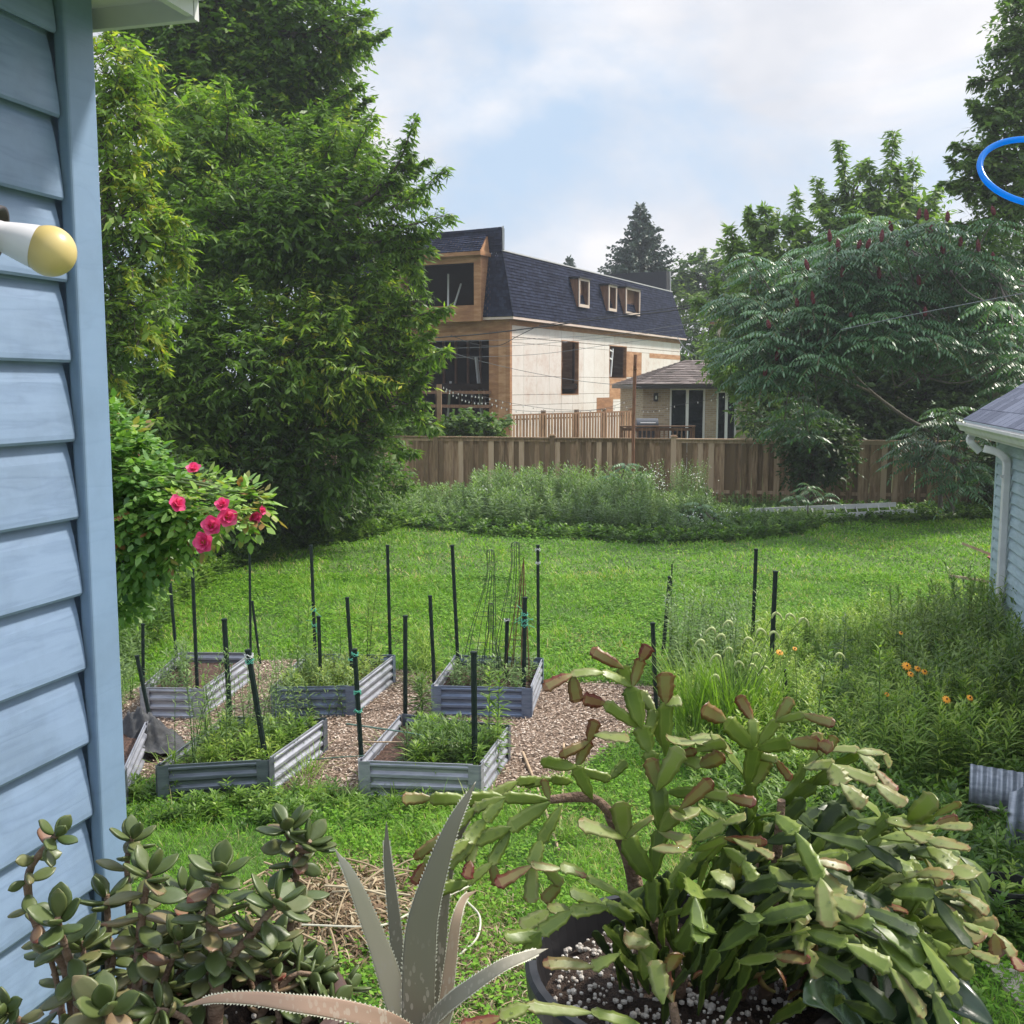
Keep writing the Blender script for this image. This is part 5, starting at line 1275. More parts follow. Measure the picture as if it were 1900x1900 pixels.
# --- pinnate sumac leaves
def pinnate(mb, rach, P, D, L, tint, r, npair=9, lf=.11, lw=.026, droop=.5):
    m = len(P); D = nrm(D); side = nrm(np.cross(D, np.array([0, 0, 1.0]))); f = (np.arange(npair)+1.6)/(npair+1)
    L = np.broadcast_to(L, (m,))
    def pt(ff): return P[:, None] + D[:, None]*(ff*1.0)[None, :, None]*L[:, None, None] - np.array([0, 0, 1.])*((ff**2)[None, :, None]*L[:, None, None]*droop)
    C = pt(f); Tn = nrm(D[:, None] - np.array([0, 0, 1.])*(2*f*droop)[None, :, None])
    for s in (1, -1):
        Dl = nrm(side[:, None]*s + Tn*.35 - np.array([0, 0, .35]) + r.normal(0, .08, C.shape))
        sz = (np.sin(np.pi*np.clip(f*.85+.12, 0, 1))**.6)[None, :]*np.ones((m, 1))
        Nn = np.tile(np.array([0, 0, 1.]), (m*npair, 1)) + r.normal(0, .12, (m*npair, 3))
        mb.leaves(C.reshape(-1, 3), Dl.reshape(-1, 3), Nn, (lf*sz*(.85+.3*r.random((m, npair)))).ravel(), lw, np.clip(np.repeat(tint, npair) + r.normal(0, .06, m*npair), 0, 1), bend=.3, fold=.1)
    e = pt(np.array([1.0]))[:, 0]; mb.leaves(e, Tn[:, -1], np.tile([0, 0, 1.], (m, 1)), lf, lw, tint)
    q_ = pt(np.array([0, .35, .7, 1.])); w_ = side*.004
    V = np.concatenate([q_ - w_[:, None], q_ + w_[:, None]], 1).reshape(-1, 3); b = (np.arange(m)*8)[:, None]
    rach.add(V, np.concatenate([b+[0, 4, 5, 1], b+[1, 5, 6, 2], b+[2, 6, 7, 3]], 1).reshape(-1, 4), .5)
M_rach = plain('sumac_stalk', (.14, .09, .05), .6)
M_seed = surf('red_seed_head', [(.3, (.05, .008, .012)), (.7, (.16, .03, .035))], scale=60, rough=.9)
def sumac(name, base, trunk_pts, rosettes, label, seed, L=.46, tint=.5, cones=(), nr=9, limbs=(), lf=.13, lw=.035, npair=9):
    r = np.random.default_rng(seed); o = thing(name, base, label, 'sumac', None); tr = MB()
    for pts, r0 in trunk_pts: tr.tube(spline(pts, 16), np.linspace(r0, r0*.45, 16), 8)
    jo = [spline(p, 16)[-1] for p, _ in trunk_pts]; cr, ra = MB(), MB(); Ps, Ds, Ts = [], [], []
    for q_ in rosettes:
        near = min(jo, key=lambda j: np.linalg.norm(j-q_)); mid = (near+q_)/2 + [0, 0, -.15] + r.normal(0, .12, 3)
        tr.tube(spline([near, mid, q_ - [0, 0, .04]], 9), np.linspace(.028, .012, 9), 5)
        a0 = r.random()*6.28; tb = np.clip(tint + r.normal(0, .12), 0, 1)
        for k in range(nr):
            a = a0 + k*2.4; Ps.append(q_ - [0, 0, .02*k]); Ds.append([math.cos(a), math.sin(a), .45 - .05*k + r.normal(0, .1)]); Ts.append(np.clip(tb + r.normal(0, .05), 0, 1))
    Ps, Ds, Ts = map(np.array, (Ps, Ds, Ts)); pinnate(cr, ra, Ps, Ds, L*(.8+.35*r.random(len(Ps))), Ts, r, npair=npair, lf=lf, lw=lw)
    tr.build('trunk', M_barkg, o, smooth=True); co = cr.build('crown', FOL_S, o); ra.build('leaf_stalks', M_rach, co)
    for c in cones:
        mbx = MB(); ax = nrm(np.array([r.normal(0, .18), r.normal(0, .1), 1])); h_ = .25*r.uniform(.8, 1.2)
        n_ = 9; prf = [(.001, 0)] + [(.048*math.sin(math.pi*(.18+.74*i/(n_-1)))**.8*(1+.12*(i % 2)), h_*(i+.5)/n_) for i in range(n_)] + [(.001, h_*1.02)]
        mbx.lathe(c, prf, 9, axis=ax); mbx.build('seed_cone', M_seed, o, smooth=False)
    return o
r_ = np.random.default_rng(77); ros = []
tops = []
for i in range(1500):
    a = r_.uniform(-1.0, 1.0); b_ = r_.uniform(-.25, 1.0)
    px = 1650 + 300*a + r_.normal(0, 6); ytop = 640 - 215*math.sqrt(max(0, 1-a*a*.75)) + 22*math.sin(a*9) + 14*math.sin(a*17+1); py = ytop + (1-b_)*185
    Yd_ = 25.6 - 2.4*math.sqrt(max(0, 1-a*a))*(1-max(b_, 0)) + r_.uniform(-.6, .9)
    if px < 1430 and py > 760: continue
    p = atY(px, py, Yd_)
    if all(np.linalg.norm(p-q_) > .43 for q_ in ros): ros.append(p)
    if len(ros) >= 165: break
for (px, py, Yd_) in ((1420, 560, 20), (1400, 600, 19.8), (1440, 690, 20), (1480, 740, 20), (1500, 800, 20.2), (1455, 780, 20), (1540, 640, 19), (1560, 700, 19.2), (1880, 600, 18), (1890, 660, 18), (1840, 560, 18), (1700, 600, 18.6), (1430, 640, 20), (1470, 640, 19.5), (1520, 760, 20)):
    ros.append(atY(px, py, Yd_*1.25))
cpx = [(1556, 458), (1592, 452), (1635, 440), (1703, 398), (1720, 400), (1758, 402), (1845, 390), (1500, 492), (1575, 485), (1608, 452), (1686, 455), (1750, 462), (1816, 458), (1842, 475), (1536, 500), (1562, 505), (1632, 508), (1510, 555), (1532, 582), (1580, 590), (1545, 625), (1706, 520), (1716, 578), (1428, 600), (1440, 640+20), (1668, 530), (1781, 448), (1725, 425), (1655, 420), (1540, 440), (1480, 560), (1418, 690)]
cones = [atY(px, py+10, 23.6 + r_.uniform(-.3, .3)) for px, py in cpx]
for c in cones: ros.append(c - np.array([0, -.05, .08]))
fork = atY(1800, 640, 25.00)
tp = [([atY(1905, 860, 25.50), atY(1860, 760, 25.38), atY(1840, 715, 25.25), atY(1812, 670, 25.00), fork], .11),
      ([fork, atY(1780, 610, 24.75), atY(1745, 575, 24.50), atY(1700, 560, 24.38)], .06), ([fork, atY(1830, 610, 24.75), atY(1845, 570, 24.50), atY(1850, 520, 24.38)], .06),
      ([atY(1745, 850, 26.25), atY(1720, 800, 26.00), atY(1680, 775, 25.75), atY(1620, 730, 25.50), atY(1580, 690, 25.25), atY(1550, 640, 25.00)], .06),
      ([atY(1815, 665, 25.00), atY(1780, 680, 24.75), atY(1740, 685, 24.62), atY(1700, 695, 24.50)], .025), ([atY(1620, 730, 25.50), atY(1560, 700, 25.12), atY(1500, 660, 25.00)], .035),
      ([atY(1780, 610, 24.75), atY(1770, 560, 24.50), atY(1760, 500, 24.38)], .035)]
sumac('sumac_tree', (atY(1905, 860, 25.50)[0], 25.5, 0), [([np.array([atY(1905, 860, 25.50)[0], 25.5, 0]), atY(1905, 860, 25.50)], .13), ([np.array([atY(1750, 850, 26.25)[0], 26.25, 0]), atY(1745, 850, 26.25)], .075)] + tp,
      ros, 'large staghorn sumac with dark red seed cones and bare grey branches at right', 61, cones=cones, tint=.42, L=.68, lf=.19, lw=.05, npair=8)
ros = [atY(*a) for a in ((1700, 800, 25.74), (1740, 780, 25.74), (1770, 820, 25.51), (1720, 850, 25.51), (1790, 860, 25.27), (1680, 840, 25.74), (1760, 760, 25.97), (1810, 800, 25.51), (1750, 880, 25.15), (1820, 880, 25.15), (1690, 815, 25.27), (1735, 830, 25.04), (1780, 900, 24.92))]
b = np.array([atY(1770, 900, 25.74)[0], 25.74, 0])
sumac('young_sumac', b, [([b, b + [0, 0, .5], atY(1765, 850, 25.74)], .04), ([b + [0, 0, .3], atY(1720, 850, 25.74)], .03)], ros, 'young dark sumac with long ferny leaves at the fence foot by the shed', 62, L=.75, tint=.42, lf=.2, lw=.05)
for (px, py, Y, lab, sd_) in ((1300, 960, 24, 'low sumac sprout in the weed bank below the fence', 63), (1500, 925, 24.8, 'low sumac sprout beside the ladder', 64), (1160, 885, 26.5, 'sumac sprout by the rusty pole', 65)):
    b = atZ(px, py+40, 0); b = np.array([atY(px, py, Y)[0], Y, 0]); rs_ = [atY(px, py-25, Y), atY(px-25, py-5, Y-.2), atY(px+28, py-8, Y)]
    sumac('young_sumac', b, [([b, (b+rs_[0])/2, rs_[0]-[0, 0, .05]], .02)], rs_, lab, sd_, L=.42, tint=.6, nr=7)

# --- leafy stem weeds
M_stem = plain('weed_stem', (.07, .12, .035), .6)
def weeds(name, pts, hts, mat, label, seed, nl=44, L=.09, W=.018, kind='stuff', cat='weeds', origin=None, tint=.5, top_tint=.1, spread=.75, stem_r=.004, lean=.12, group=None):
    r = np.random.default_rng(seed); pts = np.asarray(pts); m = len(pts); hts = np.asarray(hts)
    mb = MB(); st = MB(); ln = r.normal(0, lean, (m, 2))
    f = (np.arange(nl)+2.)/(nl+1); tp_ = np.concatenate([ln*hts[:, None], hts[:, None]], 1)
    C = pts[:, None] + tp_[:, None]*f[None, :, None] - np.concatenate([ln*hts[:, None], 0*hts[:, None]], 1)[:, None]*((f*(1-f))[None, :, None])*.6
    a = (np.arange(nl)*2.4)[None, :] + r.random((m, 1))*6.28 + r.normal(0, .25, (m, nl))
    el = .25 + .7*f[None, :]**2 + r.normal(0, .18, (m, nl))
    D = np.stack([np.cos(a)*np.cos(el)*spread, np.sin(a)*np.cos(el)*spread, np.sin(el)], 2)
    Nn = np.stack([-np.cos(a)*np.sin(el), -np.sin(a)*np.sin(el), np.cos(el)], 2) + r.normal(0, .25, (m, nl, 3))
    Ll = L*(.35 + .9*np.sin(np.pi*np.clip(f*.8+.15, 0, 1)))[None, :]*(.75+.5*r.random((m, nl)))*np.clip(hts/np.mean(hts), .5, 1.5)[:, None]
    tt = np.clip(tint + (r.normal(0, .17, (m, 1)) + .12*vnoise(pts, 1.3, seed)[:, None]) + top_tint*(f[None, :]-.4) + r.normal(0, .06, (m, nl)), 0, 1)
    mb.leaves(C.reshape(-1, 3), D.reshape(-1, 3), Nn.reshape(-1, 3), Ll.ravel(), W*np.ones(m*nl)*(.7+.6*r.random(m*nl)), tt.ravel(), bend=.45, fold=.1)
    S = np.array([[1, 0, 0], [-.5, .87, 0], [-.5, -.87, 0]])*stem_r
    rows = []
    for ff, k in ((0, 1.), (.5, .8), (1., .3)): rows.append(pts + tp_*ff - np.concatenate([ln*hts[:, None], 0*hts[:, None]], 1)*(ff*(1-ff))*.6)
    V = np.stack([rows[i][:, None] + S*k for i, k in ((0, 1.), (1, .8), (2, .3))], 1).reshape(-1, 3); b = (np.arange(m)*9)[:, None]; Fq = []
    for lv in (0, 3):
        for j in range(3): Fq.append(b + [lv+j, lv+(j+1) % 3, lv+3+(j+1) % 3, lv+3+j])
    if kind == 'stuff':
        st.add(V, np.concatenate(Fq, 1).reshape(-1, 4), .5)
        for v_, f_, t_, m_ in zip(st.V, st.F, st.T, st.M): mb.add(v_, f_, t_*0+.3)
        o = mb.build(name, mat, origin=tuple(pts.mean(0)*[1, 1, 0])); tag(o, label, cat, group, 'stuff'); return o
    o = thing(name, pts.mean(0), label, cat, group)
    st.add(V, np.concatenate(Fq, 1).reshape(-1, 4), .5); st.build('stem', M_stem, o); mb.build('leaves', mat, o); return o
def poly_px(pp): return np.array([atZ(*p_) for p_ in pp])
# back bank in front of the fence
R = np.random.default_rng(88)
pg = poly_px([(700, 960), (800, 975), (900, 985), (1050, 990), (1250, 1000), (1400, 1000), (1500, 985), (1560, 965), (1500, 945), (1250, 935), (1000, 932), (720, 930)])
p_ = scatter(pg, 1500, R); hn = .55 + .35*vnoise(p_, .9, 5) + R.random(len(p_))*.3; hn = np.clip(hn, .3, 1.25)
cxs = p_[:, 0]/p_[:, 1]*F + 950
hn = hn*np.where((cxs > 880) & (cxs < 1210), 1.25, np.where(cxs > 1320, .45, .72))
weeds('weed_bank', p_, hn, FOL_B, 'tall grey green weed stems massed in front of the back fence', 88, nl=46, L=.13, W=.028, tint=.55, stem_r=.005)
p_ = scatter(poly_px([(1230, 962), (1310, 962), (1300, 945), (1235, 945)]), 60, R)
weeds('weed_clump', p_, .95+R.random(60)*.45, FOL_B, 'tallest pale weed clump rising against the fence right of the rusty pole', 89, nl=60, L=.10, W=.014, tint=.5)
p_ = scatter(poly_px([(620, 975), (790, 985), (900, 995), (1250, 1012), (1450, 1000), (1550, 975), (1845, 965), (1845, 945), (1600, 945), (1400, 960), (620, 945)]), 3400, R)
weeds('ground_cover', p_, .08+R.random(3400)*.2, FOL_W, 'low dark ground cover along the foot of weeds and fence', 90, nl=18, L=.10, W=.05, tint=.3, stem_r=.003)
p_ = scatter(poly_px([(330, 1060), (450, 1010), (600, 975), (760, 975), (700, 1000), (560, 1020), (430, 1060), (300, 1150), (230, 1210), (200, 1120)]), 2600, R)
weeds('ground_cover', p_, .10+R.random(2600)*.28, FOL_W, 'low leafy ground cover at the shaded lawn edge under left trees', 91, nl=16, L=.085, W=.045, tint=.42, stem_r=.003)
p_ = scatter(poly_px([(215, 1180), (300, 1110), (330, 1120), (300, 1200), (225, 1260)]), 130, R)
weeds('shade_weeds', p_, .35+R.random(130)*.45, FOL_W, 'willowy leafed weeds below the rose bush', 92, nl=34, L=.13, W=.024, tint=.35)
# white flowers among the bank
def flowers(name, pts, rad, col, label, cat, nper=1, seed=1, center=None, npet=5, kind=None, tilt=.6):
    r = np.random.default_rng(seed); m_, nt, out = new_mat(name+'_petal'); 
    pb = N(nt, 'ShaderNodeBsdfPrincipled'); pb.inputs['Base Color'].default_value = (*col, 1); pb.inputs['Roughness'].default_value = .6; nt.links.new(pb.outputs[0], out.inputs[0])
    mb = MB(); pts = np.asarray(pts); m = len(pts)
    ax = nrm(np.stack([r.normal(0, tilt, m), r.normal(-.5, tilt, m), np.ones(m)*.8], 1)); x = nrm(np.cross(ax, [0, 1., .3])); y = np.cross(ax, x)
    for k in range(npet):
        a = 2*np.pi*k/npet; D = x*math.cos(a) + y*math.sin(a) + ax*.25
        mb.leaves4(pts, D, ax, rad, rad*.8, .5, fold=.1)
    return mb, m_
pf = []
for (px, py, Y, s, n) in ((1215, 880, 26.5, 22, 60), (1225, 900, 26, 18, 40), (1320, 975, 23.4, 22, 70), (1300, 900, 26, 30, 40), (1290, 965, 23.6, 18, 40), (1270, 870, 26.6, 20, 25), (1340, 955, 24, 25, 30), (1730, 772, 20.5, 7, 12), (900, 905, 26, 12, 12)):
    for _ in range(n): pf.append(atY(px + R.normal(0, s*.6), py + R.normal(0, s*.5), Y + R.normal(0, .15)))
mbf, mf = flowers('white_blossom', pf, .015, (.75, .75, .68), '', '', seed=4)
tag(mbf.build('white_blossoms', mf, origin=(0, 0, 0)), 'tiny white wild flowers scattered through the back weed bank', 'flowers', kind='stuff')
# vines on the neighbour fence
cl = [clump(*a) for a in ((840, 785, 31.6, 28, 26), (870, 780, 31.6, 28, 24), (900, 788, 31.6, 26, 20), (930, 782, 31.8, 16, 24), (860, 800, 31.6, 30, 20), (890, 803, 31.6, 40, 16))]
vc = atY(880, 800, 31.6); tree('vine', (vc[0], vc[1], 0), [vc*[1, 1, .5], vc], cl, .16, .12, 16, FOL_D, 'dark ivy mound draped over a fence in front of the unfinished house', 'vine', 93, n_leaf=7, tl=.3, tint=.5, r_trunk=.04)

# right hand weed garden
pg = poly_px([(1225, 1300), (1260, 1230), (1400, 1190), (1600, 1170), (1850, 1175), (1990, 1300), (2000, 1500), (1500, 1500), (1300, 1450)])
p_ = scatter(pg, 1500, R); h_ = np.clip(.5 + .28*vnoise(p_, 1.5, 7) + R.random(1500)*.25, .2, 1.0)
cxs = p_[:, 0]/p_[:, 1]*F + 950; h_ = np.where((cxs > 1450) & (cxs < 1620), h_*.7, h_); h_ = np.where(cxs < 1400, h_*.68, h_); h_ = h_*.88
weeds('weed_patch', p_, h_, FOL_W, 'mixed green weeds filling the bed behind the cactus', 101, nl=52, L=.085, W=.016, tint=.68, top_tint=.3)
p_ = scatter(poly_px([(1230, 1280), (1260, 1225), (1390, 1225), (1380, 1300), (1250, 1330)]), 75, R)
weeds('weed_patch', p_, .7+R.random(75)*.45, FOL_B, 'taller blue green weeds between the right hand stakes', 102, nl=60, L=.08, W=.016, tint=.5)
p_ = scatter(poly_px([(1650, 1240), (1830, 1200), (1960, 1260), (1990, 1450), (1700, 1400)]), 380, R)
weeds('weed_patch', p_, .55+R.random(380)*.55, FOL_D, 'dark green thicket of weeds against the shed wall', 103, nl=56, L=.10, W=.018, tint=.75)
p_ = scatter(poly_px([(1500, 1500), (1990, 1480), (2000, 1850), (1960, 2000), (1840, 1990), (1780, 1820), (1500, 1800)]), 1300, R)
p_ = p_[~inside(p_, np.array([atZ(1812, 1772), atZ(2150, 1772), atZ(2150, 2200), atZ(1830, 2200)]))]
p_ = p_[~inside(p_, np.array([atZ(1775, 1500), atZ(2000, 1500), atZ(2000, 1660), atZ(1840, 1690), atZ(1770, 1600)])) | (R.random(len(p_)) < .12)]
weeds('weed_patch', p_, .10+R.random(len(p_))*.22, FOL_W, 'leafy low weeds around the bucket and metal offcuts at lower right', 104, nl=26, L=.085, W=.03, tint=.40)
p_ = scatter(poly_px([(1290, 1470), (1600, 1470), (1650, 1620), (1300, 1600)]), 260, R)
weeds('weed_patch', p_, .2+R.random(260)*.3, FOL_W, 'short weeds on the ground just behind the cactus', 105, nl=30, L=.09, W=.02, tint=.45)
# tall single weeds
for i, (px, py, h_, nl, L_, m_, lab, t_) in enumerate((
    (1545, 1290, .95, 70, .11, FOL_D, 'single drooping weed stem standing tallest in the middle of the right bed', .5),
    (1785, 1245, 1.05, 80, .10, FOL_D, 'upright dark weed near the shed corner', .6),
    (1515, 1420, 1.15, 50, .12, FOL_W, 'thin tall weed rising just behind the cactus top', .5),
    (1612, 1440, 1.3, 60, .11, FOL_W, 'slender bare stemmed weed right of centre in the bed', .5),
    (682, 1240, .95, 90, .13, FOL_W, 'feathery tall weed growing inside the blue fronted bed', .62),
    (640, 1250, .8, 60, .12, FOL_W, 'second feathery weed in the blue fronted bed', .6),
    (556, 1300, 1.0, 80, .15, FOL_W, 'tall bushy weed between the two left beds', .62),
    (915, 1440, .95, 100, .11, FOL_W, 'bushy conical weed at the right edge of the front bed', .5),
    (798, 1365, .55, 110, .13, FOL_D, 'dark drooping weed beside the front bed and trellis bed', .5),
    (377, 1450, .85, 60, .10, FOL_W, 'upright weed at the front left bed', .55),
    (470, 1420, .75, 60, .09, FOL_B, 'wispy weed by the thick leaning stake', .6),
    (1870, 1690, .5, 40, .09, FOL_D, 'toothed leaf weed right of the bucket', .5),
    (1330, 1340, .9, 70, .10, FOL_B, 'grey green weed behind the cactus beside the stake', .5))):
    b = atZ(px, py, 0 if i not in (4, 5) else .15); k_ = 2 if i in (4, 6, 7, 8) else 1
    p_ = b + np.concatenate([R.normal(0, .035, (k_, 2)), np.zeros((k_, 1))], 1)
    weeds('tall_weed', p_, h_*(.9+.15*R.random(k_)), m_, lab, 200+i, nl=nl, L=L_, W=.02, kind='thing', cat='weed', tint=t_, stem_r=.006, lean=.05, spread=1.0)
# weeds inside and around beds
def bed_pts(key, n, f0=.05):
    C4 = BEDS[key]; u, v = R.random(n)*(1-2*f0)+f0, R.random(n)*(1-2*f0)+f0
    return C4[0]*((1-u)*(1-v))[:, None] + C4[1]*(u*(1-v))[:, None] + C4[2]*(u*v)[:, None] + C4[3]*((1-u)*v)[:, None] + [0, 0, .18]
p_ = bed_pts('A', 70); p_ = p_[(p_[:, 0]/p_[:, 1]*F+950 < 335)]; weeds('bed_weeds', p_, .1+R.random(len(p_))*.25, FOL_B, 'sprawling weeds at the left side of the back left bed', 111, nl=24, L=.07, W=.016, tint=.45)
p_ = bed_pts('B', 170); weeds('bed_weeds', p_, .1+R.random(170)*.18, FOL_L, 'bright yellow green low weeds inside the blue fronted bed', 112, nl=26, L=.05, W=.014, tint=.85)
p_ = bed_pts('C', 60); weeds('bed_weeds', p_, .12+R.random(60)*.22, FOL_B, 'small weeds growing under the wire trellises', 113, nl=24, L=.075, W=.018, tint=.5)
p_ = bed_pts('D', 110); weeds('bed_weeds', p_, .08+R.random(110)*.16, FOL_W, 'thick weeds filling the dark fronted bed', 114, nl=34, L=.07, W=.015, tint=.6)
p_ = bed_pts('D', 36); weeds('bed_weeds', p_, .5+R.random(36)*.45, FOL_B, 'tall wispy stems growing out of the dark fronted bed', 115, nl=40, L=.06, W=.01, tint=.62, lean=.2)
p_ = bed_pts('E', 105); px_ = p_[:, 0]/p_[:, 1]*F+950; p_ = p_[px_ > 760]; weeds('bed_weeds', p_, .08+R.random(len(p_))*.18, FOL_W, 'weeds spilling over the right half of the front bed', 116, nl=36, L=.08, W=.014, tint=.5)
p_ = scatter(poly_px([(745, 1462), (880, 1478), (890, 1430), (760, 1440)]), 70, R); weeds('bed_weeds', p_, .2+R.random(70)*.3, FOL_D, 'dark weeds tumbling in front of the front bed', 117, nl=40, L=.09, W=.014, tint=.5)
p_ = scatter(poly_px([(490, 1345), (660, 1330), (640, 1290), (500, 1290)]), 60, R); weeds('bed_weeds', p_, .25+R.random(60)*.4, FOL_B, 'weeds and seed grass between the left beds', 118, nl=36, L=.07, W=.012, tint=.6, lean=.25)
p_ = scatter(poly_px([(215, 1330), (262, 1290), (262, 1180), (225, 1190)]), 60, R); weeds('bed_weeds', p_, .25+R.random(60)*.4, FOL_B, 'pale weeds between blue wall and back left bed', 119, nl=36, L=.09, W=.014, tint=.55)
p_ = scatter(poly_px([(235, 1540), (500, 1545), (900, 1530), (900, 1475), (640, 1478), (520, 1470), (300, 1466), (235, 1460)]), 520, R); p_ = p_[vnoise(p_, 3.5, 77) + R.normal(0, .25, 520) > 0]; weeds('bed_weeds', p_, .04+R.random(len(p_))**2*.15, FOL_W, 'leafy weeds along the near edge of the raised beds', 120, nl=22, L=.05, W=.017, tint=.4)
p_ = scatter(poly_px([(770, 1235), (815, 1225), (810, 1275), (770, 1280)]), 30, R); weeds('bed_weeds', p_, .15+R.random(30)*.35, FOL_W, 'grassy weeds at the left of the trellis bed', 121, nl=24, L=.13, W=.012, tint=.65, lean=.3)

# grass tufts (long blades), foxtail clump
def tuft(mb, c, n, h, spread, w, r, tint=.5, droop=.5):
    a = r.random(n)*6.28; e = r.random(n)**.7*spread
    D = np.stack([np.cos(a)*e, np.sin(a)*e, np.ones(n)], 1); Nn = np.stack([-np.cos(a), -np.sin(a), e], 1)
    P = c + np.stack([r.normal(0, .05, n), r.normal(0, .05, n), 0*a], 1)
    mb.leaves(P, D, -Nn, h*(.6+.5*r.random(n)), w, np.clip(r.normal(tint, .1, n), 0, 1), bend=-droop, fold=.05)
M_fox = plain('foxtail_seed', (.42, .46, .20), .7, var=.2)
fx = atZ(1350, 1400, 0); fo = thing('foxtail_grass', fx, 'clump of bright foxtail grass with fuzzy pale seed heads between the stakes', 'grass'); mb = MB(); r2 = np.random.default_rng(5)
for k in range(11): tuft(mb, fx + [r2.normal(0, .16), r2.normal(0, .12), 0], 44, 1.05, .30, .014, r2, .6, .32)
mb.build('blades', FOL_W, fo)
mbs, mbh = MB(), MB()
for (px, py) in ((1305, 1190), (1325, 1168), (1343, 1180), (1357, 1155), (1383, 1186), (1406, 1170), (1435, 1140), (1335, 1218), (1365, 1230), (1390, 1235), (1414, 1240), (1460, 1142), (1485, 1150), (1430, 1175), (1552, 1215), (1332, 1255), (1398, 1215), (1357, 1205)):
    t_ = atY(px, py, fx[1] - .1 + r2.normal(0, .15)); b = fx + [r2.normal(0, .12), r2.normal(0, .1), 0]; lean = np.sign(px-1360)
    cv = spline([b, b*.5 + t_*.5 + [0, 0, .08], t_ + [0, 0, -.01], t_ + [lean*.035 + r2.normal(0, .01), 0, -.045]], 22)
    mbs.tube(cv[:18], .0025, 5); mbh.tube(spline([t_ + [-lean*.012, 0, -.035], t_ + [0, 0, 0], t_ + [lean*.028, 0, .012], t_ + [lean*.06, 0, -.012], t_ + [lean*.075, 0, -.045]], 12), [.004, .008, .011, .012, .012, .012, .011, .010, .009, .008, .006, .003], 8)
mbs.build('stalks', M_stem, fo); mbh.build('seed_heads', M_fox, fo)
mb = MB(); r2 = np.random.default_rng(6)
for (px, py, n, h) in ((790, 1285, 40, .45), (640, 1310, 26, .4), (600, 1330, 26, .45), (700, 1470, 40, .28), (800, 1480, 40, .3), (560, 1460, 30, .3), (730, 1500, 40, .25), (900, 1500, 60, .25), (640, 1500, 40, .25), (1290, 1430, 60, .6), (1880, 1600, 26, .5), (1870, 1750, 26, .4), (315, 1440, 30, .35), (570, 1440, 40, .4), (720, 1400, 24, .3), (1050, 1560, 60, .2), (980, 1530, 50, .22), (820, 1580, 60, .2), (1100, 1500, 60, .22), (760, 1560, 60, .2), (870, 1640, 60, .2), (920, 1600, 60, .2)):
    tuft(mb, atZ(px, py, 0), n, h, .9, .008, r2, .62, .6)
tag(mb.build('grass_tufts', FOL_W, origin=(0, 0, 0)), 'long arching grass tufts among beds and lawn', 'grass', kind='stuff')
# black eyed susans
M_pet = plain('orange_petal', (.75, .30, .02), .6); M_eye = plain('brown_eye', (.03, .012, .008), .8)
for (px, py, Y, sz, lab) in ((1683, 1235, 9.2, .045, 'largest orange coneflower, left of the cluster by the shed thicket'), (1703, 1240, 9.25, .032, 'orange coneflower facing up right of the largest one'), (1716, 1246, 9.15, .03, 'small orange coneflower at the right end of the cluster'),
    (1690, 1250, 9.0, .03, 'low orange coneflower under the largest one'), (1757, 1297, 8.2, .036, 'orange coneflower half way down toward the metal offcut'), (1800, 1294, 8.2, .028, 'orange coneflower rightmost in the dark thicket'),
    (1447, 1210, 9.5, .034, 'orange coneflower beside the thick stake'), (1475, 1203, 9.5, .022, 'faded tiny orange flower right of the stake'), (1646, 1288, 8.6, .022, 'small orange flower alone left of the lower blooms'), (1672, 1174, 9.6, .02, 'tiny yellow flower above the cluster')):
    c = atY(px, py, Y); b = np.array([c[0]+.03, c[1]+.05, 0]); o = thing('coneflower', b, lab, 'flower', 'orange coneflowers in the right bed')
    ax = nrm(np.array([.1, -.7, .75])); x = nrm(np.cross(ax, [0, 1., .3])); y = np.cross(ax, x); mb = MB()
    for k in range(11):
        a = 2*np.pi*k/11; mb.leaves(c[None], (x*math.cos(a)+y*math.sin(a))[None], ax[None], sz*1.15, sz*.42, .5, bend=.25)
    mb.build('petals', M_pet, o); mb = MB(); mb.lathe(c, [(.001, .010), (.005, .008), (.007, .002), (.006, -.002)], 10, axis=ax); mb.build('flower_eye', M_eye, o, smooth=True)
    mb = MB(); mb.tube(spline([b, (b+c)/2 + [.02, 0, 0], c - ax*.004], 10), .003, 5); mb.build('stem', M_stem, o)
# dried hay heap
M_hay = foliage('dry_stalk', [(0, (0.109, 0.062, 0.035)), (.4, (0.218, 0.148, 0.086)), (.8, (0.351, 0.265, 0.164)), (1, (0.429, 0.367, 0.250))], trans=.15, rough=.8)
r2 = np.random.default_rng(15); c = atZ(640, 1700, 0); n = 6500
hs_ = MB(); pp_ = np.stack([c[0] + r2.normal(0, .33, n), c[1] + r2.normal(0, .42, n), 0*np.arange(n)], 1); rr_2 = ((pp_[:, 0]-c[0])/.5)**2 + ((pp_[:, 1]-c[1])/.6)**2; pp_ = pp_[rr_2 < 3]; rr_2 = rr_2[rr_2 < 3]
hh = .13*np.exp(-rr_2*.9)*(1+.4*vnoise(pp_, 6, 3)); n = len(pp_); pp_[:, 2] = .01 + hh*r2.random(n)**.5; a = r2.random(n)*6.28
hs_.leaves(pp_, np.stack([np.cos(a), np.sin(a), r2.normal(0, .35, n)], 1), np.stack([r2.normal(0, .5, n), r2.normal(0, .5, n), np.ones(n)], 1), .05+r2.random(n)*.09, .006+r2.random(n)*.014, r2.random(n), bend=.8)
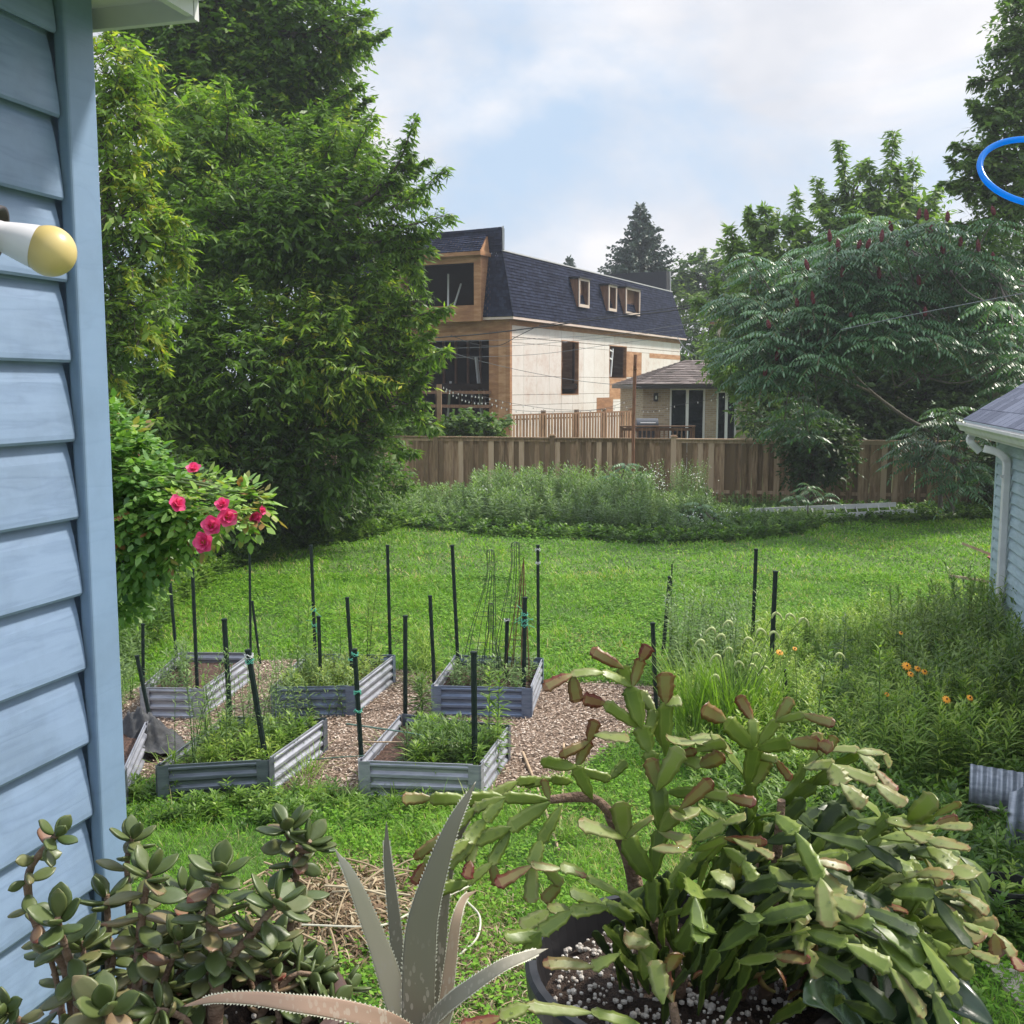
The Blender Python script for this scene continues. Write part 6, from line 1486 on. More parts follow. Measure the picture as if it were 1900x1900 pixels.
for k in range(46):
    p0 = c + [r2.normal(0, .38), r2.normal(0, .42), .09+r2.random()*.05]; a = r2.random()*6.28; ln_ = .15+r2.random()*.35; e = p0 + [math.cos(a)*ln_, math.sin(a)*ln_, r2.normal(0, .05)]
    hs_.tube(spline([p0, (p0+e)/2 + [0, 0, .02], e], 6), .004 + .004*r2.random(), 5, tint=.5+.5*r2.random())
tag(hs_.build('dry_stalks', M_hay, origin=tuple(c)), 'heap of dried brown stalks and pulled weeds on the grass', 'hay', kind='stuff')
c = atZ(905, 1790, 0); hs2 = MB(); n = 3500; pp_ = np.stack([c[0] + r2.normal(0, .16, n), c[1] + r2.normal(0, .38, n), .01+r2.random(n)*.05], 1); a = r2.random(n)*6.28
hs2.leaves(pp_, np.stack([np.cos(a), np.sin(a), r2.normal(0, .35, n)], 1), np.tile([0, 0, 1.], (n, 1)), .05+r2.random(n)*.08, .008, r2.random(n), bend=.8)
tag(hs2.build('dry_stalks', M_hay, origin=tuple(c)), 'smaller patch of dry straw behind the aloe', 'hay', kind='stuff')
mb = MB(); P_ = spline([atZ(560, 1716, .12), atZ(700, 1718, .12), atZ(770, 1690, .1), atZ(880, 1640, .08)], 20); mb.tube(P_, .006, 6)
mb.tube(spline([atZ(866, 1672, .1), atZ(890, 1700, .1), atZ(885, 1740, .08), atZ(852, 1772, .05)], 16), .006, 6); tag(mb.build('cord', plain('pale_cord', (.5, .48, .38), .7)), 'pale thin cord curling over the dried stalks and grass', 'cord')

# ================================================================ rose bush
YR = 4.1; cl = [clump(*a) for a in ((235, 880, 4.2, 70, 75), (300, 930, 4.1, 65, 60), (370, 940, 4.0, 50, 40), (250, 990, 4.2, 75, 70), (440, 935, 3.9, 34, 26), (190, 850, 4.3, 80, 90), (300, 1000, 4.1, 50, 36), (215, 1070, 4.3, 60, 60), (150, 1000, 4.4, 90, 100), (465, 945, 3.85, 18, 18))]
rb_ = np.array([atY(-60, 1000, 4.6)[0], 4.6, 0]); r = np.random.default_rng(71)
ro = thing('rose_bush', rb_, 'rose bush with pink double blooms arching out beside the blue wall', 'rose bush')
st, lf = MB(), MB()
FOL_R = foliage('rose_leaf', [(0, (0.037, 0.094, 0.037)), (.4, (0.088, 0.188, 0.056)), (.7, (0.163, 0.300, 0.062)), (.9, (0.275, 0.413, 0.100)), (1, (0.312, 0.125, 0.062))], trans=.35, rough=.4, spec=.4)
M_cane2 = plain('rose_cane', (.12, .16, .05), .5)
for i in range(11):
    c, rad = cl[i % len(cl)]; e = c + rdir(1, r)[0]*rad*.9; st.tube(spline([rb_ + [r.normal(0, .08), r.normal(0, .08), 0], [rb_[0]+.12, rb_[1], c[2]*.8], rb_*[.5, .5, 0] + c*[.5, .5, 1] + [0, 0, .04], c + [0, 0, .05], e], 24), np.linspace(.009, .003, 24), 6)
st.tube(spline([atY(280, 905, 4.05), atY(360, 905, 4.0), atY(430, 925, 3.9), atY(478, 945, 3.85)], 16), .004, 6)
Ps, Ds, Ls, Ts = [], [], [], []
for ci, (c, rad) in enumerate(cl):
    m = max(20, int(4*math.pi*np.mean(rad)**2*950)); d = rdir(m, r); q_ = c + d*rad*(.35+.7*np.sqrt(r.random(m)))[:, None]
    dr = nrm(d*.8 + r.normal(0, .5, (m, 3)) + [0, 0, .1])
    tb = .62 + (.28 if ci in (2, 4, 9) else 0)
    for p, g_ in zip(q_, dr):
        s = nrm(np.cross(g_, [0, 0, 1.])); Lr = .075; tv = np.clip(tb + r.normal(0, .13), 0, .92) if r.random() > .02 else .98
        for f, sd2 in ((.4, 1), (.4, -1), (.75, 1), (.75, -1), (1, 0)):
            Ps.append(p + g_*Lr*f - [0, 0, Lr*f*f*.3]); Ds.append(g_*(.5 if sd2 else 1) + s*sd2*.85 + [0, 0, -.15]); Ls.append(.034 if sd2 else .04); Ts.append(tv)
Ps, Ds, Ls, Ts = map(np.array, (Ps, Ds, Ls, Ts)); m = len(Ps)
lf.leaves(Ps, Ds + r.normal(0, .1, (m, 3)), np.tile([0, 0, 1.], (m, 1)) + r.normal(0, .35, (m, 3)), Ls*(.9+.45*r.random(m)), .025, np.clip(Ts + r.normal(0, .04, m), 0, 1), bend=.3, fold=.18)
st.build('canes', M_cane2, ro, smooth=True); lf.build('foliage', FOL_R, ro)
M_rose = foliage('rose_petal', [(0, (.66, .05, .20)), (.5, (.82, .11, .30)), (1, (.9, .36, .45))], trans=.35, rough=.5, tcol=(1.1, .7, .8)); M_rosec = plain('rose_centre', (.5, .33, .06), .7)
for (px, py, s, op, tl_) in ((379, 1006, .036, 1.0, (-.2, -1, .1)), (393, 976, .034, .75, (.1, -1, .3)), (421, 960, .034, .7, (.5, -.9, .2)), (413, 938, .026, .6, (.1, -.8, .6)), (326, 936, .032, .6, (.7, -.6, .4)), (360, 872, .026, .6, (0, -.6, .8)), (470, 958, .026, .45, (.6, -.6, -.3)), (483, 948, .018, .4, (.8, -.3, .2))):
    c = atY(px, py, 3.72 if px < 430 else 3.8); ax = nrm(np.array(tl_)); x = nrm(np.cross(ax, [0.1, .2, 1.])); y = np.cross(ax, x); mb = MB()
    for ring_, (np_, rad, tilt_) in enumerate(((5, 1.0, .25), (5, .8, .7), (4, .5, 1.3))):
        for k in range(np_):
            a = 2*np.pi*(k+.5*ring_)/np_ + r.normal(0, .1); e = x*math.cos(a) + y*math.sin(a); tl = tilt_/op*.8
            g_ = nrm(e*math.cos(tl) + ax*math.sin(tl)); s_ = nrm(np.cross(ax, e)); V = []
            for u_ in np.linspace(0, 1, 5):
                for v_ in np.linspace(-1, 1, 5):
                    wdt = .62*math.sin(math.pi*min(1, .15+u_*.75))**.7; curl = .25*u_*u_*math.sin(tl) + .1*v_*v_
                    V.append(c + g_*s*rad*u_*1.15*(1-.10*v_*v_*u_) + s_*s*rad*wdt*v_ + nrm(ax - e*.2)*s*(curl + .05*math.sin(7*v_+k)*u_))
            mb.grid(V, 5, 5, float(np.clip(r.normal(.45, .15), 0, 1)))
    b_o = mb.build('rose_bloom', M_rose, ro, smooth=True)
    mb = MB(); mb.lathe(c + ax*s*.12, [(.001, s*.22), (s*.2, s*.16), (s*.24, .0)], 10, axis=ax); mb.build('bloom_centre', M_rosec, b_o, smooth=True)
# ================================================================ potted plants on the ledge close to the camera
LZ = 2.43
M_ledge = surf('painted_ledge', [(.3, (.28, .27, .25)), (.7, (.38, .37, .35))], scale=5, rough=.7)
lo = thing('porch_railing', (0, .95, 0), 'pale wooden porch railing ledge carrying the potted plants', 'railing')
mb = MB(); mb.obox([-1.3, .60, LZ-.04], [2.9, 0, 0], [0, .58, 0], [0, 0, .038]); mb.build('ledge', M_ledge, lo)
for x_ in (-1.0, 0, 1.2):
    mb = MB(); mb.obox([x_, .9, 0], [.09, 0, 0], [0, .09, 0], [0, 0, LZ-.041]); mb.build('post', M_ledge, lo)

def pot(o, c, r1, h, mat, rim=.014):
    mb = MB(); r0 = r1*.74
    mb.lathe(c, [(.001, 0), (r0, 0), (r1*.97, h-.03), (r1*.97, h-.028), (r1+.004, h-.026), (r1+.006, h-.004), (r1+.002, h), (r1-rim*.5, h), (r1-rim*.6, h-.004), (r1-rim, h-.03), (r0-.006, .01), (.001, .01)], 56)
    return mb.build('pot', mat, o, smooth=False)
M_perl = surf('perlite', [(.3, (.34, .30, .26)), (.7, (.56, .53, .49))], scale=60, rough=.9)
M_mix = surf('potting_mix', [(.35, (.02, .012, .008)), (.65, (.08, .05, .035))], scale=120, rough=.95, bump=1.)
def potsoil(o, c, r1, h, perl, seed):
    r = np.random.default_rng(seed); mb = MB(); m_, n_ = 14, 40; V = []
    for i in range(m_):
        for j in range(n_):
            a = 2*np.pi*j/(n_-1); rr = r1*i/(m_-1)
            V.append([c[0]+rr*math.cos(a), c[1]+rr*math.sin(a), c[2]+h+.006*math.sin(9*rr/r1+a*3)+r.normal(0, .0012)])
    mb.grid(V, m_, n_); so = mb.build('soil', M_mix, o, smooth=True)
    mp_ = MB(); ico = np.array([[0, 0, 1], [.89, 0, .45], [.28, .85, .45], [-.72, .53, .45], [-.72, -.53, .45], [.28, -.85, .45], [.72, .53, -.45], [-.28, .85, -.45], [-.89, 0, -.45], [-.28, -.85, -.45], [.72, -.53, -.45], [0, 0, -1]])
    fi = [[0, 1, 2], [0, 2, 3], [0, 3, 4], [0, 4, 5], [0, 5, 1], [1, 6, 2], [2, 7, 3], [3, 8, 4], [4, 9, 5], [5, 10, 1], [6, 7, 2], [7, 8, 3], [8, 9, 4], [9, 10, 5], [10, 6, 1], [11, 7, 6], [11, 8, 7], [11, 9, 8], [11, 10, 9], [11, 6, 10]]
    for k in range(perl):
        a = r.random()*6.28; rr = r1*math.sqrt(r.random())*.97; s = r.uniform(.0012, .0042)
        mp_.add(ico*s*r.uniform(.7, 1.2, 3) + [c[0]+rr*math.cos(a), c[1]+rr*math.sin(a), c[2]+h+.004+r.uniform(0, .004)], fi, r.random())
    p_o = mp_.build('perlite_grains', M_perl, so); p_o['kind'] = 'stuff'

# ---------------- jade plant
def plant_mat(name, stops, rough=.3, spec=.5, trans=.12, coat=0., vein=.0, tcol=(1.1, 1.2, .5), scale=25, mix=.25):
    m, nt, out = new_mat(name); L = nt.links
    at = N(nt, 'ShaderNodeAttribute', attribute_name='tint'); tc = N(nt, 'ShaderNodeTexCoord')
    nz = N(nt, 'ShaderNodeTexNoise'); nz.inputs['Scale'].default_value = scale; nz.inputs['Detail'].default_value = 5; L.new(tc.outputs['Object'], nz.inputs['Vector'])
    s1 = N(nt, 'ShaderNodeMath', operation='SUBTRACT'); s1.inputs[1].default_value = .5; L.new(nz.outputs['Fac'], s1.inputs[0])
    s2 = N(nt, 'ShaderNodeMath', operation='MULTIPLY_ADD'); s2.inputs[1].default_value = mix; L.new(s1.outputs[0], s2.inputs[0]); L.new(at.outputs['Fac'], s2.inputs[2])
    col = ramp(nt, s2.outputs[0], stops)
    pb = N(nt, 'ShaderNodeBsdfPrincipled'); pb.inputs['Roughness'].default_value = rough; pb.inputs['Specular IOR Level'].default_value = spec; pb.inputs['Coat Weight'].default_value = coat; pb.inputs['Coat Roughness'].default_value = .25
    L.new(col, pb.inputs['Base Color'])
    bp = N(nt, 'ShaderNodeBump'); bp.inputs['Strength'].default_value = .12; bp.inputs['Distance'].default_value = .002; n2 = N(nt, 'ShaderNodeTexNoise'); n2.inputs['Scale'].default_value = scale*5; L.new(tc.outputs['Object'], n2.inputs['Vector']); L.new(n2.outputs['Fac'], bp.inputs['Height']); L.new(bp.outputs[0], pb.inputs['Normal'])
    tr = N(nt, 'ShaderNodeBsdfTranslucent'); mul = N(nt, 'ShaderNodeMixRGB', blend_type='MULTIPLY'); mul.inputs['Fac'].default_value = 1; mul.inputs['Color2'].default_value = (*tcol, 1); L.new(col, mul.inputs['Color1']); L.new(mul.outputs[0], tr.inputs['Color'])
    mx = N(nt, 'ShaderNodeMixShader'); mx.inputs['Fac'].default_value = trans; L.new(pb.outputs[0], mx.inputs[1]); L.new(tr.outputs[0], mx.inputs[2]); L.new(mx.outputs[0], out.inputs[0]); return m
M_jade = plant_mat('jade_leaf', [(.0, (.045, .08, .022)), (.45, (.095, .125, .038)), (.7, (.17, .165, .07)), (.85, (.24, .15, .09)), (1, (.16, .035, .025))], rough=.42, spec=.45, coat=.05)
M_jstem = surf('jade_stem', [(.3, (.07, .042, .028)), (.6, (.16, .10, .065)), (.8, (.24, .17, .12))], scale=40, stretch=(1, 1, 2), rough=.75, tint=.6, bump=.5)
def jade_leaf(mb, p, d, n, L, W, tint, T=.0055, cup=.2):
    d = nrm(d); s = nrm(np.cross(d, n)); n = np.cross(s, d); m_, k_ = 8, 10; V = []; tt = []
    for i in range(m_):
        t = i/(m_-1); w = W/2*(math.sin(math.pi*min(1, max(.0, .05+.93*t**1.25)))**.72 if 0 < t < 1 else .10); th = T/2*(math.sin(math.pi*(.12+.80*t)))**.6
        c = p + d*L*t + n*(cup*L*(t*t-.3*t))
        for j in range(k_):
            a = 2*np.pi*j/k_; x = math.cos(a); V.append(c + s*w*x + n*(th*math.sin(a) + .18*w*x*x))
        tt.append(t)
    i, j = np.meshgrid(np.arange(m_-1), np.arange(k_), indexing='ij'); a_ = (i*k_+j).ravel(); b_ = (i*k_+(j+1) % k_).ravel(); jj = j.ravel()
    edge = ((jj == 0) | (jj == k_-1) | (jj == k_//2) | (jj == k_//2-1))
    T_ = np.where((i.ravel() == m_-2), min(1, tint+.12), tint)
    mb.add(V, np.stack([a_, b_, b_+k_, a_+k_], 1), T_)
    mb.add(V[:k_] + [p], [[(q+1) % k_, q, k_] for q in range(k_)], tint); mb.add(V[-k_:] + [p + d*L*1.01 + n*cup*L*.7], [[q, (q+1) % k_, k_] for q in range(k_)], tint)
jb = atY(430, 1858, 1.0); jz = jb[2]; jc = np.array([jb[0], 1.0, LZ])
jo = thing('jade_plant', jc, 'potted jade plant with thick oval leaves against the blue wall', 'potted plant')
M_brpot = plain('brown_plastic_pot', (.085, .05, .042), .45)
pot(jo, jc, .108, jz-LZ, M_brpot); potsoil(jo, jc, .1, jz-LZ-.03, 60, 5)
r = np.random.default_rng(81); js, jl = MB(), MB()
def jade_stem(pts, dy0, dy1, r0, r1, nodes=5, tip=7, size=.033, bare=.35, tintb=.35):
    n = 26; m = len(pts); P = [atY(px, py, 1.0 + dy0 + (dy1-dy0)*i/(m-1)) for i, (px, py) in enumerate(pts)]; cv = spline(P, n)
    rad = np.linspace(r0, r1, n)*(1 + .10*np.sin(np.arange(n)*2.1)); js.tube(cv, rad, 9, tint=.3 if r1 > .004 else .8)
    T = nrm(np.gradient(cv, axis=0)); a0 = r.random()*3.14
    nodes = int(nodes*1.5)+1; tip = 6; size *= .93
    fs = list(np.linspace(bare*.8, .93, nodes)) ; a = a0
    for f in fs:
        k = int(f*(n-1)); t = T[k]; x = nrm(np.cross(t, [0.3, 1, .1])); y = np.cross(t, x); a += math.pi/2 + r.normal(0, .25)
        for sg in (0, math.pi):
            if r.random() < .10: continue
            e = x*math.cos(a+sg) + y*math.sin(a+sg); dd = nrm(e*1.0 + t*r.uniform(-.15, .5) + [0, 0, -.1 - .35*(f < .6)]); nn = nrm(t + r.normal(0, .25, 3))
            s_ = size*r.uniform(.8, 1.15); jade_leaf(jl, cv[k] + e*r1*.5, dd, nn, s_, s_*r.uniform(.52, .66), float(np.clip(tintb + .08 + r.normal(0, .16) + (.28 if r.random() < .2 else 0), 0, .88)), cup=r.uniform(-.15, .3))
    e0 = cv[-1]; t = T[-1]; x = nrm(np.cross(t, [0.3, 1, .1])); y = np.cross(t, x)
    for k in range(tip):
        a = a0 + k//2*math.pi/2 + (k % 2)*math.pi + r.normal(0, .12); el = .2 + .35*(k//2); s_ = size*(1.02-.09*(k//2))
        e = x*math.cos(a) + y*math.sin(a); el += r.normal(0, .2); dd = nrm(e*math.cos(el) + t*math.sin(el)); nn = nrm(t*math.cos(el) - e*math.sin(el))
        jade_leaf(jl, e0 - t*.008*(1-k/tip) + e*.002, dd, nn, s_, s_*r.uniform(.55, .66), float(np.clip(tintb - .03 + r.normal(0, .08), 0, .8)), cup=.2)
S_ = [([(140, 1930), (122, 1800), (74, 1730), (52, 1656), (60, 1605), (107, 1546)], .10, .02, .0060, .0030, 5, 5, .026, .45),
 ([(150, 1930), (140, 1818), (122, 1763), (107, 1704)], .02, -.04, .0055, .0028, 3, 7, .037, .3),
 ([(201, 1930), (203, 1800), (201, 1745), (198, 1660)], .06, .08, .0055, .003, 5, 8, .035, .3),
 ([(250, 1940), (258, 1763), (265, 1690), (278, 1616)], .0, .0, .0060, .0028, 5, 8, .036, .3),
 ([(245, 1900), (240, 1700), (236, 1600), (246, 1552)], .10, .10, .0045, .0024, 5, 8, .031, .3),
 ([(398, 1940), (401, 1782), (390, 1690), (408, 1612)], -.02, -.03, .0085, .003, 6, 8, .036, .45),
 ([(402, 1830), (430, 1775), (470, 1730), (520, 1668)], -.02, -.02, .0055, .003, 4, 8, .037, .35),
 ([(515, 1850), (535, 1740), (549, 1640), (540, 1575), (530, 1530)], .12, .10, .005, .0025, 5, 8, .034, .5),
 ([(549, 1640), (552, 1600), (575, 1560)], .11, .10, .004, .0025, 2, 8, .034, .3),
 ([(330, 1940), (330, 1800), (330, 1720), (345, 1650)], .12, .14, .005, .0028, 6, 8, .034, .25),
 ([(170, 1940), (168, 1850), (150, 1800), (150, 1745)], .12, .13, .005, .0028, 5, 7, .034, .2),
 ([(300, 1940), (310, 1850), (330, 1810), (350, 1770)], .05, .05, .004, .0026, 4, 8, .032, .2),
 ([(210, 1990), (200, 1900), (196, 1875)], -.08, -.10, .004, .0026, 2, 8, .040, .3),
 ([(440, 1950), (500, 1860), (545, 1810), (590, 1810)], .02, .03, .004, .0024, 3, 7, .030, .3),
 ([(520, 1950), (560, 1890), (610, 1850), (648, 1830)], .05, .06, .004, .0024, 3, 7, .030, .3),
 ([(500, 1960), (560, 1900), (600, 1880), (625, 1862)], .0, .0, .004, .0024, 3, 7, .029, .3),
 ([(460, 1950), (470, 1850), (455, 1800), (440, 1770)], .08, .08, .004, .0024, 4, 7, .031, .2),
 ([(90, 1990), (60, 1920), (20, 1880), (5, 1875)], .0, -.02, .004, .0024, 2, 7, .030, .4),
 ([(380, 1990), (350, 1900), (300, 1875), (280, 1880)], -.05, -.07, .004, .0024, 3, 7, .033, .3),
 ([(260, 1950), (285, 1850), (300, 1790), (312, 1745)], .12, .15, .004, .0026, 5, 7, .033, .3),
 ([(380, 1900), (370, 1780), (360, 1730), (372, 1690)], .12, .14, .004, .0026, 4, 7, .033, .3)]
for k in range(15):
    x0 = 110 + 36*k + r.normal(0, 12); yt = r.uniform(1735, 1850); x1 = x0 + r.normal(0, 38); dd_ = r.uniform(.0, .13)
    S_.append(([(x0, 1960), ((x0+x1)/2 + r.normal(0, 8), (1960+yt)/2), (x1, yt)], dd_, dd_ + r.normal(0, .02), .0045, .0026, 4, 7, .032, .2))
for s_ in S_: jade_stem(*s_)
js.build('stems', M_jstem, jo, smooth=True); jl.build('leaves', M_jade, jo, smooth=True)
# support rod: dark green thin stake in the jade
mb = MB(); mb.tube([atY(193, 1940, 1.12), atY(196, 1640, 1.12)], .0045, 8); mb.build('support_rod', M_stake, jo)

# ---------------- aloe
def aloe_mat():
    m, nt, out = new_mat('aloe_leaf'); L = nt.links
    at = N(nt, 'ShaderNodeAttribute', attribute_name='tint'); tc = N(nt, 'ShaderNodeTexCoord'); sx = N(nt, 'ShaderNodeSeparateXYZ'); L.new(tc.outputs['Object'], sx.inputs[0])
    base = ramp(nt, at.outputs['Fac'], [(0, (.13, .125, .085)), (.4, (.18, .165, .12)), (.7, (.42, .38, .28)), (1, (.27, .165, .115))])
    mp = N(nt, 'ShaderNodeMapping'); mp.inputs['Scale'].default_value = (250, 250, 85); L.new(tc.outputs['Object'], mp.inputs['Vector'])
    vo = N(nt, 'ShaderNodeTexVoronoi'); vo.inputs['Scale'].default_value = 1; L.new(mp.outputs[0], vo.inputs['Vector'])
    th = N(nt, 'ShaderNodeMath', operation='LESS_THAN'); th.inputs[1].default_value = .36; L.new(vo.outputs['Distance'], th.inputs[0])
    mr = N(nt, 'ShaderNodeMapRange'); mr.inputs['From Min'].default_value = .22; mr.inputs['From Max'].default_value = .30; mr.inputs['To Min'].default_value = 1; mr.inputs['To Max'].default_value = 0; L.new(sx.outputs[2], mr.inputs['Value'])
    n2 = N(nt, 'ShaderNodeTexNoise'); n2.inputs['Scale'].default_value = 60; L.new(tc.outputs['Object'], n2.inputs['Vector'])
    g2 = N(nt, 'ShaderNodeMath', operation='GREATER_THAN'); g2.inputs[1].default_value = .46; L.new(n2.outputs['Fac'], g2.inputs[0])
    a1 = N(nt, 'ShaderNodeMath', operation='MULTIPLY'); L.new(th.outputs[0], a1.inputs[0]); L.new(mr.outputs[0], a1.inputs[1])
    a2 = N(nt, 'ShaderNodeMath', operation='MULTIPLY'); L.new(a1.outputs[0], a2.inputs[0]); L.new(g2.outputs[0], a2.inputs[1])
    a3 = N(nt, 'ShaderNodeMath', operation='MULTIPLY'); a3.inputs[1].default_value = .65; L.new(a2.outputs[0], a3.inputs[0])
    mx = N(nt, 'ShaderNodeMixRGB'); L.new(a3.outputs[0], mx.inputs['Fac']); L.new(base, mx.inputs['Color1']); mx.inputs['Color2'].default_value = (.42, .38, .31, 1)
    pb = N(nt, 'ShaderNodeBsdfPrincipled'); pb.inputs['Roughness'].default_value = .5; L.new(mx.outputs[0], pb.inputs['Base Color']); L.new(pb.outputs[0], out.inputs[0]); return m
M_aloe = aloe_mat(); M_thorn = plain('pale_thorn', (.55, .52, .40), .5)
ab = atY(790, 1960, .92); ac = np.array([ab[0], .92, LZ]); ah = ab[2] - LZ + .0
ao = thing('aloe_plant', ac, 'potted grey green aloe with long toothed leaves and pale spots', 'potted plant')
M_terra = surf('terracotta', [(.3, (.30, .12, .06)), (.7, (.42, .19, .11))], scale=12, rough=.85)
pot(ao, ac, .06, max(.06, ah-.02), M_terra); potsoil(ao, ac, .052, max(.04, ah-.04), 20, 9)
def aloe_leaf(pts, dys, wpx, tint, face=(0, -1, .15), thick=.35, sw=None):
    P = [atY(px, py, .92+dy) for (px, py), dy in zip(pts, dys)]; n = 34; cv = spline(P, n); T = nrm(np.gradient(cv, axis=0))
    fw = nrm(np.array(face, float)); V = []; k_ = 12; W0 = wpx/F*.92; th_mb = MB(); mb = MB()
    edges = []
    for i in range(n):
        f = i/(n-1); w = W0*(1-f**1.6)**.9 * (.86 + .18*math.sin(min(1, f*2.2)*math.pi*.6)) + .0008
        t = T[i]; s = nrm(np.cross(t, fw)); nn = np.cross(s, t)
        for j in range(k_):
            a = 2*np.pi*j/k_; x, y = math.cos(a), math.sin(a)
            yy = (-.28*(1-x*x) if y > 0 else y*thick*1.5)*w + (.0)   # channelled upper side, rounded underside
            if y > 0: yy = w*(.12*y - .16*(1-x*x)*(1-f))
            V.append(cv[i] + s*w*x + nn*yy)
        edges.append((cv[i]-s*w, -s, cv[i]+s*w, s, t, w))
    i, j = np.meshgrid(np.arange(n-1), np.arange(k_), indexing='ij'); a_ = (i*k_+j).ravel(); b_ = (i*k_+(j+1) % k_).ravel()
    mb.add(V, np.stack([a_, b_, b_+k_, a_+k_], 1), tint); mb.add(V[-k_:] + [cv[-1] + T[-1]*.004], [[q, (q+1) % k_, k_] for q in range(k_)], tint)
    o = mb.build('aloe_leaf', M_aloe, ao, smooth=True)
    ln = 0; last = cv[0]
    for i in range(1, n-2):
        for q in range(2):
            f2 = q*.5; 
            for b in (0, 2):
                p = edges[i][b]*(1-f2) + edges[i+1][b]*f2; e = edges[i][b+1]
                if edges[i][5] < .0025: continue
                h_ = .0017*r.uniform(.5, 1.2); t = edges[i][4]
                th_mb.add([p - t*.0014 + [0, -.0005, 0], p + t*.0014, p + [0, .0012, 0], p + e*h_ + t*.0009], [[0, 1, 3], [1, 2, 3], [2, 0, 3]])
    if th_mb.V: th_mb.build('thorns', M_thorn, o)
aloe_leaf([(808, 1829), (822, 1663), (846, 1557), (893, 1488)][:0] or [(800, 1960), (812, 1800), (824, 1663), (848, 1557), (893, 1488)], [.02, .03, .04, .05, .06], 14, .25, (.2, -1, .1))
aloe_leaf([(765, 1960), (745, 1830), (730, 1690), (719, 1592), (717, 1531)], [.01, .03, .045, .055, .06], 15, .22, (-.2, -1, .1))
aloe_leaf([(775, 1960), (777, 1805), (784, 1710), (806, 1628), (839, 1533), (879, 1457)], [-.02, -.03, -.035, -.035, -.03, -.02], 32, .30, (0, -1, .15))
aloe_leaf([(770, 1960), (740, 1870), (712, 1780), (680, 1695), (652, 1628), (624, 1580)], [-.01, -.02, -.025, -.03, -.03, -.02], 25, .72, (-.25, -1, .3))
aloe_leaf([(800, 1960), (824, 1870), (835, 1793), (846, 1710), (861, 1668), (880, 1655)], [-.01, .0, .0, .0, .01, .02], 14, .9, (.6, -1, .2))
aloe_leaf([(780, 1915), (820, 1872), (858, 1841), (929, 1793), (985, 1770), (1010, 1762)], [-.03, -.05, -.06, -.06, -.05, -.045], 15, .45, (.1, -.7, 1), .9)
aloe_leaf([(775, 1930), (715, 1895), (621, 1871), (550, 1862), (470, 1852), (400, 1853), (345, 1866)], [-.04, -.07, -.09, -.10, -.10, -.10, -.10], 17, .97, (0, -.9, .6), .8)
aloe_leaf([(790, 1970), (815, 1920), (835, 1870), (850, 1840)], [-.02, -.03, -.03, -.02], 11, .5, (.3, -1, .3))

# ---------------- holiday cactus
M_cac = plant_mat('cactus_segment', [(.0, (.03, .055, .016)), (.15, (.08, .125, .024)), (.33, (.15, .22, .036)), (.5, (.22, .285, .055)), (.68, (.25, .28, .10)), (.82, (.26, .21, .08)), (.93, (.23, .12, .05)), (1, (.17, .045, .03))], rough=.42, spec=.45, trans=.38, coat=.08, tcol=(1.35, 1.4, .5), scale=38, mix=.35)
M_cstem = surf('woody_stem', [(.3, (.10, .06, .04)), (.7, (.28, .19, .13))], scale=60, rough=.9, bump=.8)
cc = atY(1165, 1815, 1.03); cC = np.array([cc[0]+.06, 1.06, LZ]); chh = cc[2] - LZ
co = thing('holiday_cactus', cC, 'large segmented holiday cactus with water drops in a black pot', 'potted plant')
CR = .158
pot(co, cC, CR, chh, M_blk, .012); potsoil(co, cC, CR-.014, chh-.035, 560, 6)
r = np.random.default_rng(91); cs, wj, drops = MB(), MB(), []
PROF = [(0, .12), (.05, .22), (.12, .40), (.22, .64), (.30, .80), (.335, .90), (.37, .84), (.46, .86), (.55, .96), (.60, 1.08), (.635, .92), (.74, .93), (.83, 1.0), (.885, 1.18), (.92, .84), (.96, .80), (1.0, .46)]
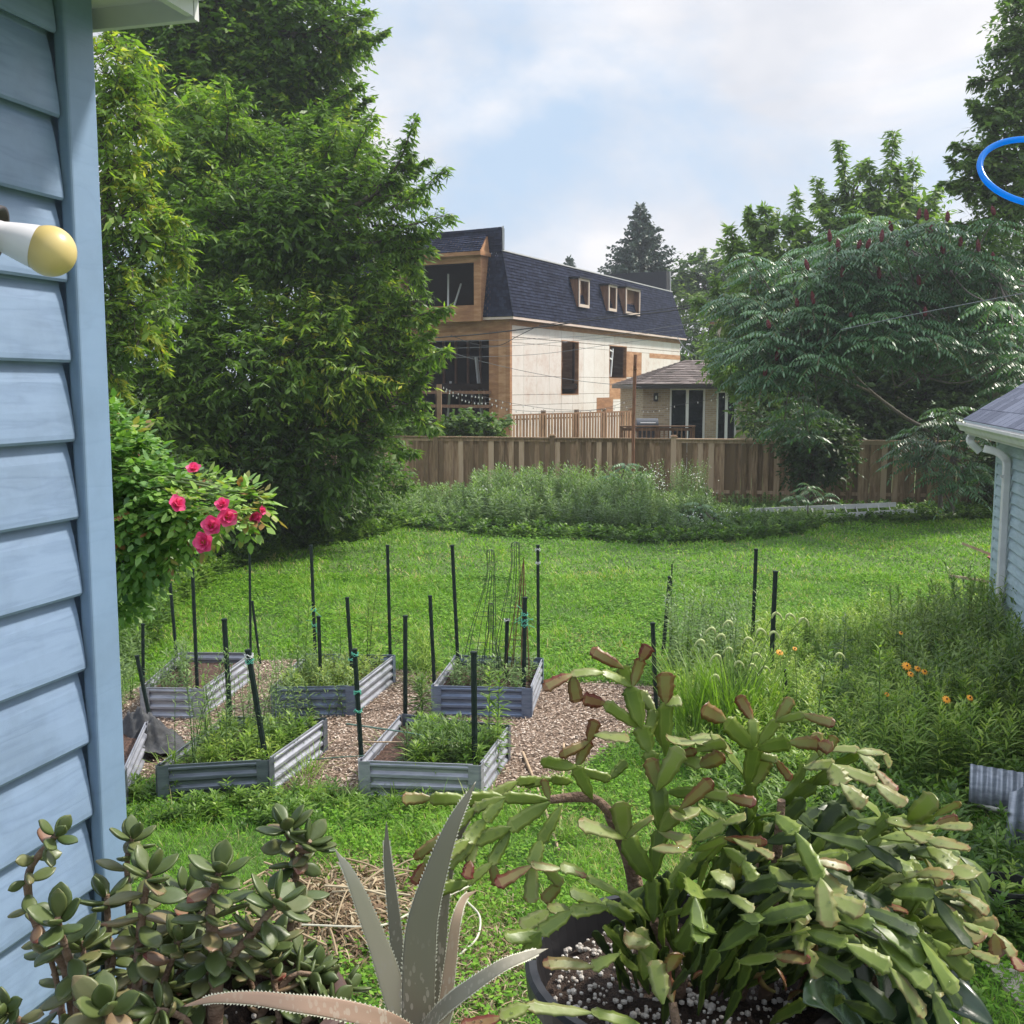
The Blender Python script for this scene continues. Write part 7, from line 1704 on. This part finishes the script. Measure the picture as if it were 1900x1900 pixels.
def segment(p0, p1, w, nrm_hint, tint, curl=0., tw=0.):
    d = p1-p0; L = np.linalg.norm(d); d = d/L; s0 = nrm(np.cross(d, nrm_hint)); n0 = np.cross(s0, d); V = []; K = 8; tt = []
    jit = r.normal(0, .03, (len(PROF), 2))
    for i, (t, q) in enumerate(PROF):
        a = tw*(t-.5); s = s0*math.cos(a) + n0*math.sin(a); n = np.cross(s, d)
        c = p0 + d*L*t + n0*(curl*L*4*t*(1-t)); hw = w/2*q; rg = .0016*(1-.4*t); ed = .0006
        l_, r2_ = hw*(1+jit[i, 0]), hw*(1+jit[i, 1]); cup = .10*hw
        V += [c - s*l_ + n*(cup+ed), c - s*l_*.5 + n*(.0009+.0), c + n*rg, c + s*r2_*.5 + n*(.0009), c + s*r2_ + n*(cup+ed), c + s*r2_*.5 - n*.0008, c - n*rg*1.2, c - s*l_*.5 - n*.0008]
        for _ in range(0): pass
    m = len(PROF); i, j = np.meshgrid(np.arange(m-1), np.arange(K), indexing='ij'); a_ = (i*K+j).ravel(); b_ = (i*K+(j+1) % K).ravel()
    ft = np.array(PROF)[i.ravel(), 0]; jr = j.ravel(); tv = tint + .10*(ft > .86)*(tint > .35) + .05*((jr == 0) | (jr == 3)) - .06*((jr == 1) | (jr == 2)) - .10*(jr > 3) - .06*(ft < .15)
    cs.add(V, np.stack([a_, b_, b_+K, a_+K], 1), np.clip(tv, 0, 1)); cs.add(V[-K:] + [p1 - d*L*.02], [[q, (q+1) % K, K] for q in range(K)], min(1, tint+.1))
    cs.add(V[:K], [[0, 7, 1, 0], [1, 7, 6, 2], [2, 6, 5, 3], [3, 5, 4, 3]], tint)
    if n0[2] > .25:
        for _ in range(r.integers(0, 4)):
            t = r.uniform(.25, .9); v = r.uniform(-.33, .33); drops.append((p0 + d*L*t + s0*w*v + n0*(curl*L*4*t*(1-t)+.0012), n0, r.uniform(.0007, .0017)))
def chain(px_pts, dep, w=.022, tints=None, hint=None, kids=0, woody=0, tb=.35):
    n = len(px_pts)
    if np.ndim(dep) == 0: dep = [dep]*n
    elif len(dep) == 2: dep = list(np.linspace(dep[0], dep[1], n))
    P = [atY(px, py, d) for (px, py), d in zip(px_pts, dep)]
    for i in range(n-1):
        a, b = P[i], P[i+1]
        if i < woody: wj.tube(spline([a, (a+b)/2 + r.normal(0, .001, 3), b], 6), np.linspace(.0055, .004, 6), 9); continue
        f = (i+1)/(n-1); t = (tb + .32*f**3 + r.normal(0, .06)) if tints is None else tints[min(i, len(tints)-1)]
        h = np.array(hint if hint is not None else (r.normal(0, .35), -.75+r.normal(0, .3), .75)); d = nrm(b-a); h = nrm(h - d*np.dot(h, d))
        segment(a - d*.0015, b + d*.0015, w*.66*r.uniform(.85, 1.15), h, float(np.clip(t, 0, 1)), r.normal(0, .05), r.normal(0, .45))
    return P
FLAT = (0, -1, .25); UP = (0, -.5, 1)
C = chain
# upright column left of centre
C([(1212, 1709), (1208, 1633), (1225, 1544), (1221, 1460), (1205, 1395), (1190, 1350), (1170, 1277)], (1.0, 1.02), .026, [.25, .28, .32, .38, .42, .40], FLAT)
C([(1170, 1277), (1155, 1239), (1098, 1208)], 1.02, .020, [.55, .88], FLAT); C([(1172, 1275), (1119, 1250), (1062, 1253), (1011, 1277)], (1.02, .99), .019, [.5, .62, .92], (0, -.7, .8))
C([(1174, 1273), (1189, 1224), (1203, 1200)], 1.02, .018, [.85, .95], FLAT); C([(1062, 1254), (1070, 1300)], 1.0, .019, [.9], FLAT)
C([(1191, 1352), (1123, 1306), (1083, 1297)], (1.02, 1.0), .021, [.5, .93], FLAT); C([(1200, 1370), (1215, 1320), (1190, 1285)], (1.03, 1.05), .018, [.45, .6], FLAT)
C([(1234, 1400), (1235, 1305), (1234, 1250)], (1.03, 1.03), .024, [.42, .86], FLAT); C([(1236, 1308), (1262, 1302)], 1.03, .020, [.55], (.3, -.6, .9)); C([(1232, 1390), (1206, 1320), (1197, 1290)], 1.05, .017, [.5, .55], FLAT)
C([(1221, 1462), (1205, 1410)], 1.0, .026, [.75], FLAT); C([(1219, 1465), (1262, 1390)], .99, .024, [.55], FLAT); C([(1225, 1544), (1262, 1500), (1320, 1450)], (.99, .97), .023, [.5, .85], FLAT)
C([(1208, 1633), (1160, 1555), (1150, 1490)], (1.0, .97), .030, [.3, .62], FLAT); C([(1160, 1557), (1075, 1530)], (.97, .95), .026, [.66], (0, -.6, 1)); C([(1162, 1555), (1210, 1520)], (.97, .95), .022, [.66], (0, -.6, 1))
C([(1224, 1544), (1280, 1560), (1262, 1572)], (.99, .96), .022, [.7, .75], (0, -.4, 1))
# long branch to the left
C([(1135, 1512), (1094, 1478), (1018, 1484), (935, 1479), (867, 1483), (800, 1481), (749, 1483)], (1.04, .96), .021, [.3, .3, .42, .42, .45, .78], FLAT, woody=2)
C([(1098, 1480), (1068, 1424), (1007, 1411)], (1.02, 1.0), .019, [.4, .45], FLAT); C([(1070, 1422), (1092, 1375), (1105, 1338)], (1.02, 1.02), .019, [.82, .9], FLAT)
C([(1092, 1376), (1040, 1400)], (1.02, 1.0), .017, [.85], FLAT); C([(1105, 1365), (1165, 1372)], 1.0, .024, [.66], (0, -.4, 1)); C([(1060, 1425), (1130, 1445), (1160, 1415)], (1.05, 1.07), .018, [.4, .25], FLAT)
C([(1018, 1490), (946, 1536), (882, 1559), (825, 1603), (815, 1648)], (.99, .93), .022, [.42, .48, .5, .6], FLAT)
C([(946, 1542), (912, 1601), (867, 1637), (815, 1650)], (.98, .93), .017, [.45, .5, .4], FLAT); C([(912, 1600), (923, 1640)], .97, .018, [.75], FLAT)
C([(1041, 1496), (1003, 1560), (988, 1603), (985, 1672)], (1.0, .96), .021, [.4, .45, .62], FLAT); C([(1005, 1600), (1040, 1640), (1010, 1670)], 1.0, .019, [.6, .7], FLAT)
C([(882, 1559), (872, 1600), (866, 1628)], (.96, .94), .016, [.6, .97], FLAT); C([(935, 1480), (900, 1520), (868, 1560), (830, 1585)], (.98, .93), .019, [.45, .5, .55], FLAT)
C([(935, 1480), (880, 1500), (840, 1540), (770, 1590)], (.98, .95), .018, [.6, .5, .8], FLAT); C([(830, 1585), (790, 1600), (768, 1637)], (.94, .93), .018, [.5, .95], FLAT)
C([(1000, 1445), (960, 1450), (905, 1480), (880, 1500)], (1.05, 1.0), .017, [.4, .6, .85], FLAT); C([(1018, 1482), (1010, 1448)], 1.0, .014, [.8], FLAT)
C([(1060, 1450), (1025, 1445), (975, 1455)], (1.06, 1.04), .018, [.4, .45], FLAT); C([(1204, 1707), (1151, 1661), (1090, 1631), (1041, 1612), (988, 1606), (922, 1640)], (1.0, .95), .019, [.4, .45, .5, .7, .9], (0, -.5, 1))
C([(1041, 1612), (1085, 1626)], .97, .010, [.85]); C([(1174, 1703), (1128, 1684), (1060, 1692), (1003, 1732), (940, 1741)], (1.0, .93), .023, [.35, .4, .45, .40], (0, -.7, .8)); C([(1003, 1732), (975, 1775)], .94, .028, [.35], FLAT)
C([(1180, 1690), (1120, 1680), (1060, 1660)], (1.04, 1.0), .026, [.3, .35], (0, -.5, 1)); C([(1060, 1692), (1020, 1690), (970, 1720)], (1.0, .97), .026, [.62, .6], (0, -.4, 1))
# low front-left
C([(1190, 1800), (1150, 1770), (1100, 1795), (1010, 1790)], (.97, .93), .020, [.45, .5, .75], (0, -.5, 1)); C([(1215, 1800), (1185, 1725)], (.95, .96), .024, [.6], (0, -.6, 1)); C([(1195, 1815), (1205, 1750), (1160, 1745)], (.96, .94), .026, [.45, .72], (0, -.6, 1))
C([(1230, 1860), (1215, 1785)], (.90, .92), .033, [.62], (0, -.6, 1)); C([(1240, 1800), (1255, 1770)], (.93, .92), .022, [.80], FLAT); C([(1190, 1905), (1100, 1880), (980, 1868), (930, 1888), (860, 1905)], (.90, .86), .020, [.45, .62, .6, .97], (0, -.6, 1))
C([(1260, 1930), (1248, 1860), (1232, 1800)], (.93, .96), .018, [.93, .9], FLAT, woody=1)
# second column
C([(1405, 1600), (1395, 1520), (1387, 1456), (1399, 1387)], (1.08, 1.05), .030, [.25, .32, .38], FLAT)
C([(1395, 1389), (1347, 1338), (1304, 1316)], (1.05, 1.02), .024, [.45, .86], FLAT); C([(1397, 1386), (1396, 1336), (1371, 1293)], (1.05, 1.06), .020, [.48, .90], FLAT)
C([(1407, 1383), (1440, 1338), (1466, 1297)], (1.05, 1.05), .017, [.5, .75], FLAT); C([(1440, 1338), (1490, 1326), (1546, 1343)], (1.05, 1.02), .015, [.55, .85], FLAT); C([(1407, 1389), (1464, 1378), (1520, 1380), (1543, 1390)], (1.05, .99), .021, [.4, .85, .93], FLAT)
C([(1400, 1455), (1420, 1410), (1415, 1395)], 1.07, .024, [.72, .8], FLAT); C([(1405, 1400), (1440, 1410), (1466, 1445)], 1.06, .014, [.6, .9], FLAT)
C([(1387, 1456), (1350, 1400), (1320, 1365), (1290, 1378), (1240, 1372)], (1.08, 1.0), .022, [.4, .5, .66, .7], (0, -.5, 1)); C([(1320, 1365), (1355, 1395)], 1.02, .026, [.68], (0, -.4, 1))
C([(1395, 1560), (1350, 1520), (1300, 1500), (1250, 1515)], (1.05, .97), .026, [.35, .5, .7], (0, -.5, 1)); C([(1260, 1400), (1300, 1420), (1340, 1400)], (1.04, 1.0), .022, [.5, .85], FLAT)
C([(1232, 1410), (1290, 1392), (1345, 1380)], (1.04, 1.0), .016, [.85, .6], FLAT); C([(1240, 1470), (1300, 1470), (1350, 1478), (1400, 1490)], (1.04, 1.0), .019, [.4, .6, .9], FLAT)
# right arcs
C([(1450, 1480), (1493, 1425), (1545, 1420), (1624, 1452), (1678, 1492)], (1.06, .98), .026, [.35, .65, .66, .7], (-.2, -.5, 1)); C([(1493, 1425), (1529, 1393), (1592, 1393), (1624, 1428), (1660, 1468)], (1.06, 1.0), .019, [.45, .66, .68, .85], (0, -.5, 1))
C([(1520, 1400), (1512, 1362)], 1.04, .022, [.7], (0, -.5, 1)); C([(1535, 1395), (1548, 1368)], 1.03, .018, [.75], FLAT); C([(1545, 1420), (1560, 1455), (1600, 1495)], (1.0, .97), .030, [.66, .7], (-.2, -.5, 1)); C([(1592, 1395), (1640, 1398), (1650, 1420)], 1.0, .018, [.66, .7], UP)
C([(1450, 1490), (1510, 1455), (1560, 1420)], (1.07, 1.05), .024, [.32, .38], FLAT); C([(1450, 1500), (1480, 1470), (1520, 1440), (1590, 1400)], (1.09, 1.04), .018, [.35, .4, .4], FLAT)
C([(1592, 1567), (1650, 1520), (1676, 1535)], (1.02, .97), .030, [.40, .66], (0, -.6, 1)); C([(1678, 1537), (1742, 1535), (1800, 1537)], (.98, .94), .022, [.66, .72], (0, -.4, 1)); C([(1679, 1541), (1722, 1560), (1795, 1577)], (.97, .92), .028, [.66, .74], (0, -.4, 1))
C([(1686, 1525), (1735, 1480)], (1.0, .98), .027, [.62], (0, -.8, .7)); C([(1680, 1530), (1730, 1515), (1780, 1490)], (1.0, .97), .013, [.5, .7], FLAT); C([(1735, 1530), (1775, 1520)], 1.0, .016, [.9], FLAT); C([(1722, 1575), (1770, 1610), (1800, 1630)], (.97, .93), .036, [.60, .66], (0, -.6, .9))
C([(1560, 1600), (1620, 1600), (1690, 1620)], (1.05, 1.0), .032, [.35, .4], (0, -.6, 1)); C([(1592, 1677), (1636, 1637), (1703, 1624), (1765, 1630)], (1.0, .93), .024, [.48, .62, .74], (0, -.5, 1)); C([(1600, 1660), (1650, 1640), (1680, 1660)], (1.0, .97), .024, [.5, .66], (0, -.5, 1))
C([(1647, 1735), (1675, 1690), (1712, 1655)], (1.0, 1.0), .036, [.28, .3], FLAT); C([(1690, 1695), (1712, 1665), (1745, 1655), (1778, 1660), (1830, 1695)], (.99, .92), .020, [.45, .6, .68, .74], (0, -.5, 1)); C([(1647, 1733), (1707, 1712), (1785, 1712), (1820, 1745)], (.99, .93), .026, [.42, .52, .85], (0, -.7, .7))
C([(1647, 1738), (1720, 1745), (1800, 1725), (1850, 1715)], (1.01, .97), .026, [.35, .4, .7], (0, -.7, .7)); C([(1785, 1712), (1845, 1735), (1880, 1775), (1895, 1800)], (.95, .90), .016, [.6, .7, .95], (0, -.5, 1)); C([(1845, 1735), (1850, 1775)], .92, .030, [.87], FLAT)
C([(1533, 1717), (1590, 1722), (1650, 1755), (1710, 1790)], (1.0, .93), .026, [.42, .58, .62], (0, -.6, .9)); C([(1695, 1788), (1738, 1850)], (.93, .90), .025, [.66], (0, -.6, .9)); C([(1600, 1735), (1620, 1770), (1640, 1805)], (.96, .93), .020, [.5, .62], FLAT)
C([(1690, 1785), (1750, 1770), (1800, 1765), (1850, 1785)], (.96, .90), .018, [.5, .72, .72], UP); C([(1407, 1614), (1445, 1598), (1513, 1596)], (1.02, .96), .024, [.55, .6], (0, -.4, 1)); C([(1513, 1598), (1576, 1612)], .95, .020, [.82], UP); C([(1505, 1605), (1562, 1660)], (.96, .93), .026, [.70], (-.3, -.6, .9))
C([(1430, 1610), (1470, 1655)], (.98, .95), .032, [.6], (0, -.7, .9)); C([(1470, 1650), (1488, 1715)], (.95, .92), .030, [.64], (0, -.7, .9)); C([(1480, 1712), (1495, 1760), (1520, 1810)], (.92, .90), .028, [.6, .62], (0, -.7, .9)); C([(1465, 1715), (1450, 1790)], (.94, .93), .016, [.5], FLAT)
C([(1347, 1815), (1370, 1785), (1440, 1775), (1500, 1784)], (.95, .90), .022, [.42, .52, .88], (0, -.6, 1)); C([(1500, 1722), (1545, 1715), (1620, 1695)], (.95, .92), .016, [.45, .8], FLAT); C([(1625, 1700), (1650, 1695)], .92, .020, [.76], UP)
C([(1225, 1700), (1290, 1600), (1330, 1560)], (1.0, .98), .013, [.4, .42], FLAT); C([(1220, 1700), (1290, 1680), (1310, 1600), (1345, 1560)], (1.02, .98), .010, [.4, .5, .5], FLAT); C([(1290, 1560), (1345, 1530), (1380, 1520)], (.97, .94), .026, [.5, .66], (0, -.5, 1)); C([(1290, 1578), (1345, 1555), (1420, 1562)], (.98, .94), .014, [.5, .9], FLAT)
C([(1362, 1558), (1400, 1575), (1432, 1592)], (.95, .92), .016, [.72, .75], UP); C([(1345, 1575), (1380, 1600), (1398, 1632)], (.99, .96), .020, [.48, .45], FLAT); C([(1265, 1700), (1300, 1660), (1350, 1662), (1395, 1690)], (.98, .94), .020, [.45, .48, .6], (0, -.6, .9))
C([(1395, 1690), (1395, 1740)], .96, .018, [.4], FLAT); C([(1212, 1575), (1270, 1578)], .95, .018, [.74], UP); C([(1320, 1620), (1360, 1640)], .96, .028, [.62], UP); C([(1300, 1690), (1262, 1760)], 1.0, .03, [.3], FLAT)
# remaining stems arching out of the pot under the mapped ones
def pix(q): 
    w_ = q[1]*cp - (q[2]-H)*sp
    return 950 + F*q[0]/w_, 950 - F*(q[1]*sp + (q[2]-H)*cp)/w_
top_z = cC[2] + chh - .02
for k in range(128):
    a = r.uniform(-.7, 1.0)*math.pi*.62; az = math.sin(a); ay = -math.cos(a)*r.uniform(-.6, 1.0)
    rr_ = CR*.75*math.sqrt(r.random()); p = np.array([cC[0] + .03 + rr_*az*.9, cC[1] + rr_*ay, top_z + r.uniform(0, .03)])
    d = nrm(np.array([az*r.uniform(.25, .9) + .25, ay*r.uniform(.2, .8), r.uniform(.55, 1.5)])); ns = int(r.integers(4, 9)); dark = r.random() < .55
    for i in range(ns):
        L = r.uniform(.036, .054); q = p + d*L; px_, py_ = pix(q)
        lim = 1470 + 150*abs((px_-1500)/330)**2 + (0 if px_ > 1290 else 40)
        if py_ < lim or px_ > (1790 if py_ > 1780 else 1830) or px_ < 1100: d = nrm(d*[1, 1, .2] + [0, 0, -.9]); q = p + d*L; px_, py_ = pix(q)
        if px_ > (1805 if py_ > 1760 else 1850) or px_ < 1080 or py_ < lim-20 or q[1] < .80: break
        if px_ < 1260 and py_ > 1730 and i > 0: break
        f = (i+1)/ns; h = nrm(np.array([r.normal(0, .35), -.55, .85])); h = nrm(h - d*np.dot(h, d))
        t = (r.uniform(-.05, .15) if dark else r.uniform(.15, .42)) + (.45*f**3 if r.random() < .5 else 0)
        segment(p - d*.001, q + d*.001, (r.uniform(.010, .014) if i < 2 else r.uniform(.014, .0205)), h, float(np.clip(t, 0, 1)), r.normal(0, .05), r.normal(0, .5)); p = q
        d = nrm(d + [r.normal(0, .16), r.normal(0, .14), -.26 - .06*i])
for k in range(46):      # withered brown tips and husks
    px_, py_ = r.uniform(1240, 1700), r.uniform(1660, 1860); p = atY(px_, py_, r.uniform(.98, 1.1)); d = nrm(r.normal(size=3)); segment(p, p + d*r.uniform(.012, .026), r.uniform(.006, .012), nrm(np.cross(d, [.3, 1, .2])), .95, .1, 1.2)
fo_ = cs.build('segments', M_cac, co, smooth=True); wj.tube(spline([atY(1135, 1512, 1.04), atY(1170, 1600, 1.08), atY(1190, 1720, 1.08), atY(1200, 1800, 1.05)], 14), np.linspace(.008, .009, 14), 9)
for (a, b) in (((1240, 1850), (1215, 1706)), ((1360, 1880), (1400, 1600)), ((1420, 1860), (1450, 1485)), ((1540, 1880), (1592, 1670)), ((1600, 1880), (1645, 1738)), ((1480, 1870), (1530, 1715)), ((1260, 1870), (1212, 1712))):
    p0, p1 = atY(*a, 1.06), atY(*b, 1.03); wj.tube(spline([p0, (p0+p1)/2 + r.normal(0, .006, 3), p1], 12), np.linspace(.008, .004, 12), 9)
wj.build('woody_stems', M_cstem, co, smooth=True)
def water_mat():
    m, nt, out = new_mat('water_drop'); pb = N(nt, 'ShaderNodeBsdfPrincipled'); pb.inputs['Base Color'].default_value = (.9, .95, .9, 1); pb.inputs['Roughness'].default_value = .02; pb.inputs['IOR'].default_value = 1.33; pb.inputs['Transmission Weight'].default_value = 1.0
    nt.links.new(pb.outputs[0], out.inputs[0]); return m
dm = MB()
for p, n, s in drops: dm.lathe(p, [(s, -s*.1), (s*.92, s*.25), (s*.6, s*.5), (.00001, s*.6)], 8, axis=n)
d_o = dm.build('water_drops', water_mat(), fo_, smooth=True); d_o['kind'] = 'stuff'
# broad dark blade leaves of a neighbouring plant behind right of the cactus
M_lily = plant_mat('dark_leaf', [(0, (.010, .025, .012)), (.5, (.02, .045, .018)), (1, (.05, .09, .035))], rough=.25, spec=.5, trans=.1)
lc = atY(1640, 1990, .98); bc = np.array([lc[0], 1.0, LZ]); bo_ = thing('leafy_houseplant', bc, 'potted plant with broad dark glossy leaves tucked low behind the cactus at right', 'potted plant'); pot(bo_, bc, .07, .11, M_brpot); potsoil(bo_, bc, .06, .08, 10, 8)
mb = MB()
def broad(pts, dep, w, tint):
    P = spline([atY(px, py, d) for (px, py), d in zip(pts, dep)], 16); T = nrm(np.gradient(P, axis=0)); V = []
    for i, (p, t) in enumerate(zip(P, T)):
        f = i/15; hw = w/2*math.sin(math.pi*(.04+.955*f**.8))**.8; s = nrm(np.cross(t, [0, -.6, .8])); n = np.cross(s, t)
        for v in np.linspace(-1, 1, 7): V.append(p + s*hw*v + n*abs(v)*hw*.25)
    mb.grid(V, 16, 7, tint)
for pts, dep, w, t in (([(1640, 1940), (1680, 1880), (1740, 1840), (1800, 1870), (1845, 1905)], [.98, .95, .93, .91, .9], .040, .35), ([(1650, 1930), (1700, 1830), (1750, 1800), (1805, 1840)], [1, .99, .98, .97], .034, .2), ([(1590, 1700), (1600, 1640), (1612, 1590)], [1.1, 1.1, 1.1], .034, .3),
    ([(1620, 1950), (1560, 1880), (1520, 1850), (1490, 1860)], [.98, .93, .90, .89], .045, .9), ([(1640, 1950), (1640, 1860), (1625, 1800), (1600, 1780)], [1, .98, .96, .95], .034, .4), ([(1660, 1960), (1730, 1910), (1800, 1930)], [.95, .92, .9], .036, .3), ([(1600, 1960), (1590, 1880), (1560, 1830), (1530, 1830)], [1, .99, .98, .97], .036, .25), ([(1630, 1960), (1605, 1800), (1600, 1700), (1590, 1640)], [1.06, 1.08, 1.1, 1.1], .03, .2)):
    broad(pts, dep, w, t)
lf_o = mb.build('leaves', M_lily, bo_, smooth=True); s_ = lf_o.modifiers.new('t', 'SOLIDIFY'); s_.thickness = .0008
# ================================================================ thin summer haze
hb = MB(); hb.box([0, 60, 12], [260, 200, 40])
def haze_mat():
    m, nt, out = new_mat('haze_air'); v = N(nt, 'ShaderNodeVolumePrincipled'); v.inputs['Color'].default_value = (.86, .92, 1.0, 1); v.inputs['Density'].default_value = .0009; v.inputs['Anisotropy'].default_value = .35
    nt.links.new(v.outputs[0], out.inputs['Volume']); return m
ho = hb.build('haze', haze_mat(), origin=(0, 60, 0)); ho['kind'] = 'stuff'; ho['label'] = 'thin pale summer haze over the far trees and houses'
